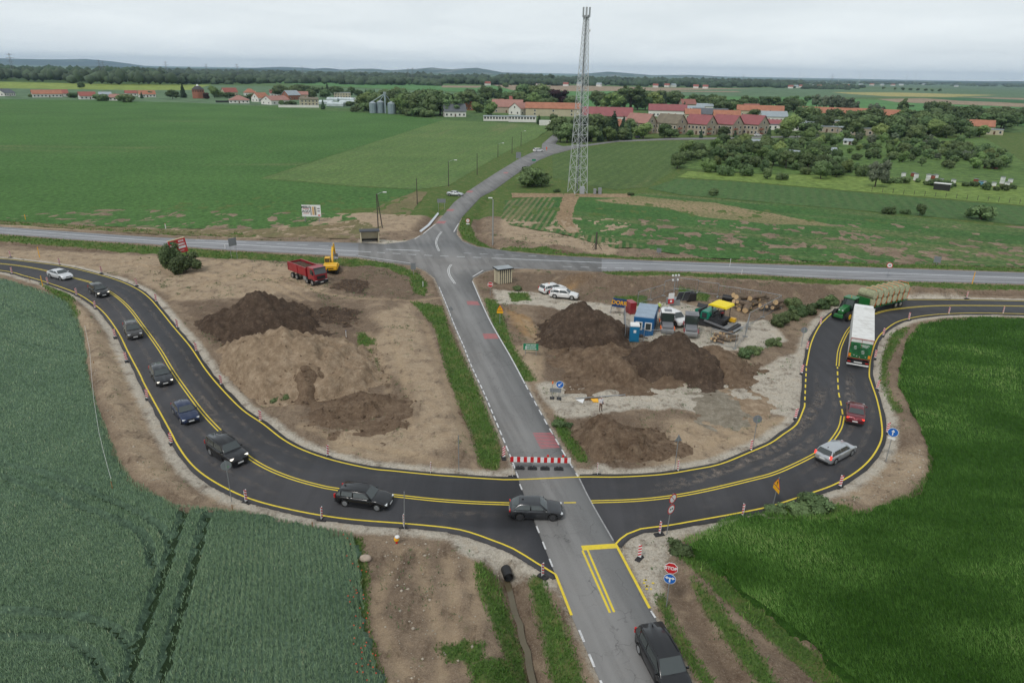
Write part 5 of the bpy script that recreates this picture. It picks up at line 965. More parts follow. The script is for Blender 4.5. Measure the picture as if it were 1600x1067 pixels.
SPEC = {  # L, W, H, front axle x, rear axle x, wheel r, top profile (x fraction of half-length from rear -1 to front 1, z), windscreen base, roof front, roof rear, rear glass base (fractions), kind
 'hatch': (4.3, 1.79, 1.46, 1.32, -1.30, .33, [(-1,.72),(-.97,.93),(-.80,.96),(.30,.95),(.55,.93),(.84,.80),(.96,.68),(1,.50)], .44, .12, -.62, -.93),
 'estate': (4.65, 1.81, 1.50, 1.42, -1.36, .33, [(-1,.70),(-.98,.95),(-.85,.98),(.34,.96),(.60,.93),(.85,.80),(.96,.68),(1,.50)], .46, .16, -.80, -.965),
 'sedan': (4.75, 1.84, 1.45, 1.48, -1.42, .34, [(-1,.68),(-.975,.98),(-.72,1.02),(-.5,.98),(.34,.95),(.6,.92),(.86,.78),(.97,.66),(1,.5)], .45, .14, -.36, -.70),
 'suv': (4.55, 1.86, 1.68, 1.36, -1.34, .37, [(-1,.80),(-.98,1.06),(-.85,1.08),(.36,1.07),(.60,1.03),(.88,.93),(.97,.80),(1,.58)], .49, .22, -.72, -.95),
 'bigsuv': (4.8, 1.92, 1.83, 1.45, -1.42, .39, [(-1,.85),(-.985,1.12),(-.9,1.14),(.38,1.13),(.62,1.11),(.92,1.02),(.98,.88),(1,.6)], .50, .26, -.84, -.965),
 'van': (4.85, 1.92, 1.78, 1.52, -1.45, .34, [(-1,.80),(-.985,1.08),(-.9,1.1),(.44,1.06),(.66,1.0),(.88,.84),(.97,.70),(1,.5)], .60, .26, -.82, -.955),
 'liftback': (4.95, 1.88, 1.47, 1.55, -1.45, .35, [(-1,.70),(-.975,.99),(-.82,1.02),(.36,.96),(.62,.93),(.86,.8),(.97,.67),(1,.5)], .46, .15, -.42, -.86)}
def car(kind, name, paint, label, at, to, cat='car', group=None, lights=0, rim=RIM, rails=False, brake=False, plate=True, lod=0, z=None, windows=3, hlit=False, ind=False, sunroof=False, beacon=None, panel_van=False):
    L, W, H, xf, xr, wr, prof, cw, rf, rr, rb = SPEC[kind]; hl = L/2; hw = W/2
    x, y = G(*at); x2, y2 = G(*to); hd = math.atan2(y2-y, x2-x); zz = gz(x, y) if z is None else z
    root = empty(name, (x, y, zz), hd, label, cat, group)
    def zt(x): return float(np.interp(x/hl, [p[0] for p in prof], [p[1] for p in prof]))
    def zb(x):
        z = 0.22+0.10*max(0, abs(x)/hl-.86)/.14
        for xw in (xf, xr):
            d = abs(x-xw); ra = wr+.07
            if d < ra: z = max(z, wr+math.sqrt(ra*ra-d*d)*.98-.02)
        return z
    xs = sorted(set([-hl, -hl*.985, -hl*.95, -hl*.85, -hl*.6, 0, hl*.3, hl*.55, hl*.75, hl*.88, hl*.95, hl*.985, hl]+[xw+s*(wr+.07)*c for xw in (xf, xr) for s in (-1, 1) for c in (1.0, .999, .92, .7, .4)]+[xf, xr, -hl*.3, cw*hl]))
    secs = []
    for q in xs:
        e = abs(q)/hl; w = hw*(1-.05*e**3-.17*max(0, (e-.86)/.14)**2); t = zt(q); bz = min(zb(q), t-.12); h = t-bz
        secs.append([(q, 0, bz), (q, w*.93, bz), (q, w*.985, bz+h*.12), (q, w, bz+h*.45), (q, w*.985, bz+h*.78), (q, w*.93, t-.02*(e < .95)), (q, w*.75, t+.01), (q, w*.3, t+.03), (q, 0, t+.033)])
    b = MB(); loft(b, secs); b.build('body', paint, root)
    # greenhouse shell
    xW, xF, xR, xB = cw*hl, rf*hl, rr*hl, rb*hl; zW, zB = zt(xW)+.0, zt(xB); wb = hw*.915; wt = hw*(.74 if kind not in ('van', 'bigsuv') else .79); ze = H-.075
    def gsec(q, zr, top): 
        zl = zt(q)-.03
        return [(q, 0, zl), (q, wb, zl), (q, wb if top < .02 else wb+(wt-wb)*top, zl+.01 if top < .02 else zl+(ze-zl)*top), (q, wt*.9 if top > .02 else wb*.9, zr-.03 if top > .02 else zl+.02), (q, wt*.45 if top > .02 else wb*.45, zr-.004 if top > .02 else zl+.03), (q, 0, zr if top > .02 else zl+.035)]
    b = MB(); mid = (xF+xR)/2
    loft(b, [gsec(xB, 0, 0), gsec(xR, H-.015, 1), gsec(mid, H, 1), gsec(xF, H-.012, 1), gsec(xW, 0, 0)]); b.build('cabin', paint, root)
    def pt(q, s, side):     # on the side glass plane
        zl = zt(q); return (q, side*(wb+(wt-wb)*s+.017), zl+(ze-zl)*s)
    if not lod:
        # windscreen and rear glass
        for nm, xa, xb_ in (('windscreen', xW, xF), ('rear_window', xB, xR)):
            za = zt(xa)+.02; zb_ = H-.03; sgn = 1 if xa > xb_ else -1; nx = (zb_-za); nzv = abs(xa-xb_); nl = math.hypot(nx, nzv); ox, oz = sgn*nx/nl*.022, nzv/nl*.022; vs = []; n = 8
            for t in (.10, .5, .92):
                for k in range(n+1):
                    s = -1+2*k/n; ww = (wb*.93)*(1-t)+(wt*.86)*t; vs.append((xa+(xb_-xa)*t+ox-sgn*.05*s*s*(1-t), s*ww, za+(zb_-za)*t+oz))
            b = MB(); b.add(vs, [(r*(n+1)+k, r*(n+1)+k+1, (r+1)*(n+1)+k+1, (r+1)*(n+1)+k) for r in range(2) for k in range(n)], 0, True); b.build(nm, GLASS, root)
        for side in (1, -1):
            a0 = xW-.24*(xW-xF)-.02; a1 = xF-.05; r1 = xR+.06; r0 = xB+(xR-xB)*.36; mp = (xF+xR)/2+.08; q2 = mp-(.98 if kind in ('suv', 'bigsuv', 'van', 'estate') else .9); cuts = [(a0, a1, mp+.05, mp+.05)]
            if not panel_van:
                if q2-.1 > r1: cuts += [(mp-.05, mp-.05, q2+.04, q2-.02), (q2-.06, q2-.1, r1, r0)]
                else: cuts += [(mp-.05, mp-.05, r1, r0)]
            for c in cuts:
                b = MB(); b.add([pt(c[0], .10, side), pt(c[1], .88, side), pt(c[2], .88, side), pt(c[3], .10, side)], [(0, 1, 2, 3) if side > 0 else (3, 2, 1, 0)]); b.build('side_window', GLASS, root)
            b = MB(); b.box((xW-.32, side*(wb+.12), zt(xW)+.10), (.12, .2, .13), taper=(.8, .8)); b.build('mirror', paint, root, bevel=.02)
            for hx in (mp+.2, q2+.25): b = MB(); b.box((hx, side*(hw*.985+.012), zt(0)-.17), (.2, .03, .035)); b.build('door_handle', paint, root)
            b = MB(); b.box((0, side*(hw*.955), .27), (L*.46, .06, .1)); b.build('sill', TRIM, root)
            b = MB(); b.box((hl*.925, side*hw*.70, zt(hl*.9)-.1), (.2, .34, .13), (0, 0, -side*.35)); b.build('headlight', HLON if hlit else HLM, root, bevel=.02)
            if kind in ('sedan', 'hatch', 'liftback'): b = MB(); b.box((-hl*.965, side*hw*.72, .86), (.1, .36, .14), (0, 0, side*.3)); b.build('tail_light', TLON if brake else TLM, root, bevel=.02)
            else: b = MB(); b.box((-hl*.955, side*hw*.845, zt(-hl*.9)-.05), (.14, .16, .36), (0, 0, side*.3)); b.build('tail_light', TLON if brake else TLM, root, bevel=.02)
            if rails: b = MB(); b.box(((xF+xR)/2, side*wt*.93, H+.015), (abs(xF-xR)*.9, .035, .04)); b.build('roof_rail', TRIM if rails == 1 else RIM, root)
        if ind: b = MB(); b.box((hl*.96, -hw*.7, .42), (.1, .2, .09)); b.build('indicator', AMON, root)
        b = MB(); b.box((hl*.985, 0, .58), (.06, hw*.9, .16)); b.box((hl*.985, 0, .34), (.08, hw*1.25, .13)); b.build('grille', TRIM, root)
        b = MB(); b.box((-hl*.99, 0, .34), (.07, hw*1.5, .16)); b.build('rear_bumper', TRIM, root)
        if plate:
            b = MB(); b.box((hl*1.005, 0, .46), (.03, .52, .115)); b.build('number_plate', PLT, root); b = MB(); b.box((-hl*1.004, 0, .62 if kind != 'sedan' else .55), (.03, .52, .115)); b.build('number_plate', PLT, root)
        b = MB(); b.box((xR+.25, 0, H+.03), (.16, .03, .06)); b.build('antenna', TRIM, root)
        if sunroof: b = MB(); b.box((mid+.1, 0, H-.0), (1.1, wt*1.2, .03)); b.build('sunroof', GLASS, root)
    b = MB(); b.box(((xf+xr)/2, 0, .5), (xf-xr+.9, W*.72, .5)); b.build('underbody', TRIM, root)
    me1 = MB().tube((0, -.11, 0), (0, .11, 0), wr, wr, 20).mesh('tyre', TYRE); r = MB().tube((0, .105, 0), (0, .118, 0), wr*.68, wr*.62, 18)
    me2 = r.mesh('rim', rim); spm = MB()
    for k in range(5): a = k*2*math.pi/5; spm.box((math.cos(a)*wr*.36, .116, math.sin(a)*wr*.36), (wr*.42, .02, wr*.15), (0, -a, 0))
    me3 = spm.mesh('spokes', RIMD if rim is RIM else RIM)
    for xw in (xf, xr):
        for side in (1, -1):
            w = link('wheel', me1, root, (xw, side*(hw-.13), wr)); w.rotation_euler = (0, 0, 0 if side > 0 else math.pi)
            if not lod: link('rim', me2, w)
    if beacon: b = MB(); b.tube((mid, 0, H), (mid, 0, H+.16), .09, .07, 10); b.build('beacon', beacon, root)
    return root
BLACK = paintm('black', (0.012, 0.012, 0.014)); DGREY = paintm('dark_grey', (0.045, 0.047, 0.052), .5); BROWNG = paintm('grey_brown', (0.055, 0.052, 0.05), .5); NAVY = paintm('navy', (0.012, 0.025, 0.075), .4)
SILV = paintm('silver', (0.5, 0.52, 0.54), .6); WHT = paintm('white', (0.72, 0.72, 0.72), 0.0); WSILV = paintm('white_silver', (0.66, 0.67, 0.69), .3); DRED = paintm('dark_red', (0.16, 0.012, 0.02), .35); GREYB = paintm('graphite', (0.03, 0.032, 0.037), .5)
zr = .0735
car('liftback', 'liftback_car', WSILV, 'white-silver five-door car at the head of the queue farthest back on the left curve', (95,435), (122,442), group='cars driving along the left curve', z=zr, rim=RIM)
car('suv', 'suv_car', BLACK, 'small black SUV following the white car on the left curve', (156,461), (178,475), group='cars driving along the left curve', z=zr, hlit=True)
car('suv', 'suv_car', BROWNG, 'dark grey-brown SUV with silver roof edge between the black SUV and the black estate', (209,524), (221,548), group='cars driving along the left curve', z=zr, rails=2)
car('estate', 'estate_car', GREYB, 'dark grey estate car with bright headlights in front of the navy hatchback', (253,594), (268,618), group='cars driving along the left curve', z=zr, hlit=True)
car('hatch', 'hatchback_car', NAVY, 'navy blue small hatchback on the left curve', (291,652), (308,674), group='cars driving along the left curve', z=zr)
car('bigsuv', 'suv_car', BLACK, 'large boxy black SUV with roof rails behind the round sign', (356,715), (390,738), group='cars driving along the left curve', z=zr, rails=1, hlit=True)
car('estate', 'estate_car', BLACK, 'black estate car with amber indicator driving right along the lower curve', (570,787), (640,797), group='cars driving along the lower curve', z=zr, ind=True, rails=1)
car('hatch', 'hatchback_car', DGREY, 'dark grey hatchback with dark rims crossing the old road', (837,805), (905,806), group='cars driving along the lower curve', z=zr, rim=RIMD)
car('van', 'minivan_car', BLACK, 'black minivan driving towards the viewer on the old road at the bottom', (1034,1046), (1062,1098), z=.03, rails=1, hlit=False)
car('estate', 'estate_car', SILV, 'silver estate car with red tail lights driving away on the right curve', (1304,714), (1325,703), group='cars driving up the right curve', z=zr, brake=True)
car('sedan', 'saloon_car', DRED, 'dark red saloon driving away behind the lorry', (1335,652), (1336,636), group='cars driving up the right curve', z=zr, brake=True)
car('sedan', 'saloon_car', SILV, 'silver saloon joining the north road from the field track', (711,305.5), (724,306.3))
car('estate', 'estate_car', WHT, 'white estate car with amber roof light, the rear one of the two parked', (863,456), (876,453.5), group='white cars parked on the haul track', beacon=AMB)
car('estate', 'estate_car', WHT, 'white estate car nearer the cone of soil', (881,464.5), (897,466), group='white cars parked on the haul track')
car('van', 'panel_van', WHT, 'white small van parked beside the rollers', (1052,503), (1066,510), cat='van', panel_van=True)
car('van', 'panel_van', WHT, 'white service van with roof beacon on the north road', (841,237.5), (846,237.3), cat='van', lod=0, beacon=AMB)
car('sedan', 'saloon_car', DGREY, 'dark car parked at the head of the north road', (877,200), (880,197.5), lod=0)
car('hatch', 'hatchback_car', NAVY, 'dark blue car parked on the village road under the row houses', (998,216), (1004,215.7))
car('van', 'panel_van', WHT, 'white van parked under the last row house', (1184,213), (1190,213), cat='van')
# ------------------------------------------------------------------ lorry with curtain trailer
def wheelset(root, xs, yh, r, w=.28, rim=RIM, name='wheel'):
    t = MB().tube((0, -w/2, 0), (0, w/2, 0), r, r, 20).mesh('tyre', TYRE); rm = MB().tube((0, w/2-.01, 0), (0, w/2+.015, 0), r*.6, r*.52, 16).mesh('rim', rim)
    for x in xs:
        for s in (1, -1): o = link(name, t, root, (x, s*yh, r)); o.rotation_euler = (0, 0, 0 if s > 0 else math.pi); link('rim', rm, o)
LG = mat('lorry_green', (0.02, 0.16, 0.05), .5, var=.35, vs=.9); LG2 = mat('lid_green', (0.015, 0.10, 0.035), .45, var=.3, vs=2); TARP = mat('white_tarpaulin', (0.70, 0.70, 0.68), .6, var=.06, vs=1.5, dirt=.25); LTXT = mat('white_print', (.7, .72, .7), .5); RFR = mat('red_frame', (.35, .04, .03), .5)
def lorry():
    x, y = G(1338, 577); x2, y2 = G(1343, 500); hd = math.atan2(y2-y, x2-x); r = empty('lorry', (x, y, zr), hd, 'white lorry trailer with green printed rear doors driving away on the right curve', 'lorry')
    b = MB(); b.box((6.9, 0, 2.62), (13.6, 2.55, 2.72)); b.build('trailer_box', TARP, r, bevel=.04)
    b = MB(); b.box((.06, 0, 2.35), (.06, 2.44, 2.05)); b.build('rear_door', LG, r)
    b = MB(); b.box((.06, 0, 3.62), (.07, 2.44, .42)); b.build('door_header', TARP, r)
    for cy, cz, rr in ((.62, 2.75, .52), (-.30, 2.25, .60)):
        b = MB(); b.tube((.02, cy, cz), (-.02, cy, cz), rr, rr, 28); b.build('lid_print', LG2, r); b = MB()
        for k in range(-1, 2): b.box((-.035, cy+.02*k, cz+.16*k), (.01, .5*rr*(1.2-.2*abs(k)), .045))
        b.build('print_lines', LTXT, r)
    b = MB()
    for k in range(5): b.box((.02, -.35-.12*(k % 2), 3.18-.09*k), (.012, 1.0-.12*k, .035))
    for k in range(7): b.box((.02, -1+.32*k, 1.55+.1*(k % 3)), (.012, .1, .07))
    b.build('print_lines', LTXT, r)
    b = MB()
    for cy in (-1.24, 0, 1.24): b.box((.015, cy, 2.6), (.05, .05 if cy else .03, 2.6))
    b.box((.015, 0, 3.86), (.05, 2.5, .06)); b.box((.015, 0, 1.33), (.05, 2.5, .06)); b.build('door_frame', RFR, r)
    for s in (1, -1): b = MB(); b.box((.0, s*1.08, 1.72), (.05, .26, .4)); b.build('reflector', AMB, r); b = MB(); b.box((.0, s*1.0, .86), (.06, .36, .12)); b.build('tail_light', TLM, r)
    b = MB(); b.box((.1, 0, .86), (.12, 2.45, .2)); b.box((.8, 0, 1.1), (1.4, 1.1, .2)); b.build('rear_beam', TRIM, r)
    b = MB(); b.box((-.02, 0, .55), (.12, 2.45, .14)); b.build('bumper', WHITE, r); b = MB(); b.box((-.01, 0, .86), (.05, .9, .13)); b.build('number_plate', PLT, r)
    b = MB(); b.box((6.9, 0, 1.1), (13.2, .9, .25)); b.build('chassis', TRIM, r); wheelset(r, (2.2, 3.5, 4.8), 1.08, .5)
    b = MB(); b.box((15.0, 0, 2.2), (2.2, 2.45, 2.9)); b.build('cab', WHITE, r, bevel=.12); b = MB(); b.box((16.11, 0, 2.55), (.03, 2.2, 1.0)); b.build('windscreen', GLASS, r); wheelset(r, (12.3, 15.4), 1.08, .5)
lorry()
# ------------------------------------------------------------------ farm tractor and bale trailer
TG = mat('tractor_green', (0.015, 0.14, 0.03), .4, coat=.3); YEL = mat('machine_yellow', (0.75, 0.42, 0.01), .45, dirt=.12); HAY = mat('hay', srgb(150,152,122), .95, var=.2, vs=3, bump=.6, bs=14, rnd=.08); HAYE = mat('hay_end', srgb(186,184,150), .95, var=.25, vs=5, bump=.6, bs=10); TGLS = mat('cab_glass', (0.03, 0.045, 0.04), .08, spec=.8)
def big_wheel(root, x, y, r, w, rim, name='wheel'):
    s = 1 if y > 0 else -1; b = MB(); b.tube((0, -w/2, 0), (0, w/2, 0), r, r, 24)
    for k in range(20): a = k*math.pi/10; b.box((math.cos(a)*r, 0, math.sin(a)*r), (.09, w*.95, .07), (0, -a, .35))
    o = b.build(name, TYRE, root, (x, y, r)); c = MB(); c.tube((0, s*w*.38, 0), (0, s*(w/2+.02), 0), r*.30, r*.62, 20); c.tube((0, s*w/2, 0), (0, s*(w/2+.04), 0), r*.6, r*.6, 20); c.build('rim', rim, o); return o
def tractor():
    x, y = G(1323, 495); x2, y2 = G(1300, 506); hd = math.atan2(y2-y, x2-x); r = empty('farm_tractor', (x, y, zr), hd, 'green farm tractor with yellow wheels pulling a trailer of round bales', 'tractor')
    b = MB(); b.prism([(.45,1.0),(.5,1.95),(1.2,2.0),(2.5,1.78),(2.72,1.45),(2.7,1.0)], 'y', -.42, .42); b.build('hood', TG, r, bevel=.08)
    b = MB(); b.box((1.0, 0, .85), (3.4, .55, .5)); b.box((2.2, 0, .75), (.4, 1.6, .25)); b.build('chassis', TRIM, r)
    b = MB(); b.prism([(-1.15,1.3),(-1.25,2.0),(-1.05,2.85),(.35,2.85),(.62,1.6),(.45,1.2)], 'y', -.78, .78); b.build('cab', TGLS, r, bevel=.04)
    b = MB()
    for s in (1, -1):
        for p, q in (((.62, 1.6), (.35, 2.85)), ((-.5, 1.4), (-.45, 2.85)), ((-1.22, 1.9), (-1.05, 2.85))): b.tube((p[0], s*.79, p[1]), (q[0], s*.79, q[1]), .045, .045, 5)
    b.build('cab_pillars', TRIM, r); b = MB(); b.box((-.35, 0, 2.93), (1.75, 1.72, .18)); b.build('cab_roof', TG, r, bevel=.06)
    for s in (1, -1): b = MB(); b.prism([(-1.7,1.2),(-1.55,1.75),(-1.0,1.95),(-.35,1.9),(-.1,1.4),(-.35,1.72),(-1.0,1.8),(-1.45,1.6)], 'y', s*.8, s*1.28); b.build('fender', TG, r)
    b = MB(); b.box((3.15, 0, .8), (.5, 1.35, .5), taper=(.8, .9)); b.build('front_weight', TG, r, bevel=.06)
    b = MB(); b.tube((.75, -.5, 1.7), (.75, -.5, 2.9), .06, .05, 8); b.build('exhaust', TRIM, r); b = MB(); b.tube((-.3, 0, 3.02), (-.3, 0, 3.14), .07, .06, 8); b.build('beacon', AMB, r)
    for s in (1, -1): b = MB(); b.box((2.66, s*.25, 1.55), (.06, .2, .14)); b.build('headlight', HLM, r); big_wheel(r, -.85, s*1.06, .95, .55, YEL); big_wheel(r, 2.05, s*.98, .68, .46, YEL)
    b = MB(); b.box((.1, 1.05, 2.1), (.06, .2, .34)); b.box((.1, -1.05, 2.1), (.06, .2, .34)); b.build('mirror', TRIM, r)
tractor()
def bales():
    a = np.array(G(1344, 489)); c = np.array(G(1405, 474.5)); hd = math.atan2(a[1]-c[1], a[0]-c[0]); L = np.linalg.norm(a-c); L = min(max(L, 8.6), 13.5); r = empty('bale_trailer', (c[0], c[1], zr), hd, 'long green flatbed trailer under two layers of round hay bales', 'trailer')
    b = MB(); b.box((L/2, 0, 1.02), (L, 2.5, .14)); b.build('flatbed', TG, r); b = MB(); b.box((L/2, 0, .85), (L*.95, .8, .22)); b.tube((L-.2, 0, .8), (L+1.6, 0, .75), .07, .07, 6); b.build('frame', TRIM, r)
    b = MB(); b.box((L+.02, 0, 1.75), (.06, 2.3, 1.5)); b.build('headboard', TG, r); wheelset(r, (1.7, 2.9, L-1.6), 1.05, .48)
    n = int((L-.2)/1.36); bm = MB().tube((0, -.61, 0), (0, .61, 0), .63, .63, 24).mesh('bale', HAY); em = MB().tube((0, -.615, 0), (0, -.635, 0), .56, .5, 24)
    em.tube((0, .615, 0), (0, .635, 0), .56, .5, 24); em = em.mesh('bale_end', HAYE); M_ = Matrix.Rotation(hd, 3, 'Z'); names = ['front', 'second', 'third', 'fourth', 'fifth', 'sixth', 'seventh', 'eighth', 'ninth', 'last']
    for lay in (0, 1):
        for k in range(n-lay*0):
            for s in (1, -1):
                p = M_ @ Vector((L-.75-1.36*k-lay*.2, s*.63, 1.75+1.16*lay)); o = link('round_bale', bm, None, (c[0]+p.x, c[1]+p.y, zr+p.z), (0, random.uniform(0, 6), hd))
                o.rotation_euler = (0, 0, hd); link('bale_end', em, o)
                tag(o, 'round hay bale in the %s layer, %s from the tractor on the %s side' % (('lower', 'upper')[lay], names[min(k, 9)], 'near' if s > 0 else 'far'), 'hay bale', 'round bales on the trailer')
    st = MB()
    for k in range(n):
        q = L-1.4-1.36*k
        if q < .3: continue
        st.path([(q+.1, 1.27, 1.1), (q+.02, 1.3, 1.75), (q-.1, 1.29, 2.9), (q-.25, .7, 3.6), (q-.3, -.7, 3.6), (q-.1, -1.29, 2.9), (q+.1, -1.27, 1.1)], .028, 5)
    st.build('strap', ORG, r)
bales()
# ------------------------------------------------------------------ tipper and excavator
TRED = mat('tipper_red', (0.30, 0.015, 0.025), .4, dirt=.25, var=.1, vs=1, coat=.3); STEEL = mat('grey_steel', (0.32, 0.33, 0.34), .5, metal=.4, dirt=.2)
def tipper():
    x, y = G(481, 436.5); x2, y2 = G(503, 445); hd = math.atan2(y2-y, x2-x); r = empty('tipper_truck', (x, y, gz(x, y)), hd, 'red four-axle tipper truck loaded with soil, standing beside the yellow excavator', 'truck')
    b = MB(); b.box((.3, 0, .95), (8.0, .9, .3)); b.build('chassis', TRIM, r)
    B = MB(); x0, x1, z0, z1, w = -4.0, 1.9, 1.35, 2.75, 1.25
    B.box(((x0+x1)/2, 0, z0), (x1-x0, 2.4, .12)); 
    for s in (1, -1): B.box(((x0+x1)/2, s*w, (z0+z1)/2), (x1-x0, .08, z1-z0)); B.box(((x0+x1)/2, s*w, z1), (x1-x0, .16, .14)); [B.box((q, s*(w+.06), (z0+z1)/2), (.1, .08, z1-z0)) for q in (-3.9, -.9+.0, 1.8)]
    B.box((x1, 0, (z0+z1)/2+.1), (.08, 2.5, z1-z0+.25)); B.box((x0, 0, (z0+z1)/2), (.08, 2.5, z1-z0)); B.build('tipper_body', TRED, r)
    b = MB(); b.box((-.6, 1.33, 2.15), (.5, .03, .34)); b.build('yellow_sticker', YEL, r)
    n = 14; vs = [(x0+.1+(x1-x0-.2)*i/n, -1.15+2.3*j/8, 2.45+.35*math.sin(math.pi*i/n)*math.sin(math.pi*j/8)+random.uniform(-.05, .05)) for i in range(n+1) for j in range(9)]
    b = MB(); b.add(vs, [(i*9+j, (i+1)*9+j, (i+1)*9+j+1, i*9+j+1) for i in range(n) for j in range(8)], 0, True); b.build('soil_load', S_DARK, r)
    b = MB(); b.prism([(2.15,1.0),(2.15,2.95),(2.45,3.1),(3.9,3.05),(4.25,2.05),(4.32,1.0)], 'y', -1.22, 1.22); b.build('cab', TRED, r, bevel=.07)
    b = MB(); b.add([(4.30, -1.08, 2.05), (4.30, 1.08, 2.05), (3.99, 1.02, 2.92), (3.99, -1.02, 2.92)], [(0, 1, 2, 3)]); b.build('windscreen', GLASS, r)
    b = MB(); b.box((3.98, 0, 3.02), (.3, 2.2, .1)); b.build('sun_visor', TRIM, r)
    for s in (1, -1):
        b = MB(); b.add([(4.1, s*1.235, 1.95), (3.85, s*1.235, 2.8), (3.05, s*1.235, 2.8), (3.05, s*1.235, 1.95)], [(0, 1, 2, 3)]); b.build('side_window', GLASS, r)
        b = MB(); b.box((4.15, s*1.42, 2.3), (.12, .2, .6)); b.build('mirror', TRIM, r); b = MB(); b.box((4.36, s*.95, .95), (.1, .4, .2)); b.build('headlight', HLM, r)
    b = MB(); b.box((4.36, 0, 1.5), (.08, 1.5, .55)); b.build('grille', TRIM, r); b = MB(); b.box((4.3, 0, .75), (.45, 2.45, .5)); b.build('bumper', TRIM, r, bevel=.05); b = MB(); b.box((4.54, 0, .72), (.03, .52, .12)); b.build('number_plate', PLT, r)
    b = MB(); b.box((.2, 1.1, .95), (.9, .4, .6)); b.box((1.3, -1.1, .95), (.9, .4, .6)); b.build('fuel_tank', STEEL, r); wheelset(r, (3.35, 1.65, -1.6, -2.95), 1.02, .52, .34)
    b = MB()
    for s in (1, -1):
        for q in (3.35, 1.65): b.prism([(q-.62, .6), (q-.5, 1.1), (q, 1.22), (q+.5, 1.1), (q+.62, .6), (q+.55, .6), (q+.4, 1.02), (q, 1.12), (q-.4, 1.02), (q-.55, .6)], 'y', s*.85, s*1.25)
    b.build('mudguard', TRIM, r); return r
tipper()
def excavator():
    x, y = G(519, 421); r = empty('excavator', (x, y, gz(x, y)), math.radians(97), 'yellow crawler excavator with its arm raised towards the highway', 'excavator'); r.scale = (.86, .86, .86)
    for s in (1, -1):
        b = MB(); b.prism([(-1.9,.45),(-1.7,.1),(1.7,.1),(1.9,.45),(1.7,.8),(-1.7,.8)], 'y', s*.85, s*1.4)
        for k in range(15): b.box((-1.7+.243*k, s*1.125, .83), (.12, .6, .05)); b.box((-1.7+.243*k, s*1.125, .07), (.12, .6, .05))
        b.build('track', TRIM, r)
    b = MB(); b.tube((0, 0, .6), (0, 0, 1.05), .9, .9, 18); b.build('turntable', TRIM, r)
    b = MB(); b.prism([(-2.4,1.1),(-2.5,1.9),(-2.2,2.3),(-.2,2.2),(-.1,1.6),(1.4,1.5),(1.4,1.05)], 'y', -1.35, 1.35); b.build('upper_body', YEL, r, bevel=.08)
    b = MB(); b.box((-2.3, 0, 1.35), (.5, 2.5, .55)); b.build('counterweight', YEL, r, bevel=.12); b = MB(); b.box((-2.58, 0, 1.5), (.03, 1.3, .16)); b.build('counterweight_stripe', TRIM, r)
    b = MB(); b.prism([(-.1,1.5),(-.15,3.0),(1.0,3.0),(1.45,2.2),(1.4,1.5)], 'y', .35, 1.33); b.build('cab', GLASS, r, bevel=.05); b = MB(); b.box((.4, .84, 3.05), (1.3, 1.02, .08)); [b.tube((q, yy, 1.5), (q, yy, 3.0), .05, .05, 5) for q in (-.1, .95) for yy in (.36, 1.32)]; b.build('cab_frame', YEL, r)
    b = MB(); b.prism([(.6,1.7),(.4,2.1),(1.6,4.1),(3.2,4.9),(4.4,4.7),(4.4,4.45),(3.2,4.4),(2.1,3.7),(1.0,1.6)], 'y', -.22, .16); b.build('boom', YEL, r)
    b = MB(); b.prism([(4.0,5.1),(4.5,5.15),(5.9,2.6),(5.75,2.45),(5.55,2.5),(4.2,4.3)], 'y', -.18, .12); b.build('arm', YEL, r)
    b = MB(); b.tube((1.5, -.35, 2.2), (2.2, -.35, 3.8), .09, .06, 8); b.tube((1.5, .28, 2.2), (2.2, .28, 3.8), .09, .06, 8); b.tube((2.6, -.03, 4.9), (4.1, -.03, 5.15), .08, .06, 8); b.build('hydraulic_cylinder', STEEL, r)
    b = MB(); b.prism([(5.6,2.6),(6.3,2.3),(6.5,1.6),(6.0,1.2),(5.4,1.4),(5.3,1.5),(5.9,1.5),(6.2,1.8),(5.9,2.2)], 'y', -.55, .5); b.build('bucket', STEEL, r)
excavator()
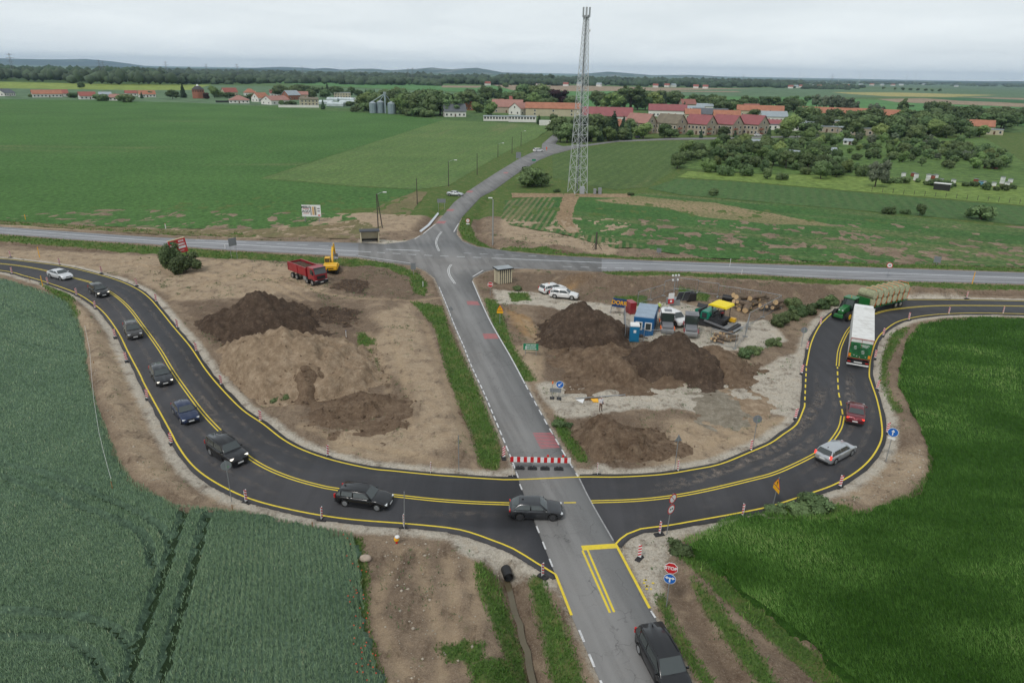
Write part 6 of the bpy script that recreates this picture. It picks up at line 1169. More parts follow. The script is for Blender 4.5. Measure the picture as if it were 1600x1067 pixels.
# ------------------------------------------------------------------ road paver and rollers
PGRN = mat('paver_green', (0.005, 0.19, 0.12), .4, coat=.3, dirt=.1); MDRK = mat('machine_dark', (0.035, 0.036, 0.04), .6, var=.3, vs=3); MGRY = mat('machine_grey', (0.18, 0.185, 0.2), .5); YCAN = mat('yellow_canopy', (0.85, 0.66, 0.01), .5)
def paver():
    x, y = G(1112, 508.5); x2, y2 = G(1087, 502); hd = math.atan2(y2-y, x2-x); r = empty('road_paver', (x, y, gz(x, y)), hd, 'green road paver with a yellow canopy parked by the log pile', 'paving machine')
    for s in (1, -1): b = MB(); b.prism([(-1.9,.4),(-1.7,.1),(1.5,.1),(1.8,.4),(1.5,.75),(-1.7,.75)], 'y', s*.8, s*1.2); b.build('track', MDRK, r)
    b = MB(); b.box((.0, 0, 1.05), (3.8, 2.3, .7)); b.build('frame', MDRK, r)
    b = MB(); b.prism([(.1,1.2),(-.1,1.9),(.2,2.35),(1.2,2.4),(1.4,1.9),(1.4,1.2)], 'y', -1.25, 1.25); b.build('engine_hood', PGRN, r, bevel=.08)
    for s in (1, -1): b = MB(); b.box((.72, s*1.27, 1.78), (.7, .04, .75)); b.build('radiator_grille', MDRK, r); b = MB(); b.prism([(1.5,.7),(1.5,1.85),(2.6,1.85),(3.4,1.5),(3.5,1.2),(2.6,.6)], 'y', s*1.5, s*1.25); b.build('hopper_side', PGRN, r)
    b = MB(); b.box((2.3, 0, .8), (1.8, 2.5, .2)); b.box((1.6, 0, 1.9), (.15, 2.6, 1.0), (0, .2, 0)); b.add([(1.6, -1.2, 1.9), (3.2, -1.2, 1.9), (3.2, -1.5, 2.5), (1.6, -1.5, 2.5)], [(0, 1, 2, 3)]); b.build('hopper_floor', MDRK, r)
    b = MB(); b.box((-1.1, 0, 1.5), (2.2, 2.2, .25)); b.box((-1.0, .6, 2.0), (.6, .6, .8)); b.box((-1.0, -.6, 2.0), (.6, .6, .8)); b.box((-.3, 0, 2.0), (.2, 1.6, .7)); b.build('operator_stand', MDRK, r)
    b = MB(); [b.tube((q, s*1.0, 1.5), (q, s*1.0, 3.45), .05, .05, 6) for q in (-.3, -2.0) for s in (1, -1)]; [b.tube((-.3, s*1.0, 1.8), (-1.9, s*1.0, 3.0), .06, .06, 6) for s in (1, -1)]; b.build('canopy_post', MDRK, r)
    b = MB(); b.prism([(-2.45,3.35),(-2.3,3.65),(-.1,3.72),(.35,3.5),(.3,3.4)], 'y', -1.35, 1.35); b.build('canopy', YCAN, r, bevel=.06)
    b = MB(); b.tube((.6, -.7, 2.3), (.6, -.7, 3.5), .06, .06, 8); b.build('exhaust', MDRK, r); b = MB(); b.box((-1.4, .2, 2.45), (.5, .5, .12)); b.box((-.6, .5, 3.3), (.3, .3, .2)); b.build('seat', mat('seat_red', (.5, .02, .03), .6), r)
    b = MB(); b.box((-2.9, 0, .45), (1.2, 3.9, .5)); b.build('screed', MDRK, r, bevel=.04); b = MB(); [b.box((-2.75, s, .8), (.75, 1.1, .12)) for s in (-1.2, 0, 1.2)]; b.box((-3.6, 0, .35), (.5, 3.8, .08)); b.build('screed_step', STEEL, r)
    b = MB(); b.box((-2.5, -1.1, 1.3), (.9, .6, .5)); b.build('gas_box', YEL, r)
    for s in (1, -1): b = MB(); b.box((-1.1, s*1.4, .9), (3.4, .18, .25), (0, -.12, 0)); b.build('tow_arm', MGRY, r)
paver()
def roller(at, to, white, label):
    x, y = G(*at); x2, y2 = G(*to); hd = math.atan2(y2-y, x2-x); r = empty('road_roller', (x, y, gz(x, y)), hd, label, 'road roller'); ro = WHITE if white else MGRY
    for q in (1.5, -1.5): b = MB(); b.tube((q, -.85, .62), (q, .85, .62), .62, .62, 24); b.build('drum', STEEL, r); b = MB(); b.box((q, 0, .95), (.9, 2.0, .3)); b.build('drum_frame', ORG if white else TRED, r)
    [MB().prism([(t*.7,1.1),(t*.7,1.6),(t*2.1,1.45),(t*2.2,1.1)], 'y', -.75, .75).build('hood', MGRY, r, bevel=.08) for t in (1, -1)]
    b = MB(); b.prism([(-.7,1.2),(-.75,2.8),(.75,2.8),(.9,1.9),(.7,1.2)], 'y', -.8, .8); b.build('cab', TGLS, r, bevel=.04); b = MB(); b.box((0, 0, 2.9), (1.75, 1.85, .16)); b.build('cab_roof', ro, r, bevel=.06); b = MB(); b.box((0, 0, 3.0), (1.0, 1.0, .08)); b.build('roof_hatch', MGRY, r)
    b = MB(); [b.tube((q, s*.82, 1.2), (q*1.0, s*.82, 2.82), .045, .045, 5) for q in (-.72, .76) for s in (1, -1)]; b.build('cab_pillars', MDRK, r)
roller((1041, 514), (1043, 524), True, 'road roller with a white cab roof beside the white van'); roller((1078, 521), (1079, 531), False, 'road roller with a grey cab roof between the van and the paver')
# ================================================================== ROADSIDE THINGS
RED = mat('reflective_red', (0.55, 0.015, 0.02), .45); WREF = mat('reflective_white', (0.78, 0.78, 0.78), .45); BLUE = mat('sign_blue', (0.01, 0.13, 0.5), .45); SYEL = mat('sign_yellow', (0.85, 0.42, 0.01), .45); SGRY = mat('sign_back', (0.22, 0.235, 0.25), .55, metal=.2); GALV = mat('galvanised', (0.33, 0.345, 0.36), .5, metal=.5); SGRN = mat('sign_green', (0.005, 0.20, 0.10), .45); SBLK = mat('sign_black', (0.015, 0.015, 0.015), .5); RUB = mat('rubber_foot', (0.025, 0.025, 0.027), .9, var=.3, vs=5)
def mpp(u, v): x, y = G(u, v); d = CR.transposed() @ Vector((x, y, -CAM_H)); return -d.z/FPX
def face(x, y): return -math.atan2(x, y)
def text_mesh(s, size, m, name='lettering', parent=None, loc=(0, 0, 0), rot=(math.pi/2, 0, 0), bold=0.0, ext=.004):
    c = bpy.data.curves.new(name, 'FONT'); c.body = s; c.size = size; c.align_x = 'CENTER'; c.align_y = 'CENTER'; c.offset = bold; c.extrude = ext; t = bpy.data.objects.new('tmp', c); COL.objects.link(t)
    bpy.context.view_layer.update(); me = bpy.data.meshes.new_from_object(t.evaluated_get(bpy.context.evaluated_depsgraph_get())); bpy.data.objects.remove(t); me.name = name; me.materials.clear(); me.materials.append(m)
    return link(name, me, parent, loc, rot)
# ---- striped delineator boards
def chev_mesh():
    b = MB(); b.box((0, 0, .72), (.26, .035, 1.06), mi=0)
    for k in range(4):
        z = .24+.25*k
        for s in (1, -1):
            yy = s*.0195; b.add([(-.13, yy, z), (.13, yy, z+.2), (.13, yy, z+.2+.135), (-.13, yy, z+.135)], [(0, 1, 2, 3)], 1)
    return b.mesh('board', [WREF, RED], fix=False)
CHM = chev_mesh(); FTM = MB().box((0, 0, .045), (.42, .82, .09), taper=(.9, .9)).box((0, 0, .12), (.2, .25, .1)).mesh('foot', RUB)
ALLE = np.vstack([inL, outL, outR]); TAN_E = np.vstack([np.gradient(inL, axis=0), np.gradient(outL, axis=0), np.gradient(outR, axis=0)])
def board(u, v, lb, yaw=None, grp='striped boards along the detour'):
    x, y = G(u, v); i = int(np.argmin(np.hypot(ALLE[:, 0]-x, ALLE[:, 1]-y))); t = TAN_E[i]; rz = math.atan2(t[1], t[0])-math.pi/2 if yaw is None else yaw
    o = empty('striped_board', (x, y, gz(x, y)), rz+random.uniform(-.12, .12), lb, 'traffic board', grp); link('board', CHM, o, rot=(random.uniform(-.04, .04), random.uniform(-.05, .05), 0)); link('foot', FTM, o); return o
BL = [(17,402.5,'leftmost on the inner side of the left curve, by the bare soil'),(93,414,'above the white-silver car on the inner side of the curve'),(159,427.5,'above the small black SUV on the inner side of the curve'),(214,447,'at the bend left of the dark topsoil heap'),(244,471.5,'left of the dark topsoil heap, just below the bend'),(277,512,'beside the dark topsoil heap, inner kerb'),(307,549,'between the dark and light heaps, inner kerb'),(346,601,'at the left foot of the light brown heap'),(407,658,'below the light brown heap, with weeds behind'),(512,712.5,'inner kerb above the black estate car'),
 (19,428,'outer side, leftmost by the wheat'),(75,444,'beside the yellow marker post under the white-silver car'),(120,461.5,'outer side below the small black SUV'),(149,482,'outer side under the spoil ridge top'),(180,528,'outer side left of the grey-brown SUV'),(198,565,'outer side left of the dark grey estate car'),(230,623,'outer side left of the navy hatchback'),(268,693,'outer side left of the large boxy black SUV'),(385,784,'outer side right of the grey round sign back'),(503,811,'outer side under the black estate car'),(631,823,'outer side next to the tall thin post'),
 (673,739,'inner kerb between the black estate and the barrier'),(801,744,'at the corner of the closed road, below the barrier'),(848,901,'on the asphalt tip above the muddy ditch'),(933,741,'at the right corner of the closed road beside the low brown heap'),(1059,736,'inner kerb by the grey triangular sign back'),(1173,704,'inner kerb under the grey round sign back'),(1242.5,654,'inner kerb at the start of the dashed edge line'),
 (1252,599,'inner kerb at the mouth of the pale haul track'),(1261,568,'inner kerb left of the lorry, middle one'),(1282,530,'inner kerb nearest the green tractor'),(1510,467,'far side of the road beyond the barley at the upper right'),(1420,500,'outer side at the top of the barley bend'),(1482,491,'outer side above the barley, second from the right'),(1567,490,'outer side above the barley, rightmost'),(1379.5,524.5,'outer side right of the lorry front'),(1367,560,'outer side right of the lorry doors'),(1370,608,'outer side right of the red saloon'),(1386,676,'behind the blue straight-on arrow sign'),(1312,760,'outer side beside the spoil below the silver estate'),(1160,806,'outer side left of the yellow warning sign'),(1030,835,'on the gravel beside the two round red-ringed signs'),(999,872,'on the gravel above the stop sign')]
BL = [(u, {599: 583.5, 568: 546, 530: 507}.get(v, v), t) for u, v, t in BL]
for u, v, t in BL: board(u, v, 'striped board '+t)
board(787, 716, 'red and white striped board at the left end of the barrier', yaw=.1)
# ---- the closed-road barrier
def barrier():
    a = Vector((*G(797, 733), 0)); c = Vector((*G(891, 735), 0)); L = (c-a).length; r = empty('road_barrier', (a.x, a.y, .066), math.atan2(c.y-a.y, c.x-a.x), 'long red and white striped barrier across the closed road', 'barrier'); n = 18; z = .98
    for k in range(n): b = MB(); b.box((L*(k+.5)/n, 0, z+.0), (L/n, .03, .52)); b.build('stripe_panel', RED if k % 2 == 0 else WREF, r)
    for q in (.16, .37, .58, .81):
        b = MB(); b.box((L*q, .05, .55), (.05, .05, 1.1)); b.build('upright', GALV, r); b = MB(); b.box((L*q-.0, .05, .06), (.85, .42, .12), taper=(.92, .92)); b.box((L*q, .05, .17), (.5, .3, .1)); b.build('foot', RUB, r)
    for q in (.62, .87): b = MB(); b.tube((L*q, 0, 1.26), (L*q, 0, 1.32), .05, .05, 8); b.build('lamp_base', SYEL, r); b = MB(); b.box((L*q, 0, 1.42), (.2, .09, .2)); b.build('warning_lamp', RED, r, bevel=.03)
barrier()
# ---- signs
def post(r, h, rad=.035, m=GALV): MB().tube((0, 0.03, -.2), (0, 0.03, h), rad, rad, 8).build('post', m, r)
def sign(name, u, v, vt, label, plates, yaw=0.0, cat='road sign', lean=0.0, back=False, h=None, group=None):
    x, y = G(u, v); z = gz(x, y); h = (top_z(x, y, vt)-z) if h is None else h
    r = empty(name, (x, y, z), face(x, y)+yaw+(math.pi if back else 0), label, cat, group); r.rotation_euler[1] = lean; post(r, h)
    for fn in plates: fn(r, h)
    return r
def pl_octagon(r, h, R=.45):
    pg = [(R*1.0*math.cos(math.pi/8+k*math.pi/4), R*math.sin(math.pi/8+k*math.pi/4)+h-R) for k in range(8)]; MB().prism(pg, 'y', -.02, 0).build('stop_plate', WREF, r)
    pg = [(R*.92*math.cos(math.pi/8+k*math.pi/4), R*.92*math.sin(math.pi/8+k*math.pi/4)+h-R) for k in range(8)]; MB().prism(pg, 'y', -.026, -.02).build('stop_face', RED, r); text_mesh('STOP', R*.72, WREF, 'lettering', r, (0, -.03, h-R), bold=.012)
def disc_(r, z, R, m, name='plate', y=-.02, back=True): MB().disc((0, y, z), R, (0, 1, 0), 28, .012).build(name, m, r)
def arrow(r, z, s, ang, m=WREF, name='arrow'):
    pg = [(-.12,-.75),(.12,-.75),(.12,.1),(.42,.1),(0,.75),(-.42,.1),(-.12,.1)]; c, sn = math.cos(ang), math.sin(ang); MB().prism([((p[0]*c-p[1]*sn)*s, (p[0]*sn+p[1]*c)*s+z) for p in pg], 'y', -.034, -.03).build(name, m, r)
def pl_blue(ang, R=.4, dz=0):
    def f(r, h): disc_(r, h-R-dz, R, WREF, 'plate_rim'); disc_(r, h-R-dz, R*.93, BLUE, 'plate_face', -.024); arrow(r, h-R-dz, R*.85, ang)
    return f
def pl_two(r, h, R=.4, dz=.92):
    z = h-R-dz; disc_(r, z, R, WREF, 'plate_rim'); disc_(r, z, R*.93, BLUE, 'plate_face', -.024)
    MB().prism([(-.05,z-.26),(.05,z-.26),(.05,z+.03),(.16,z+.03),(.16,z-.05),(.33,z+.08),(.16,z+.21),(.16,z+.12),(-.16,z+.12),(-.16,z+.21),(-.33,z+.08),(-.16,z-.05),(-.16,z+.03),(-.05,z+.03)], 'y', -.036, -.03).build('arrows', WREF, r)
def pl_tri(R=.5, plate=True, dz=0):
    def f(r, h):
        z = h-R-dz; T = lambda k, y0, y1, m, n: MB().prism([(k*R*math.sin(a), z-.1+k*R*math.cos(a)) for a in (0, 2*math.pi/3, 4*math.pi/3)], 'y', y0, y1).build(n, m, r)
        T(1, -.02, 0, RED, 'triangle_rim'); T(.86, -.026, -.02, SYEL, 'triangle_face'); MB().prism([(-.04, z-.12), (.04, z-.12), (.055, z+.14), (-.055, z+.14)], 'y', -.03, -.026).box((0, -.028, z-.2), (.08, .006, .07)).build('symbol', SBLK, r)
        if plate: MB().box((0, -.012, z-.62), (.9, .016, .34)).build('supplementary_plate', SYEL, r)
    return f
def pl_ring(R=.4, dz=0, txt=None, bar=False, sym=None):
    def f(r, h):
        z = h-R-dz; disc_(r, z, R, RED, 'ring'); disc_(r, z, R*.78, WREF, 'face', -.024)
        if txt: text_mesh(txt, R*.8, SBLK, 'lettering', r, (0, -.034, z), bold=.008)
        if bar: MB().box((0, -.033, z), (R*1.7, .004, .05), (0, .8, 0)).build('bar', RED, r)
        if sym: MB().box((-.1, -.033, z+.02), (.14, .004, .13)).box((.12, -.033, z+.02), (.14, .004, .13)).build('symbol', SBLK, r)
    return f
def pl_back(R=.4, tri=False, green=False):
    def f(r, h):
        if tri: MB().prism([(R*math.sin(a), h-R+R*math.cos(a)) for a in (0, 2*math.pi/3, 4*math.pi/3)], 'y', -.02, 0).build('plate_back', SGRY, r)
        else: disc_(r, h-R, R, SGRY, 'plate_back')
        MB().box((0, -.035, h-R), (.12, .02, R*1.5)).build('bracket', GALV, r)
        if green: MB().box((.12, -.03, h-R*1.3), (.16, .004, .05)).build('sticker', mat('green_sticker', (.1, .5, .1), .5), r)
    return f
def pl_white(dz, w=.6, hh=.25):
    def f(r, h): MB().box((0, -.012, h-dz), (w, .016, hh)).build('plate', WREF, r)
    return f
sign('stop_sign', 1041, 948, 878.5, 'red octagonal STOP sign above a blue two-way arrow disc', [lambda r, h: pl_octagon(r, h, .46), pl_two])
sign('stop_sign', 766, 461, 440.5, 'small red STOP sign at the crossing left of the striped shelter', [lambda r, h: pl_octagon(r, h, .45)], yaw=.0)
sign('arrow_sign', 1384, 721, 668.5, 'blue round straight-on arrow sign with a white plate on the right curve', [pl_blue(0, .45), pl_white(1.08, .62, .2)])
sign('warning_sign', 781, 506, 475.5, 'yellow warning triangle over a yellow plate beside the closed road', [pl_tri(.55)])
sign('warning_sign', 1206, 795, 744, 'yellow warning triangle seen at an angle on the lower right curve', [pl_tri(.52)], yaw=-.95, lean=.05)
sign('round_sign', 1042, 835, 772.5, 'pair of red-ringed round signs on one post above the gravel', [pl_ring(.42, 0, bar=True), pl_ring(.42, .95, sym=True)], yaw=.95, lean=.06)
sign('speed_sign', 1386, 434, 410.5, 'round red-ringed 60 sign beside the highway', [pl_ring(.5, 0, '60')])
sign('round_sign', 731, 352, 341.5, 'round red-ringed sign with a white plate on the grass at the crossing', [pl_ring(.5, 0, sym=True), pl_white(1.25, .8, .28)])
for u, v, vt, tri, lb, yw in [(362, 783, 720, False, 'grey back of a round sign in front of the large boxy black SUV', 0), (1054, 736, 679, True, 'grey back of a triangular sign on the brown soil', .5), (1176, 700, 648.5, False, 'grey back of a round sign on the inner curve above the yellow warning sign', .3), (1252, 541, 511, False, 'grey back of a round sign left of the lorry', .2), (705, 505, 478, True, 'grey back of a triangular sign on the grass left of the closed road', 0)]:
    sign('sign_back', u, v, vt, lb, [pl_back(.42, tri, not tri)], yaw=yw)
def boards_sign(name, u, v, vt, w, hh, m, label, legs=2, yaw=0, lines=0, cat='road sign', lab=None):
    x, y = G(u, v); z = gz(x, y); h = top_z(x, y, vt)-z; r = empty(name, (x, y, z), face(x, y)+yaw, label, cat)
    for s in ((-.36, .36) if legs == 2 else (0,)): MB().tube((s*w, .04, -.2), (s*w, .04, h), .04, .04, 8).build('post', GALV, r)
    MB().box((0, 0, h-hh/2), (w, .03, hh)).build('panel', m, r)
    if lines:
        b = MB(); rg = random.Random(u)
        for k in range(lines):
            zz = h-hh*(k+.7)/(lines+.4); 
            if k: b.box((-w*.30, -.018, zz), (w*.16, .006, hh*.16))
            q = -w*.14 if k else -w*.3
            while q < w*.36: t = w*rg.uniform(.03, .07); b.box((q, -.018, zz), (t, .006, hh*.13)); q += t+w*.025
        b.build('print_lines', WREF, r)
    return r, h
boards_sign('direction_sign', 829, 558, 537, 1.9, .85, SGRN, 'small green direction sign beside the closed road', lines=3)
boards_sign('direction_sign', 690, 327, 311, 2.2, 1.0, SGRY, 'grey back of a direction sign below the silver saloon'); boards_sign('direction_sign', 366, 400, 372, 1.7, 1.5, SGRY, 'dark grey back of a direction board beside the highway right of the red billboard', yaw=.6)
boards_sign('direction_sign', 810, 254, 238, 2.0, 2.4, SGRY, 'grey direction board by the north road near the white service van'); boards_sign('direction_sign', 834, 256, 249, 1.5, .7, SGRN, 'tiny green sign behind the large dark bush')
boards_sign('info_panel', 646, 428, 411, .9, 1.2, SGRY, 'blue-grey back of a sign on the grass corner at the crossing', legs=1); boards_sign('info_panel', 1463, 414, 401, 1.2, 1.2, SGRY, 'grey back of a sign in the beet field beside the highway', legs=1); boards_sign('info_panel', 1029, 398, 388, .9, .9, SGRY, 'grey sign back above the highway right of the crossing', legs=1)
# blue arrow on feet with lamp and board
def temp_arrow():
    x, y = G(869, 622); r = empty('arrow_sign', (x, y, gz(x, y)), face(x, y), 'blue round diagonal arrow sign with an orange lamp on portable feet', 'road sign'); h = top_z(x, y, 595)-gz(x, y)
    MB().tube((.3, .03, 0), (.3, .03, h), .03, .03, 8).build('post', GALV, r); MB().tube((-.45, .03, 0), (-.45, .03, h-.35), .03, .03, 8).build('post', GALV, r); MB().box((-.1, .02, h-1.15), (1.25, .02, .5)).build('panel', SGRY, r)
    for q in (.3, -.45): MB().box((q, 0, .05), (.5, .7, .1)).build('foot', RUB, r)
    MB().tube((-.45, .0, h-.35), (-.45, .0, h-.1), .08, .08, 10).build('warning_lamp', ORG, r)
    for R, m, n, yy in ((.42, WREF, 'plate_rim', -.02), (.39, BLUE, 'plate_face', -.026)): MB().disc((.34, yy, h-.42), R, (0, 1, 0), 28, .012).build(n, m, r)
    a = 2.3; pg = [(-.1,-.7),(.1,-.7),(.1,.1),(.42,.1),(0,.72),(-.42,.1),(-.1,.1)]; MB().prism([((p[0]*math.cos(a)-p[1]*math.sin(a))*.38+.34, (p[0]*math.sin(a)+p[1]*math.cos(a))*.38+h-.42) for p in pg], 'y', -.04, -.033).build('arrow', WREF, r)
temp_arrow()
# tall thin posts and small markers
def rod(name, u, v, vt, rad, m, label, cat='post', lean=0, tip=None, group=None):
    x, y = G(u, v); z = gz(x, y); h = max(.25, top_z(x, y, vt)-z); r = empty(name, (x, y, z), random.uniform(0, 3), label, cat, group); r.rotation_euler[0] = lean; MB().tube((0, 0, -.1), (0, 0, h), rad, rad, 8).build('shaft', m, r)
    if tip: MB().tube((0, 0, h), (0, 0, h+.02+rad), rad*1.3, rad*1.3, 8).build('cap', tip, r)
    return r
rod('thin_post', 632, 826, 768, .035, GALV, 'tall thin grey post on the outer kerb under the black estate', lean=.03); rod('thin_post', 717, 735, 680, .035, SGRY, 'tall thin grey post with a white band left of the barrier'); rod('thin_post', 541, 527, 517, .04, WHITE, 'short white and blue marker post right of the light heap', tip=BLUE)
WOODM = mat('stake_wood', srgb(150,112,70), .9)
for i, (u, v, vt) in enumerate([(62,402,388),(67,447,433)]): rod('marker_post', u, v, vt-2, .06, SYEL, ['yellow marker post on the bare soil above the white-silver car', 'yellow marker post at the wheat edge under the white-silver car'][i])
rod('marker_post', 1519, 443, 425, .07, SYEL, 'yellow marker post beside the highway at the right'); rod('marker_post', 40, 343, 335, .06, SYEL, 'yellow marker post at the edge of the big green field'); rod('marker_post', 1140, 418, 404, .04, WHITE, 'white marker post in the grass above the highway'); rod('marker_post', 259, 357, 350, .08, WHITE, 'white marker post above the highway left of the red billboard', tip=RED)
rod('marker_post', 352, 389, 382, .07, WHITE, 'white marker post on the highway verge near the billboard'); rod('marker_post', 661, 448, 440, .06, WHITE, 'white marker post on the grass corner'); rod('marker_post', 1159, 428, 421, .05, WHITE, 'white marker post on the lower highway verge')
for i, (u, v, vt) in enumerate([(364,800,788),(489,828,815),(177,768,752),(148,575,567),(127,468,462),(47,440,432),(85,470,463)]): rod('wood_stake', u, v, vt, .035, WOODM, ['thin wooden stake below the round sign back', 'wooden stake at the wheat edge under the black estate', 'wooden stake in the wheat by the spoil', 'wooden stake in the wheat beside the spoil ridge', 'wooden stake near the top of the spoil ridge', 'wooden stake at the upper left wheat edge', 'wooden stake below the yellow marker post'][i], cat='stake')
PB = [(177,764),(165,720),(158,690),(150,640),(146,600),(143,560),(135,520)]; pts = [(*G(u, v), 1.05) for u, v in PB]; tag(MB().path(pts, .012, 4).build('boundary_string', WHITE), 'thin string stretched along the wheat edge beside the spoil', 'string')
def capm():
    x, y = G(620, 850); r = empty('hydrant_cap', (x, y, gz(x, y)), 0, 'white and yellow cap on a short red post in the bare soil', 'hydrant'); MB().tube((0, 0, 0), (0, 0, .3), .09, .09, 10).build('stub', RED, r); MB().tube((0, 0, .3), (0, 0, .45), .2, .2, 12).build('collar', SYEL, r); MB().ball((0.06, 0, .58), .2, 10, sc=(1, 1, .6)).build('cap', WHITE, r)
capm()
b = MB(); [b.box((random.uniform(-.4, .4), -.45+.3*k, .005), (random.uniform(.12, .2), .12, .01)) for k in range(4) for _ in range(2)]; x, y = G(1012, 913); b.build('paint_spots', M_YEL, loc=(x, y, gz(x, y)+.03), kind='stuff', label='yellow paint spots on the gravel')
# ---- lamps and poles
WPOLE = mat('wooden_pole', (0.075, 0.062, 0.052), .9); CONC = mat('concrete_pole', (0.3, 0.3, 0.29), .8)
def pole(u, v, vt, label, lamp=None, m=WPOLE, double=False, rad=.14):
    x, y = G(u, v); z = gz(x, y); h = top_z(x, y, vt)-z; r = empty('street_lamp' if lamp else 'utility_pole', (x, y, z), face(x, y), label, 'street lamp' if lamp else 'utility pole'); MB().tube((0, 0, -.2), (0, 0, h), rad, rad*.65, 8).build('pole', m, r)
    if double: MB().tube((.95, .3, -.2), (.1, 0, h), rad, rad*.65, 8).build('brace_pole', m, r)
    if lamp: MB().path([(0, 0, h-.2), (lamp*.6, 0, h+.25), (lamp, 0, h+.35)], .04, 6).build('arm', GALV, r); MB().box((lamp*1.15, 0, h+.35), (.9, .34, .16), taper=(.8, .7)).build('lamp_head', WHITE, r)
    return r
pole(591, 357, 303, 'double-legged wooden pole with a lamp behind the open shelter', 1.6, double=True); pole(652, 319, 279, 'bare wooden pole left of the north road below the striped field'); pole(701, 291, 252, 'wooden street lamp pole nearest the silver saloon', 2.0); pole(745.5, 273, 240, 'bare wooden pole halfway up the north road'); pole(778, 246, 225, 'wooden street lamp pole before the white service van', 1.8); pole(814, 228, 206, 'wooden street lamp pole near the fork of the north road', 1.6)
pole(770, 378, 312, 'pale concrete street lamp post beside the field track at the crossing', -.5, CONC, rad=.16); pole(800, 240, 214, 'thin wooden pole behind the direction board')
def strut_pole():
    x, y = G(931, 390); z = gz(x, y); h = top_z(x, y, 363); r = empty('utility_pole', (x, y, z), 0, 'short wooden pole propped by struts above the highway', 'utility pole'); MB().tube((0, 0, 0), (0, 0, h), .17, .15, 8).build('pole', WPOLE, r)
    for a in (0, 2.1, 4.2): MB().tube((1.2*math.cos(a), 1.2*math.sin(a), 0), (0, 0, 1.5), .06, .05, 6).build('strut', WPOLE, r)
strut_pole()
# ---- shelters
BEI = mat('shelter_beige', srgb(205,194,165), .7, var=.08, vs=1.2); SHD = mat('shelter_roof', srgb(60,62,66), .6)
def shelter1():
    x, y = G(578, 377.5); s = mpp(578, 377); r = empty('bus_shelter', (x, y, gz(x, y)+.05), face(x, y)+.05, 'open-fronted beige bus shelter with a dark flat roof across the highway', 'bus shelter'); W, D, H = 3.6, 1.7, 2.3
    MB().box((0, D/2, H/2), (W, .12, H)).build('back_wall', BEI, r); [MB().box((q*W/2, 0, H/2), (.16, D, H)).build('side_wall', BEI, r) for q in (1, -1)]; MB().box((0, -.1, H+.1), (W+.5, D+.7, .18)).build('roof', SHD, r); MB().box((0, -.45, H+.1), (W+.52, .04, .12)).build('roof_edge', GALV, r); MB().box((0, .45, .45), (W*.85, .4, .08)).build('bench', WPOLE, r); MB().box((0, D/2-.1, .25), (W*.9, .06, .5)).build('plinth', SHD, r)
shelter1()
def shelter2():
    x, y = G(786, 441); r = empty('bus_shelter', (x, y, gz(x, y)), face(x, y)+.45, 'small shelter clad in beige and dark vertical boards at the crossing', 'bus shelter'); W, D, H = 2.5, 1.7, 2.45
    MB().box((0, 0, H/2), (W, D, H)).build('core', SHD, r)
    for k in range(7):
        MB().box((-W/2+.12+k*(W-.24)/6, -D/2-.02, H/2), (.2, .05, H-.1)).build('board', BEI, r)
    for sgn in (1, -1):
        for k in range(4): MB().box((sgn*(W/2+.02), -D/2+.16+k*(D-.32)/3, H/2), (.05, .28 if k != 1 else .2, H-.1)).build('board', BEI, r)
    MB().box((0, 0, H+.1), (W+.5, D+.5, .2)).build('roof_edge', TRIM, r); MB().box((0, 0, H+.215), (W+.4, D+.4, .03)).build('roof', mat('roof_felt', srgb(150,156,160), .6, var=.15, vs=1), r)
shelter2()
# ---- billboards
def billboard1():
    x, y = G(488, 347); s = mpp(488, 347); h = top_z(x, y, 320.5); w = 29*s; hh = 18*s; r = empty('billboard', (x, y, 0), face(x, y)-.25, 'white advertising board reading MEBLE AGD standing in front of the big green field', 'billboard')
    MB().box((0, 0, h-hh/2), (w, .12, hh)).build('panel', WREF, r); [MB().tube((q*w*.38, .1, -.3), (q*w*.38, .1, h-hh), .09, .09, 8).build('post', GALV, r) for q in (1, -1)]; MB().tube((-w*.38, 1.2, -.1), (-w*.38, .1, h-hh*.7), .05, .05, 6).build('strut', GALV, r)
    text_mesh('MEBLE', hh*.26, SBLK, 'lettering', r, (-w*.28, -.07, h-hh*.2), bold=.02); text_mesh('AGD', hh*.32, SBLK, 'lettering', r, (-w*.28, -.07, h-hh*.55), bold=.02)
    for q, z in ((.33, .26), (.72, .26)): MB().box((-w*.28, -.065, h-hh*q), (w*.33, .01, hh*.035)).build('red_line', RED, r)
    for q, ww, m in ((-.02, .04, SBLK), (.1, .11, mat('picture_tan', srgb(205,168,120), .5)), (.2, .05, SBLK), (.26, .05, mat('picture_grey', srgb(190,184,165), .5))): MB().box((q*w, -.066, h-hh*.5), (ww*w, .012, hh*.72)).build('picture_strip', m, r)
    for k in range(2): MB().box((w*.39, -.066, h-hh*(.3+.22*k)), (w*.13, .01, hh*.07)).build('small_print', SBLK, r)
    MB().box((w*.4, -.066, h-hh*.88), (w*.12, .012, hh*.1)).build('red_logo_patch', RED, r)
billboard1()
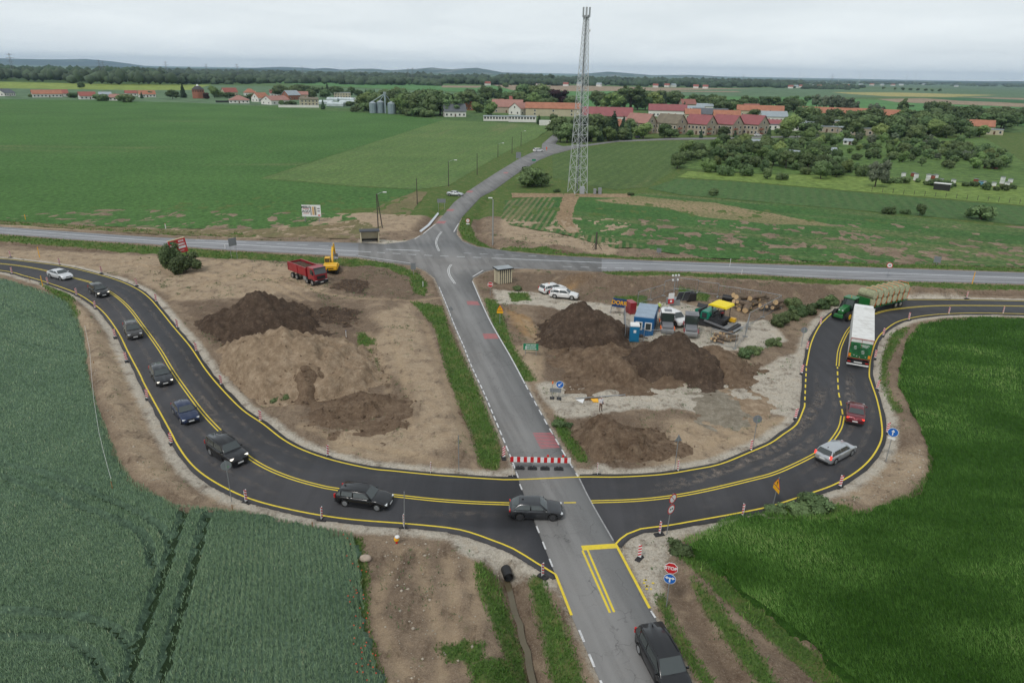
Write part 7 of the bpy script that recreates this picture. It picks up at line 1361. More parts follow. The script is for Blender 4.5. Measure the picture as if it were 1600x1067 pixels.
def billboard2():
    x, y = G(286, 412); s = mpp(286, 412); h = top_z(x, y, 373.5); w = 26*s; hh = 22*s; RB = mat('billboard_red', (.5, .03, .03), .5); r = empty('billboard', (x, y, 0), face(x, y)+.35, 'red advertising board with white lines of lettering standing above the dark green bushes', 'billboard'); r.rotation_euler[1] = -.12
    MB().box((0, 0, h-hh/2), (w, .12, hh)).build('panel', RB, r); MB().box((0, .35, h+.05), (w, .06, .1)).box((0, 0, h+.04), (w, .14, .08)).build('top_rail', mat('cream', (.7, .62, .4), .6), r)
    [MB().tube((q*w*.38, .15, -.3), (q*w*.38, .15, h), .1, .1, 8).build('post', WPOLE, r) for q in (1, -1)]
    MB().box((-w*.3, -.066, h-hh*.16), (w*.22, .012, hh*.14)).build('green_patch', SGRN, r); MB().box((w*.22, -.066, h-hh*.6), (w*.42, .012, hh*.16)).build('white_patch', WREF, r)
    rg = random.Random(4)
    for zz, q0, q1, t in ((.16, .1, .42, .12), (.38, -.42, .44, .13), (.6, -.38, -.06, .08), (.84, -.34, .3, .05)):
        b = MB(); q = q0*w
        while q < q1*w: e = w*rg.uniform(.03, .055); b.box((q, -.066, h-hh*zz), (e, .012, hh*t)); q += e+w*.018
        b.build('print_lines', WREF, r)
billboard2()
# ---- lattice mast
def mast():
    x, y = G(902, 301); Ht = top_z(x, y, 27); r = empty('lattice_mast', (x, y, 0), .45, 'tall grey steel lattice telecom mast with panel antennas at its top', 'mast'); w0, w1 = 2.15, .55; W = lambda z: w0+(w1-w0)*z/Ht; cs = [(1, 1), (-1, 1), (-1, -1), (1, -1)]; GM = mat('mast_steel', (0.55, 0.57, 0.59), .5, metal=.3)
    for c in cs: MB().tube((c[0]*w0, c[1]*w0, -.2), (c[0]*w1, c[1]*w1, Ht), .10, .07, 6).build('leg', GM, r)
    z = 0
    while z < Ht-.5:
        st = min(W(z)*1.75, Ht-z); b = MB()
        for i in range(4):
            a, c = cs[i], cs[(i+1) % 4]; p = lambda q, zz: (q[0]*W(zz), q[1]*W(zz), zz); b.tube(p(a, z), p(c, z+st), .055, .055, 4); b.tube(p(c, z), p(a, z+st), .055, .055, 4); b.tube(p(a, z+st), p(c, z+st), .05, .05, 4)
        b.build('bracing', GM, r); z += st
    MB().box((-.1, 0, Ht/2), (.34, .08, Ht)).build('cable_ladder', mat('cable_dark', (.16, .17, .19), .6), r)
    zt = top_z(x, y, 10.5); AM = mat('antenna_grey', (.36, .38, .4), .5)
    for k in range(6): a = k*math.pi/3; MB().box((1.0*math.cos(a), 1.0*math.sin(a), Ht+(zt-Ht)*.45), (.28, .5, (zt-Ht)*.95), (0, 0, a)).build('antenna', AM, r, bevel=.04)
    for k in range(6): a = k*math.pi/3+.5; MB().box((.6*math.cos(a), .6*math.sin(a), Ht-.2+.3*(k % 2)), (.35, .35, .7), (0, 0, a)).build('radio_unit', AM, r)
    MB().tube((0, 0, Ht), (0, 0, zt+2.0), .05, .02, 6).build('lightning_rod', GM, r); b = MB()
    for k in range(12): a = k*math.pi/6; a2 = a+math.pi/6; b.tube((math.cos(a), math.sin(a), Ht+.4), (math.cos(a2), math.sin(a2), Ht+.4), .04, .04, 4)
    b.build('antenna_ring', GM, r); MB().disc((.9, -.8, Ht*.93), .35, (1, -1, 0), 16, .25).build('dish', WHITE, r)
    for dx, w, h in ((1.2, 1.4, 2.1), (6.5, 1.0, 1.8), (5.0, .8, 1.5)):
        o = MB().box((0, 0, h/2), (w, .9, h)).build('equipment_cabinet', AM if dx < 2 else GALV, loc=(x+dx, y-2.2, 0), bevel=.04); tag(o, {1.2: 'grey equipment cabinet at the foot of the lattice mast', 6.5: 'metal cabinet right of the mast foot, farther one', 5.0: 'smaller metal cabinet between the mast and the farther cabinet'}[dx], 'cabinet')
mast()
# ================================================================== BUILDING SITE
CBL = mat('cabin_blue', (0.01, 0.11, 0.28), .45, dirt=.1); CRF = mat('cabin_roof', srgb(150,166,182), .5, var=.12, vs=1.2)
def cabin():
    x, y = G(1004, 523); r = empty('site_cabin', (x, y, gz(x, y)), face(x, y)-.08, 'blue site cabin with two white-framed windows behind the highest heap', 'site cabin'); W, D, H = 2.75, 6.2, 2.7
    MB().box((0, D/2, H/2), (W, D, H)).build('body', CBL, r, bevel=.04); MB().box((0, D/2, H+.05), (W-.1, D-.1, .1)).build('roof', CRF, r); b = MB(); [b.box((-W/2+.2+.26*k, D/2, H+.12), (.06, D-.2, .05)) for k in range(10)]; b.build('roof_rib', CRF, r)
    for q in (-.62, .66): f = MB().box((q, -.02, 1.5), (.95, .08, 1.15)).build('window', WHITE, r); MB().box((q, -.065, 1.5), (.7, .02, .9)).build('pane', GLASS, f)
cabin()
def toilet():
    x, y = G(990, 533); r = empty('portable_toilet', (x, y, gz(x, y)), face(x, y)+.1, 'small blue portable toilet with a white roof in front of the site cabin', 'portable toilet'); BT = mat('toilet_blue', (0.01, 0.17, 0.34), .5)
    MB().box((0, 0, 1.1), (1.25, 1.2, 2.2)).build('body', BT, r, bevel=.05); MB().box((0, 0, 2.3), (1.35, 1.3, .3), taper=(.85, .85)).build('roof', WHITE, r, bevel=.08); MB().box((0, -.62, 1.5), (.34, .02, .4)).build('door_plate', WREF, r); MB().box((0, -.61, 1.05), (.85, .03, 1.8)).build('door', BT, r)
toilet()
x, y = G(985, 488); MB().box((0, 0, .9), (.9, 1.6, 1.8), taper=(1.15, 1.1)).build('red_container', TRED, loc=(x, y, gz(x, y)), rot=(0, 0, .3), label='red steel container behind the left corner of the site cabin', cat='container')
def banner():
    x, y = G(964, 491); s = mpp(964, 491); h = top_z(x, y, 466.5); w = 21*s; hh = 14*s; r = empty('site_banner', (x, y, 0), face(x, y)+.12, 'blue banner with yellow DORR lettering left of the site cabin', 'banner'); BB = mat('banner_blue', (0.02, 0.06, 0.18), .6)
    r.rotation_euler[1] = .12; MB().box((0, 0, h-hh/2), (w, .04, hh)).build('cloth', BB, r); [MB().tube((q*w*.49, .05, 0), (q*w*.49, .05, h), .05, .05, 6).build('post', GALV, r) for q in (1, -1)]; text_mesh('DORR', hh*.62, SYEL, 'lettering', r, (0, -.025, h-hh*.5), bold=.03)
banner()
FM = mat('fence_wire', (.32, .34, .36), .5, metal=.5)
def fence(P, lab0, n0, hgt=2.0):
    pts = [np.array(G(*p)) for p in P]
    for i in range(len(pts)-1):
        a, c = pts[i], pts[i+1]; L = np.linalg.norm(c-a); r = empty('site_fence', (a[0], a[1], gz(*a)), math.atan2(c[1]-a[1], c[0]-a[0]), lab0 % n0[i], 'site fence', 'temporary fence panels round the site')
        b = MB().path([(0, 0, 0), (0, 0, hgt), (L, 0, hgt), (L, 0, 0)], .04, 6); b.tube((0, 0, .15), (L, 0, .15), .03, .03, 5); b.build('frame', FM, r); b = MB(); k = max(4, int(L/.3)); [b.box((L*j/k, 0, hgt/2), (.008, .008, hgt-.1)) for j in range(1, k)]; [b.box((L/2, 0, .3+.3*j), (L, .008, .008)) for j in range(6)]; b.build('wire_mesh', FM, r); MB().box((0, 0, .06), (.25, .7, .12)).build('foot', CONC, r)
O_ = ['first', 'second', 'third', 'fourth', 'fifth', 'sixth']
fence([(1057,456),(1089,460),(1121,464),(1155,468.5),(1187,473.5),(1218,480)], 'steel fence panel at the back of the site, %s from the solar mast', O_)
fence([(1218,480),(1192,495),(1169,508),(1164,526)], 'steel fence panel at the right of the site, %s from the far corner', O_)
fence([(1164,526),(1148,545),(1110,534)], 'leaning steel fence panel by the lower log pile, %s from the road side', O_)
fence([(1057,456),(1037,462),(1016,469),(996,476)], 'steel fence panel left of the solar mast, %s from it', O_)
fence([(1040,535),(1005,536),(976,532),(975,496)], 'steel fence panel round the toilet, %s from the roller', O_)
def solar():
    x, y = G(1051, 475); r = empty('solar_tower', (x, y, gz(x, y)), face(x, y)+.5, 'camera mast with two tilted solar panels and a red-white notice board', 'solar mast'); h = top_z(x, y, 430); SP = mat('solar_cell', (.015, .025, .05), .15, spec=.9)
    MB().box((0, 0, .5), (1.6, 1.6, 1.0)).build('base_box', GALV, r); MB().tube((0, 0, .5), (0, 0, h), .07, .05, 8).build('pole', GALV, r); MB().box((0, 0, h-.1), (1.2, .08, .08)).box((0, 0, h-.8), (1.1, .08, .08)).build('crossbar', GALV, r)
    for q in (-.5, 0, .5): MB().box((q, -.05, h+.08), (.2, .25, .25)).build('camera', WHITE, r)
    for q in (-.4, .4): MB().box((q, -.05, h-.65), (.22, .25, .22)).build('camera', WHITE, r)
    for q in (.35, 1.45): f = MB().box((q+.2, -1.0, 1.6), (1.02, .05, 1.9), (.45, 0, .0)).build('solar_panel', GALV, r); MB().box((q+.2, -1.03, 1.6), (.92, .05, 1.8), (.45, 0, 0)).build('solar_cells', SP, f)
    MB().box((-1.0, -1.2, 1.8), (.95, .05, 1.0)).build('notice_top', WREF, r); MB().box((-1.0, -1.21, 1.0), (.95, .05, .75)).build('notice_bottom', RED, r); MB().disc((-1.0, -1.24, 1.0), .2, (0, 1, 0), 12, .01).build('notice_emblem', WREF, r)
solar()
x, y = G(1078, 470); r = empty('black_tank', (x, y, gz(x, y)), .2, 'black plastic tank beside the solar mast', 'tank'); MB().box((0, 0, .75), (1.5, 1.3, 1.3)).build('body', TRIM, r, bevel=.1); MB().tube((0, 0, 1.4), (0, 0, 1.52), .3, .3, 12).build('lid', BLK, r)
a, c = G(1129, 468), G(1147, 471); b = MB(); pipe(b, (0, 0, .5), (c[0]-a[0], c[1]-a[1], .5), .5, wall=.06); b.build('drain_pipe', BLK, loc=(a[0], a[1], gz(*a)), label='thick black drain pipe lying beside the upper log pile', cat='pipe')
BK = mat('log_bark', srgb(112,96,80), .95, var=.3, vs=3, bump=.5, rnd=.15); LE = mat('log_end', srgb(196,166,126), .9, var=.1)
def log(u, v, z, L, R, rz, tilt, label, grp):
    x, y = G(u, v); o = link('log', MB().tube((-L/2, 0, 0), (L/2, 0, 0), R, R*.85, 12).mesh('log', BK), None, (x, y, z), (0, tilt, rz)); link('log_end', MB().tube((-L/2-.01, 0, 0), (-L/2+.0, 0, 0), R*.93, R*.93, 12).mesh('log_end', LE), o); link('log_end', MB().tube((L/2, 0, 0), (L/2+.01, 0, 0), R*.78, R*.78, 12).mesh('log_end', LE), o); tag(o, label, 'log', grp)
rg = random.Random(5)
for i in range(20):
    log(1152+rg.uniform(0, 64), 477+rg.uniform(-5, 7), .35+(i % 3)*.42, rg.uniform(2.0, 3.8), rg.uniform(.22, .45), rg.uniform(.3, 1.3), rg.uniform(-.15, .25), 'bark-covered log in the upper pile behind the paver', 'logs of the upper pile')
for i in range(15):
    log(1112+rg.uniform(0, 34), 530+rg.uniform(-4, 5), .2+(i % 3)*.25, rg.uniform(.9, 1.9), rg.uniform(.13, .25), rg.uniform(-.8, 1.2), rg.uniform(-.2, .3), 'short log in the lower pile below the paver', 'logs of the lower pile')
# dark leafy weeds on the banks (countable patches)
for i, (u, v, n, lb) in enumerate([(1218,508,0,'dark leafy weed patch on the bank behind the paver, lowest'),(1232,500,0,'dark leafy weed patch on the bank, second from the site'),(1246,493,0,'dark leafy weed patch on the bank, middle'),(1262,487,0,'dark leafy weed patch on the bank, second from the tractor'),(1282,481,0,'dark leafy weed patch on the bank nearest the tractor'),(1296,476,0,'small leafy weed patch behind the tractor'),(1165,556,1,'leafy weed patch at the foot of the right heap'),(1178,549,1,'leafy weed patch between the log pile and the haul track'),(1208,538,1,'small leafy weed patch above the haul track'),(1240,478,0,'leafy weed patch on top of the bank left of the tractor')]):
    x, y = G(u, v); h = 1.5 if n == 0 else 1.15; o = empty('weed_patch', (x, y, gz(x, y)-.25), rg.uniform(0, 6), lb, 'weeds', 'leafy weed patches'); o.scale = (h*1.6, h*1.5, h*1.35); link('foliage', TM['darkbush' if i % 3 else 'bush'][0], o)
for i, (u, v, s_, lb) in enumerate([(434,625,1.0,'small grey-green weed tuft at the foot of the light heap'),(445,622,1.3,'larger grey-green weed tuft below the light heap'),(398,598,.8,'weed tuft left of the pale patch on the light heap'),(1275,795,1.6,'leafy weed clump by the outer kerb with pale flowers'),(1250,800,1.2,'weed clump left of the flowering one'),(1210,800,1.0,'weed clump beside the yellow warning sign'),(985,305,1.2,'pale weed clump at the foot of the mast, right end'),(870,300,1.3,'pale weed clump left of the mast'),(935,301,1.2,'pale weed clump right of the mast'),(1060,858,1.1,'weed clump at the tip of the barley field'),(872,664,.8,'small bush at the top of the grass beside the closed road'),(887,664,.6,'smaller bush right of it beside the closed road'),(808,452,1.0,'weeds behind the striped shelter')]):
    x, y = G(u, v); o = empty('weed_clump', (x, y, gz(x, y)-.15), rg.uniform(0, 6), lb, 'weeds'); o.scale = (s_*1.5, s_*1.4, s_); link('foliage', TM['darkbush' if i % 2 else 'bush'][0], o)
# flat sign lying on the gravel, manhole
def lying():
    x, y = G(935, 622); r = empty('dismantled_sign', (x, y, gz(x, y)+.05), .12, 'dismantled yellow warning sign and its long pole lying on the pale gravel', 'road sign'); MB().tube((-2.6, 0, .1), (3.2, .5, .1), .06, .06, 6).build('post', GALV, r); MB().prism([(-.9, -.1), (-.1, -.1), (-.2, -1.0), (-.8, -.9)], 'z', .03, .06).build('yellow_plate', SYEL, r); MB().prism([(-2.6, -.2), (-1.6, -.1), (-2.0, -1.1)], 'z', .03, .06).build('triangle_plate', WREF, r)
lying()
# ================================================================== PEOPLE
SKIN = mat('skin', (0.42, 0.24, 0.17), .6)
def person(u, v, label, top, legs, hair, face_cam=True, yaw=0.0, arms='front', extras=None, h=1.78):
    x, y = G(u, v); root = empty('person', (x, y, gz(x, y)), face(x, y)+yaw, label, 'person'); k = h/1.78
    J = {'pel': (0, 0, .95, .13), 'sp': (0, 0, 1.15, .125), 'ch': (0, 0, 1.36, .15), 'nk': (0, 0, 1.5, .06), 'hd': (0, -.02, 1.62, .095), 'tp': (0, -.01, 1.72, .08)}
    for s, n in ((1, 'l'), (-1, 'r')):
        J.update({n+'hip': (s*.1, 0, .9, .095), n+'kn': (s*.12, -.02, .49, .062), n+'an': (s*.13, .02, .09, .042), n+'to': (s*.14, -.16, .04, .04), n+'sh': (s*.2, 0, 1.42, .065)})
        J.update({n+'el': (s*.26, -.02, 1.14, .045), n+'wr': (s*.2, -.24, 1.08, .032), n+'ha': (s*.14, -.31, 1.1, .035)} if arms == 'front' else {n+'el': (s*.27, .03, 1.13, .045), n+'wr': (s*.28, -.06, .9, .032), n+'ha': (s*.28, -.09, .8, .035)})
    names = list(J); E = [('pel', 'sp'), ('sp', 'ch'), ('ch', 'nk'), ('nk', 'hd'), ('hd', 'tp')]
    for n in 'lr': E += [('pel', n+'hip'), (n+'hip', n+'kn'), (n+'kn', n+'an'), (n+'an', n+'to'), ('ch', n+'sh'), (n+'sh', n+'el'), (n+'el', n+'wr'), (n+'wr', n+'ha')]
    me = bpy.data.meshes.new('skel'); me.from_pydata([J[n][:3] for n in names], [(names.index(a), names.index(c)) for a, c in E], []); o = bpy.data.objects.new('tmp', me); COL.objects.link(o)
    md = o.modifiers.new('s', 'SKIN'); 
    for i, n in enumerate(names): me.skin_vertices[0].data[i].radius = (J[n][3], J[n][3]); me.skin_vertices[0].data[i].use_root = (i == 0)
    sb = o.modifiers.new('d', 'SUBSURF'); sb.levels = 2; sb.render_levels = 2; bpy.context.view_layer.update(); bm = bpy.data.meshes.new_from_object(o.evaluated_get(bpy.context.evaluated_depsgraph_get())); bpy.data.objects.remove(o); bm.name = 'body'; bm.materials.clear()
    for m in (SKIN, top, legs, TRIM, hair): bm.materials.append(m)
    for p in bm.polygons:
        c = p.center; z = c.z; mi = 2
        if z < .1: mi = 3
        elif z > 1.49: mi = 4 if (z > 1.66 or c.y > .03) else 0
        elif z > .98 or (abs(c.x) > .2 and z > .72): mi = 1
        if abs(c.x) > .16 and (c.y < -.12 or (arms != 'front' and z < .93)) and z > .7: mi = 0
        p.material_index = mi; p.use_smooth = True
    bo = link('body', bm, root); root.scale = (k, k, k)
    for s in (1, -1):       # fingers and thumb
        n = 'l' if s > 0 else 'r'; hx, hy, hz = J[n+'ha'][:3]; b = MB()
        for q in range(4): b.tube((hx-s*(.02-.013*q), hy, hz-.01), (hx-s*(.03-.02*q), hy-.05, hz-.05-.01*q), .009, .007, 5)
        b.tube((hx-s*.03, hy+.01, hz), (hx-s*.06, hy-.03, hz+.01), .01, .008, 5); b.build('hand', SKIN, root)
    MB().box((0, -.115, 1.6), (.03, .03, .05)).build('nose', SKIN, root)
    if extras: extras(root)
    return root
SH = mat('white_shirt', (.7, .68, .7), .8); TB = mat('brown_trousers', (.13, .07, .045), .85); TD = mat('dark_trousers', (.02, .022, .03), .85); HV = mat('hi_vis_yellow', (.5, .62, .12), .7); HVO = mat('hi_vis_orange', (.9, .12, .02), .7); HR = mat('dark_hair', (.03, .02, .015), .8); GR = mat('grey_hair', (.5, .47, .45), .8); HELM = mat('white_helmet', (.75, .75, .75), .4)
person(938, 645, 'person in white shirt and brown trousers with a dark bag on the gravel', SH, TB, GR, yaw=.6, extras=lambda r: MB().box((.24, .05, .98), (.12, .3, .26)).build('shoulder_bag', TD, r, bevel=.04) and MB().path([(.2, .08, 1.1), (0, .14, 1.35), (-.14, .02, 1.5)], .015, 5).build('bag_strap', TD, r))
person(1029.5, 488, 'person in dark clothes and a yellow-green vest near the white van', HV, TD, HELM, yaw=2.6, arms='down')
person(854, 235.5, 'person in an orange high-visibility suit beside the white service van', HVO, HVO, HR, yaw=.5, arms='down', h=1.9)
# ================================================================== VILLAGE
RT = {'red': mat('roof_red', srgb(146,84,74), .7, var=.12, vs=.4), 'pink': mat('roof_pink', srgb(156,114,104), .7, var=.1, vs=.4), 'orange': mat('roof_orange', srgb(162,108,84), .7, var=.15, vs=.3), 'crim': mat('roof_crimson', srgb(142,82,84), .6, var=.1, vs=.4), 'grey': mat('roof_grey', srgb(92,96,102), .7, var=.12, vs=.4), 'moss': mat('roof_moss', srgb(116,108,92), .8, var=.2, vs=.4), 'lgrey': mat('roof_light_grey', srgb(150,160,166), .5, var=.08, vs=.4), 'brown': mat('roof_brown', srgb(140,92,82), .7, var=.1, vs=.4)}
WL = {'white': mat('render_white', srgb(222,220,214), .8, var=.06, vs=.3), 'cream': mat('render_cream', srgb(186,176,150), .8, var=.08, vs=.3), 'beige': mat('render_beige', srgb(172,160,142), .8, var=.08, vs=.3), 'brick': mat('brick_wall', srgb(150,96,76), .85, var=.15, vs=.5), 'grey': mat('render_grey', srgb(160,160,156), .8, var=.08, vs=.3)}
WIN = MB().box((0, 0, 0), (1.2, .1, 1.4)).mesh('window', mat('window_dark', (.03, .035, .04), .15)); CHIM = MB().box((0, 0, .5), (.7, .7, 1.6)).mesh('chimney', WL['brick']); DOORM = MB().box((0, 0, 0), (1.1, .1, 2.1)).mesh('door', mat('door_brown', (.1, .05, .03), .6))
WFR = MB().box((0, 0, 0), (1.5, .06, 1.7)).mesh('window_frame', WHITE)
def house(name, u, v, L, W, Hw, Hr, rot, roof, wall, label, hip=False, wins=None, group=None, cat='house', chim=1, over=.5, flat=False, rows=1, blx=0):
    x, y = G(u, v); r = empty(name, (x, y, 0), face(x, y)+rot, label, cat, group)
    MB().box((0, 0, Hw/2-.2), (L, W, Hw+.4)).build('wall', WL[wall], r)
    if flat: MB().box((0, 0, Hw+.15), (L+.5, W+.5, .3)).build('roof', RT[roof], r)
    else:
        l, w = L/2+over, W/2+over; z0, z1 = Hw-.05, Hw+Hr; e = (W/2 if hip else 0); t = .22
        b = MB()
        vs = [(-l, -w, z0), (l, -w, z0), (l, w, z0), (-l, w, z0), (-l+e+(0 if not hip else over), 0, z1), (l-e-(0 if not hip else over), 0, z1)]; n = 6; vs += [(p[0], p[1], p[2]-t) for p in vs]
        fs = [(0, 1, 5, 4), (2, 3, 4, 5), (6, 10, 11, 7), (8, 11, 10, 9), (0, 6, 7, 1), (2, 8, 9, 3)]
        fs += [(1, 2, 5), (3, 0, 4), (7, 11, 8), (9, 10, 6), (1, 7, 8, 2), (3, 9, 6, 0)] if hip else [(1, 5, 11, 7), (5, 2, 8, 11), (3, 4, 10, 9), (4, 0, 6, 10)]
        b.add(vs, fs); b.build('roof', RT[roof], r)
        if not hip:
            b = MB(); [b.add([(s*L/2, -W/2, Hw-.1), (s*L/2, W/2, Hw-.1), (s*L/2, 0, Hw+Hr-.35)], [(0, 1, 2)]) for s in (1, -1)]; b.build('gable', WL[wall], r)
    for k in range(chim): link('chimney', CHIM, r, ((-.25+.5*k)*L*.6, 0.2, Hw+Hr*.78))
    n = wins if wins is not None else max(2, int(L/3.2))
    for q in range(rows):
        z = 1.5+2.7*q
        for k in range(n):
            if q == 0 and k == n//2: link('door', DOORM, r, (-L/2+L*(k+.5)/n, -W/2-.04, 1.05)); continue
            f = link('window', WFR, r, (-L/2+L*(k+.5)/n, -W/2-.03, z)); link('pane', WIN, f, (0, -.04, 0))
        for s in (1, -1):
            for k in range(2): f = link('window', WFR, r, (s*(L/2+.03), -W/4+W/2*k, z), (0, 0, s*math.pi/2)); link('pane', WIN, f, (0, -.04, 0))
    if not flat and Hr > 3:
        for s in (1, -1): f = link('window', WFR, r, (s*(L/2+.03), 0, Hw+1.0), (0, 0, s*math.pi/2)); link('pane', WIN, f, (0, -.04, 0))
    return r
HS = [('farm_house',8,150,16,12,3.2,4,.9,'grey','white','white house with a dark grey gable roof at the far left edge'),('farm_house',74,152,27,12,3.4,4,.1,'orange','white','long white house with an orange-red roof, second from the left edge'),('farm_house',97,151,12,11,3.2,4,.1,'red','white','red-roofed end of the long white house at the left'),('farm_house',137,155,15,11,3.2,4,.15,'red','white','white house with a muted red roof and two gables left of the rounded bush'),('farm_house',165,152,12,9,3,2.5,0,'lgrey','white','low white house with a pale grey roof behind the rounded bush'),('farm_house',185,157,14,10,3,3,-.3,'pink','white','low pink-roofed house behind the wide rounded bush'),('farm_house',205,150,12,9,3,3,.1,'red','white','small red-roofed house right of the wide bush'),('farm_house',230,152,17,10,3.2,4,.1,'orange','white','orange-roofed house between two dark conifers'),
 ('farm_house',359,150,17,11,4.5,5,.4,'red','cream','tall cream house with a red roof right of the round tower'),('farm_house',374,161,19,17,3,4.2,0,'pink','white','low square white house with a pink hipped roof at the field edge'),('farm_house',391,150,14,10,4,4.5,.2,'orange','white','white house with an orange roof behind the hipped one'),('farm_house',407,159,14,11,4,5,.7,'orange','white','white gabled house with an orange roof and solar panels'),('barn',431,163,22,16,4,4,.65,'pink','white','white farm shed with a pinkish roof and an open gable at the field edge'),('barn',455,156,17,12,5,5,.7,'lgrey','brick','dark barn with a light grey roof'),('farm_house',470,155,17,11,5,3.5,0,'pink','beige','pink-roofed farm building behind the cream block'),('farm_house',483,165,17,11,6,1.6,.1,'moss','cream','cream two-storey house with a low brown roof behind the white wall'),
 ('farm_house',535,153,20,11,6,.5,.05,'lgrey','cream','pale flat-roofed block behind the greenhouses'),('farm_house',430,151,12,9,4,4,.1,'red','white','small dark red roofed house behind the orange-roofed ones'),
 ('farm_house',710,182,17,11,4,5.5,.15,'grey','white','white house with a steep dark grey roof alone at the field edge'),('farm_house',737,172,9,9,5,5,.9,'brown','brick','small brick gable house among the trees'),('barn',793,176,27,14,5,6,-.15,'pink','beige','barn with a large pink roof left of the long orange barn'),('barn',812,179,14,13,5,4.5,.9,'pink','white','white gable end barn with a pinkish roof'),('farm_house',808,162,18,10,4,4,.05,'red','cream','red roof showing behind the pink barn'),('farm_house',777,170,12,9,4,5,.3,'orange','brick','small orange-roofed house left of the pink barn'),('barn',864,181,46,13,6,4.5,.02,'orange','cream','long barn with an orange roof left of the mast'),
 ('row_house',948,192,36,12,5,6,.02,'crim','white','long crimson-roofed house with solar panels right of the mast'),('farm_house',938,198,20,9,3,3,.05,'grey','grey','low grey-roofed annexe in front of the crimson roof'),('farm_house',956,204,12,9,3,4,.6,'orange','beige','small orange roofed house among the conifers'),
 ('farm_house',1042,182,32,10,5,5,.05,'crim','white','crimson-roofed house behind the moss-grey row house'),('farm_house',1073,174,14,12,7,4.5,.3,'brown','beige','tall house with a brown roof behind the row'),('barn',1085,180,16,12,4,4,.4,'lgrey','grey','pale grey-roofed shed behind the row'),('farm_house',1081,186,12,9,4,4,.1,'orange','cream','orange-roofed small house behind the crimson roofs'),('barn',1100,172,17,10,4,2.5,.1,'lgrey','white','white shed with a pale roof between the back trees'),('farm_house',1108,186,28,10,4,4.5,.1,'grey','grey','dark grey-roofed house behind the row'),('farm_house',1134,190,20,11,4,4.5,.1,'orange','beige','orange-brown roofed house behind the row'),('farm_house',1036,168,6,6,3,3,.1,'orange','cream','tiny orange roof among the back trees'),
 ('farm_house',1186,182,40,12,5,4.5,.05,'orange','cream','long orange-roofed house behind the last row house'),('farm_house',1172,180,14,12,5,5,.4,'brown','brick','brown-roofed house left of the long orange one'),('farm_house',1207,190,20,11,4,4,.3,'lgrey','white','grey-roofed white house right of the row'),('farm_house',1206,201,18,10,3,3,.1,'crim','white','low crimson-roofed house right of the last row house'),('garage_block',1228,203,24,8,3,.4,0,'grey','white','white flat-roofed block right of the row, nearer one'),('garage_block',1246,200,12,8,3.4,.4,0,'lgrey','white','small white flat-roofed block beside it'),('garage_block',1286,206,20,9,3.4,.5,.1,'lgrey','beige','beige flat-roofed block among the garden trees'),('garage_block',1275,200,15,9,4,.5,.1,'lgrey','white','white flat-roofed block left of the beige one'),('garage_block',1310,202,12,8,5.5,.5,.1,'lgrey','cream','pale square block in the middle of the garden trees'),('garage_block',1335,210,20,10,4,.5,.1,'lgrey','beige','wide beige flat-roofed block'),('garage_block',1367,208,22,9,5,.6,-.15,'lgrey','cream','cream flat-roofed block with a row of windows'),
 ('barn',1325,187,84,12,5,4.5,-.10,'orange','cream','very long orange-roofed barn at the right of the village'),('barn',1353,188,22,15,4.5,5.2,-.10,'brown','brick','brown-roofed section in front of the long barn'),('farm_house',1528,206,17,10,4,4,.1,'orange','beige','orange-roofed house at the far right'),('farm_house',1483,200,8,7,3,3,.1,'orange','white','tiny orange roof between the big trees at the right'),('farm_house',1552,210,10,7,3,.6,.1,'lgrey','cream','small cream shed at the far right')]
for n, u, v, L, W, Hw, Hr, rot, rf, wl_, lb in HS: house(n, u, v, L, W, Hw, Hr, rot, rf, wl_, lb, hip=('hipped' in lb), cat={'barn': 'barn', 'garage_block': 'building'}.get(n, 'house'), flat=Hr < 1, rows=2 if Hw >= 5.5 else 1, chim=0 if (n == 'barn' or Hr < 1) else 1, wins=3 if n == 'barn' else None)
for i, (u, v, rf) in enumerate([(1000,207.5,'pink'),(1047,208.5,'moss'),(1093,209.5,'crim'),(1134,209.5,'crim'),(1174,209.5,'crim')]):
    house('row_house', u, v, 15.5, 12.0, 6.2, 5.2, -.55, rf, 'beige', ['row house with a salmon roof, leftmost of the terrace', 'row house with a mossy grey-brown roof, second of the terrace', 'crimson-roofed row house, middle of the terrace', 'crimson-roofed row house, second from the right of the terrace', 'crimson-roofed row house, rightmost of the terrace'][i], rows=2, group='row houses along the village road', chim=2, wins=6)
    r = [o for o in COL.objects if o.name.startswith('row_house')][-1]
    for q in (1, 4): MB().box((7.75+.7, -3.0, 0.9+2.5*(q > 1)), (1.2, 3.0, .9)).build('balcony', WL['brick'], r)
# white walls, long low sheds, greenhouses, silos
x, y = G(467, 168); MB().box((0, 0, .9), (36, .4, 2.2)).build('yard_wall', WL['white'], loc=(x, y, 0), rot=(0, 0, face(x, y)-.06), label='long low white wall along the field edge below the cream house', cat='wall')
def shed(u, v, L, W, H, label, dark=True, rot=0.0):
    x, y = G(u, v); r = empty('long_shed', (x, y, 0), face(x, y)+rot, label, 'shed'); MB().box((0, 0, H/2), (L, W, H)).build('wall', WL['white'], r); MB().box((0, 0, H+.1), (L+.6, W+.6, .22)).build('roof', RT['lgrey'], r)
    for k in range(int(L/2.2)): link('window', WIN, r, (-L/2+1.2+2.15*k, -W/2-.05, H-1.0))
shed(780, 189, 23, 9, 3.2, 'left half of the long white shed at the head of the striped field'); shed(816, 190.5, 20, 9, 3.8, 'right half of the long white shed at the head of the striped field')
x, y = G(853, 196); MB().box((0, 0, 1.6), (9, 4, 3.2)).build('white_kiosk', WL['white'], loc=(x, y, 0), rot=(0, 0, .1), label='white kiosk with coloured panels beside the end of the north road', cat='kiosk')
GHM = mat('greenhouse_glass', srgb(186,196,198), .25, var=.2, vs=.3)
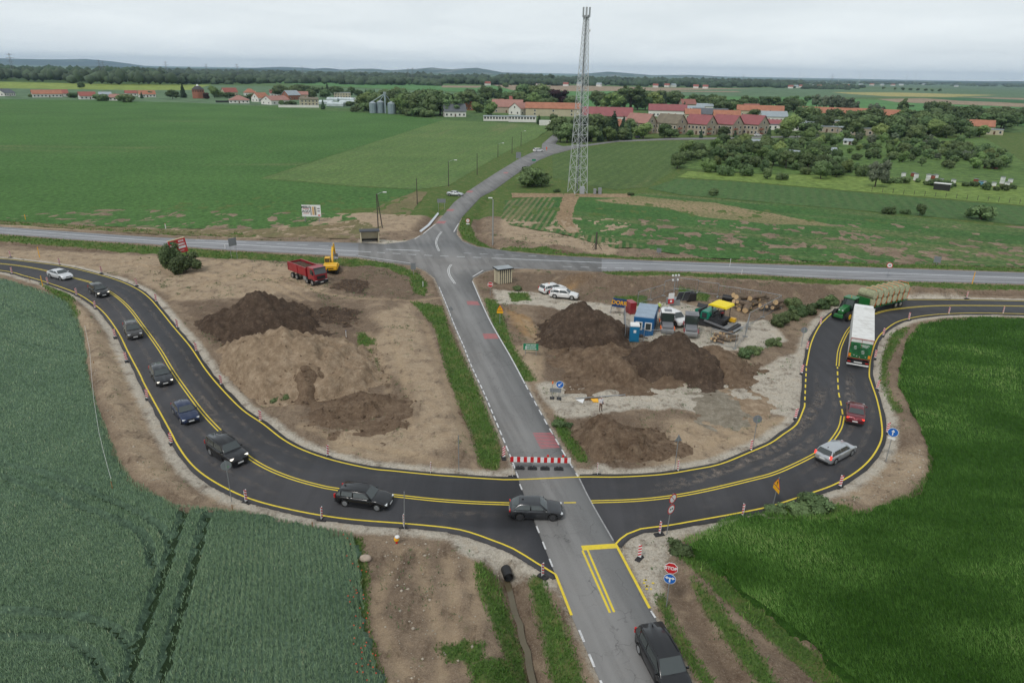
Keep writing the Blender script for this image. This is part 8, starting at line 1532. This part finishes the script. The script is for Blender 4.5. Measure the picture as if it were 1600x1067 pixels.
for i, (u, v, L) in enumerate([(510,163,14),(525,166,16),(545,163,18),(538,158,20),(556,159,12),(520,158,12)]):
    x, y = G(u, v); b = MB(); b.prism([(-4,0),(-4,2.2),(0,3.8),(4,2.2),(4,0)], 'y', -L/2, L/2); b.build('greenhouse', GHM, loc=(x, y, 0), rot=(0, 0, face(x, y)+1.3), label=['pale greenhouse, leftmost of the cluster left of the silos', 'greenhouse in the front middle of the cluster', 'greenhouse in front of the flat-roofed block', 'long greenhouse in the middle row', 'greenhouse nearest the silos', 'greenhouse at the back left of the cluster'][i], cat='greenhouse')
SIL = mat('silo_steel', srgb(150,164,172), .4, metal=.4, var=.1, vs=.3)
def silo(u, v, vt, wpx, label, k):
    x, y = G(u, v); s = mpp(u, v); R = wpx*s/2; h = top_z(x, y, vt); r = empty('grain_silo', (x, y, 0), 0, label, 'silo', 'grain silos'); MB().tube((0, 0, 0), (0, 0, h*.82), R, R, 20).build('drum', SIL, r); MB().tube((0, 0, h*.82), (0, 0, h), R*1.02, R*.12, 20).build('cone_roof', RT['lgrey'], r)
    b = MB(); [b.tube((0, 0, h*.82*j/7), (0, 0, h*.82*j/7+.12), R*1.015, R*1.015, 20, caps=False) for j in range(1, 7)]; b.build('hoops', SIL, r)
    for a in (0, 2, 4): MB().box((R*1.02*math.sin(a), -R*1.02*math.cos(a), h*.4), (.3, .3, h*.8)).build('stiffener', SIL, r)
silo(583, 177, 158, 11, 'leftmost of the three steel grain silos', 0); silo(595, 177, 156.5, 11.5, 'middle grain silo left of the elevator', 1); silo(612.5, 178, 158.5, 13, 'largest grain silo right of the elevator', 2)
def elevator():
    x, y = G(602.5, 177.5); h = top_z(x, y, 145.5); r = empty('silo_elevator', (x, y, 0), 0, 'slim steel grain elevator with sloping pipes between the silos', 'elevator'); MB().box((0, 0, h/2), (1.2, 1.2, h)).build('shaft', SIL, r); MB().box((0, 0, h), (2.2, 1.6, 1.6)).build('head', RT['lgrey'], r)
    for u2, v2 in ((583, 159), (595, 157), (612, 160)): a = G(u2, 177.5); zz = top_z(a[0], a[1], v2); MB().tube((0, 0, h-.5), (a[0]-x, a[1]-y, zz), .3, .3, 6).build('pipe', SIL, r)
elevator()
x, y = G(311, 154); r = empty('round_tower', (x, y, 0), 0, 'round brick tower with a dark conical roof and white lantern', 'tower'); s = mpp(311, 154); MB().tube((0, 0, 0), (0, 0, 9.5), 9*s, 8.7*s, 20).build('wall', WL['brick'], r); MB().tube((0, 0, 9.5), (0, 0, 13.2), 9.4*s, 3.5*s, 20).build('roof', mat('dark_roof', srgb(70,66,66), .7), r); MB().tube((0, 0, 13.2), (0, 0, 14.8), 2.2*s, .4, 12).build('lantern', WHITE, r)
for k in range(7): a = -1.2+.4*k; link('window', WIN, r, (8.9*s*math.sin(a), -8.9*s*math.cos(a), 7.8), (0, 0, a))
x, y = G(357, 160.5); MB().box((0, 0, .9), (24, .2, 1.8)).build('dark_fence', TRIM, loc=(x, y, 0), rot=(0, 0, face(x, y)-.05), label='dark fence along the field edge below the hipped house', cat='fence')
# solar panels on the crimson roof, red car etc.
# beehives and sheds in front of the allotments
HB = {'w': WHITE, 'r': mat('hive_red', (.3, .08, .05), .7), 'b': mat('hive_blue', (.15, .35, .5), .6)}; hn = 0
for u, v, c, st in [(1410,281.5,'w',2),(1426,276,'r',1),(1430,283,'w',2),(1449,284,'w',2),(1457,280,'r',1),(1462,279,'w',1),(1470,286,'w',1),(1489,287,'w',1),(1524,286,'r',1),(1532,289.5,'b',1),(1536,289.5,'w',1),(1552,291.5,'w',1),(1565,288,'w',2),(1573,291,'w',1),(1578,286,'w',1)]:
    x, y = G(u, v); hn += 1; r = empty('beehive', (x, y, 0), random.uniform(-.4, .4), {'w': 'white', 'r': 'reddish', 'b': 'pale blue'}[c]+' beehive in the row below the allotments'+{1410: ', leftmost', 1426: ', left of the bushes', 1430: ', second from the left', 1449: ', left of the middle', 1457: ', in the middle', 1462: ', behind the middle one', 1470: ', above the black hut', 1489: ', right of the black hut', 1524: ', left of the pale blue one', 1532: '', 1536: ', beside the pale blue one', 1552: ', standing alone to the right', 1565: ', near the right end', 1573: ', second from the right end', 1578: ', at the right end'}[u], 'beehive', 'beehives below the allotments')
    for k in range(st): MB().box((0, 0, .7+1.15*k), (1.1, 1.0, 1.0)).build('hive_box', HB[c], r)
    MB().box((0, 0, .05+1.15*st+.2), (1.3, 1.2, .12)).build('lid', SGRY, r); MB().box((0, 0, .1), (.9, .9, .2)).build('stand', WOODM, r)
x, y = G(1471, 297); r = empty('black_hut', (x, y, 0), face(x, y)-.1, 'low black hut with a white roof in the light meadow', 'hut'); MB().box((0, 0, 1.0), (4.6, 2.0, 2.0)).build('wall', TRIM, r); MB().box((0, 0, 2.1), (4.9, 2.4, .15)).build('roof', WHITE, r)
for i, (u, v, lb) in enumerate([(1275,243,'white garden hut with a pitched roof in the allotments'),(1240,246,'small white garden shed at the left of the allotments'),(1297,241,'tiny white shed right of the pitched hut'),(1325,226,'white shed deep in the allotments'),(1548,263,'dark low shed at the right end of the allotments'),(1180,227,'pale shed behind the near thicket')]):
    house('garden_hut', u, v, 4.5, 3.2, 2.0, 1.1, random.uniform(-.4, .4), 'lgrey', 'white' if i != 4 else 'brick', lb, wins=2, cat='hut', chim=0, over=.3)
for i in range(15):
    u = 1362+i*16.5; v = 291.5+i*1.35; x, y = G(u, v+8); r = MB().tube((0, 0, 0), (0, 0, 1.4), .07, .07, 5).build('fence_post', WPOLE, loc=(x, y, 0), label='thin wooden fence post in the light meadow below the beehives', cat='fence post', group='meadow fence posts')
# pylons and wind turbines on the horizon
PY = mat('pylon_steel', (.2, .21, .23), .6)
def pylon(u, v, vt, label):
    x, y = G(u, v); h = top_z(x, y, vt); r = empty('power_pylon', (x, y, 0), 0, label, 'pylon', 'power pylons on the horizon'); w = h*.08; t = h*.007
    for s in (1, -1): MB().tube((s*w, 0, 0), (s*w*.15, 0, h), t, t*.7, 4).build('leg', PY, r)
    for q, l in ((.68, .16), (.82, .2), (.94, .13)): MB().box((0, 0, h*q), (h*l*1.6, t*2, t*1.6)).build('crossarm', PY, r)
    b = MB(); [b.tube((-w*(1-.85*k/6), 0, h*k/6), (w*(1-.85*(k+1)/6), 0, h*(k+1)/6), t*.6, t*.6, 4) for k in range(6)]; b.build('bracing', PY, r)
for u, v, vt, lb in [(23,124,83,'tallest-looking pylon at the far left'),(160,127,93,'pylon left of the pair above the wood'),(166,128,96,'right one of the pair above the wood'),(263,128,96,'pylon above the right end of the left wood'),(325,124,100,'thin pylon above the pale field'),(373,126,100,'pylon above the blue woods left of the middle'),(474,128,104,'pylon left of the silos on the horizon'),(638,130,107,'pylon in front of the left shoulder of the double hill'),(645,131,106,'second pylon at the left shoulder of the double hill'),(674,133,112,'lower pylon in front of the double hill'),(1160,134,117,'pylon above the right woods'),(1298,136,116,'tall pylon above the far village at the right')]: pylon(u, v, vt, lb)
for i, u in enumerate((1228, 1238, 1248, 1254, 1310, 1342, 1365, 1415, 1428)):
    x, y = G(u, hor(u, 6.2)); h = top_z(x, y, hor(u, -5-(i % 3))); r = empty('wind_turbine', (x, y, 0), random.uniform(-.5, .5), 'distant wind turbine on the right horizon', 'wind turbine', 'wind turbines on the right horizon'); MB().tube((0, 0, 0), (0, 0, h), h*.022, h*.012, 6).build('tower', WHITE, r)
    for k in range(3): a = k*2.094+i; MB().tube((0, -2, h), (h*.4*math.sin(a), -2, h+h*.4*math.cos(a)), h*.012, h*.004, 5).build('blade', WHITE, r)
# far village at the right: small houses
for i, (u, v, rf) in enumerate([(1235,138.5,'red'),(1243,138,'lgrey'),(1252,137.5,'red'),(1268,137,'lgrey'),(1280,137.5,'pink'),(1293,138,'lgrey'),(1309,137,'red'),(1316,135.5,'red'),(1326,136,'orange'),(1334,137.5,'lgrey'),(1345,134.5,'lgrey'),(1362,134,'orange'),(1378,134,'lgrey'),(1395,134.5,'red'),(1408,134,'lgrey'),(1443,133,'lgrey'),(1494,136,'lgrey'),(840,134,'red'),(884,135,'red'),(905,134.5,'lgrey'),(936,135.5,'lgrey'),(1024,137,'red'),(1042,136.5,'red'),(1052,136.5,'lgrey'),(1087,138.3,'red'),(1102,138.8,'red'),(686,130,'red'),(762,134,'red')]):
    x, y = G(u, v); s = mpp(u, v); r = empty('far_house', (x, y, 0), random.uniform(-.5, .5), 'tiny distant %s-roofed house %s' % ({'lgrey': 'grey'}.get(rf, rf), 'in the far village at the right' if u > 1200 else 'between the woods beyond the fields'), 'house', 'distant houses %s - %s' % ('right' if u > 1200 else 'middle', rf))
    L, W, H = 4.5*s+6, 10, 5; MB().box((0, 0, H/2), (L, W, H)).build('wall', WL['white'], r); MB().prism([(-W/2-.5, H), (W/2+.5, H), (0, H+5)], 'x', -L/2-.5, L/2+.5).build('roof', RT[rf], r)
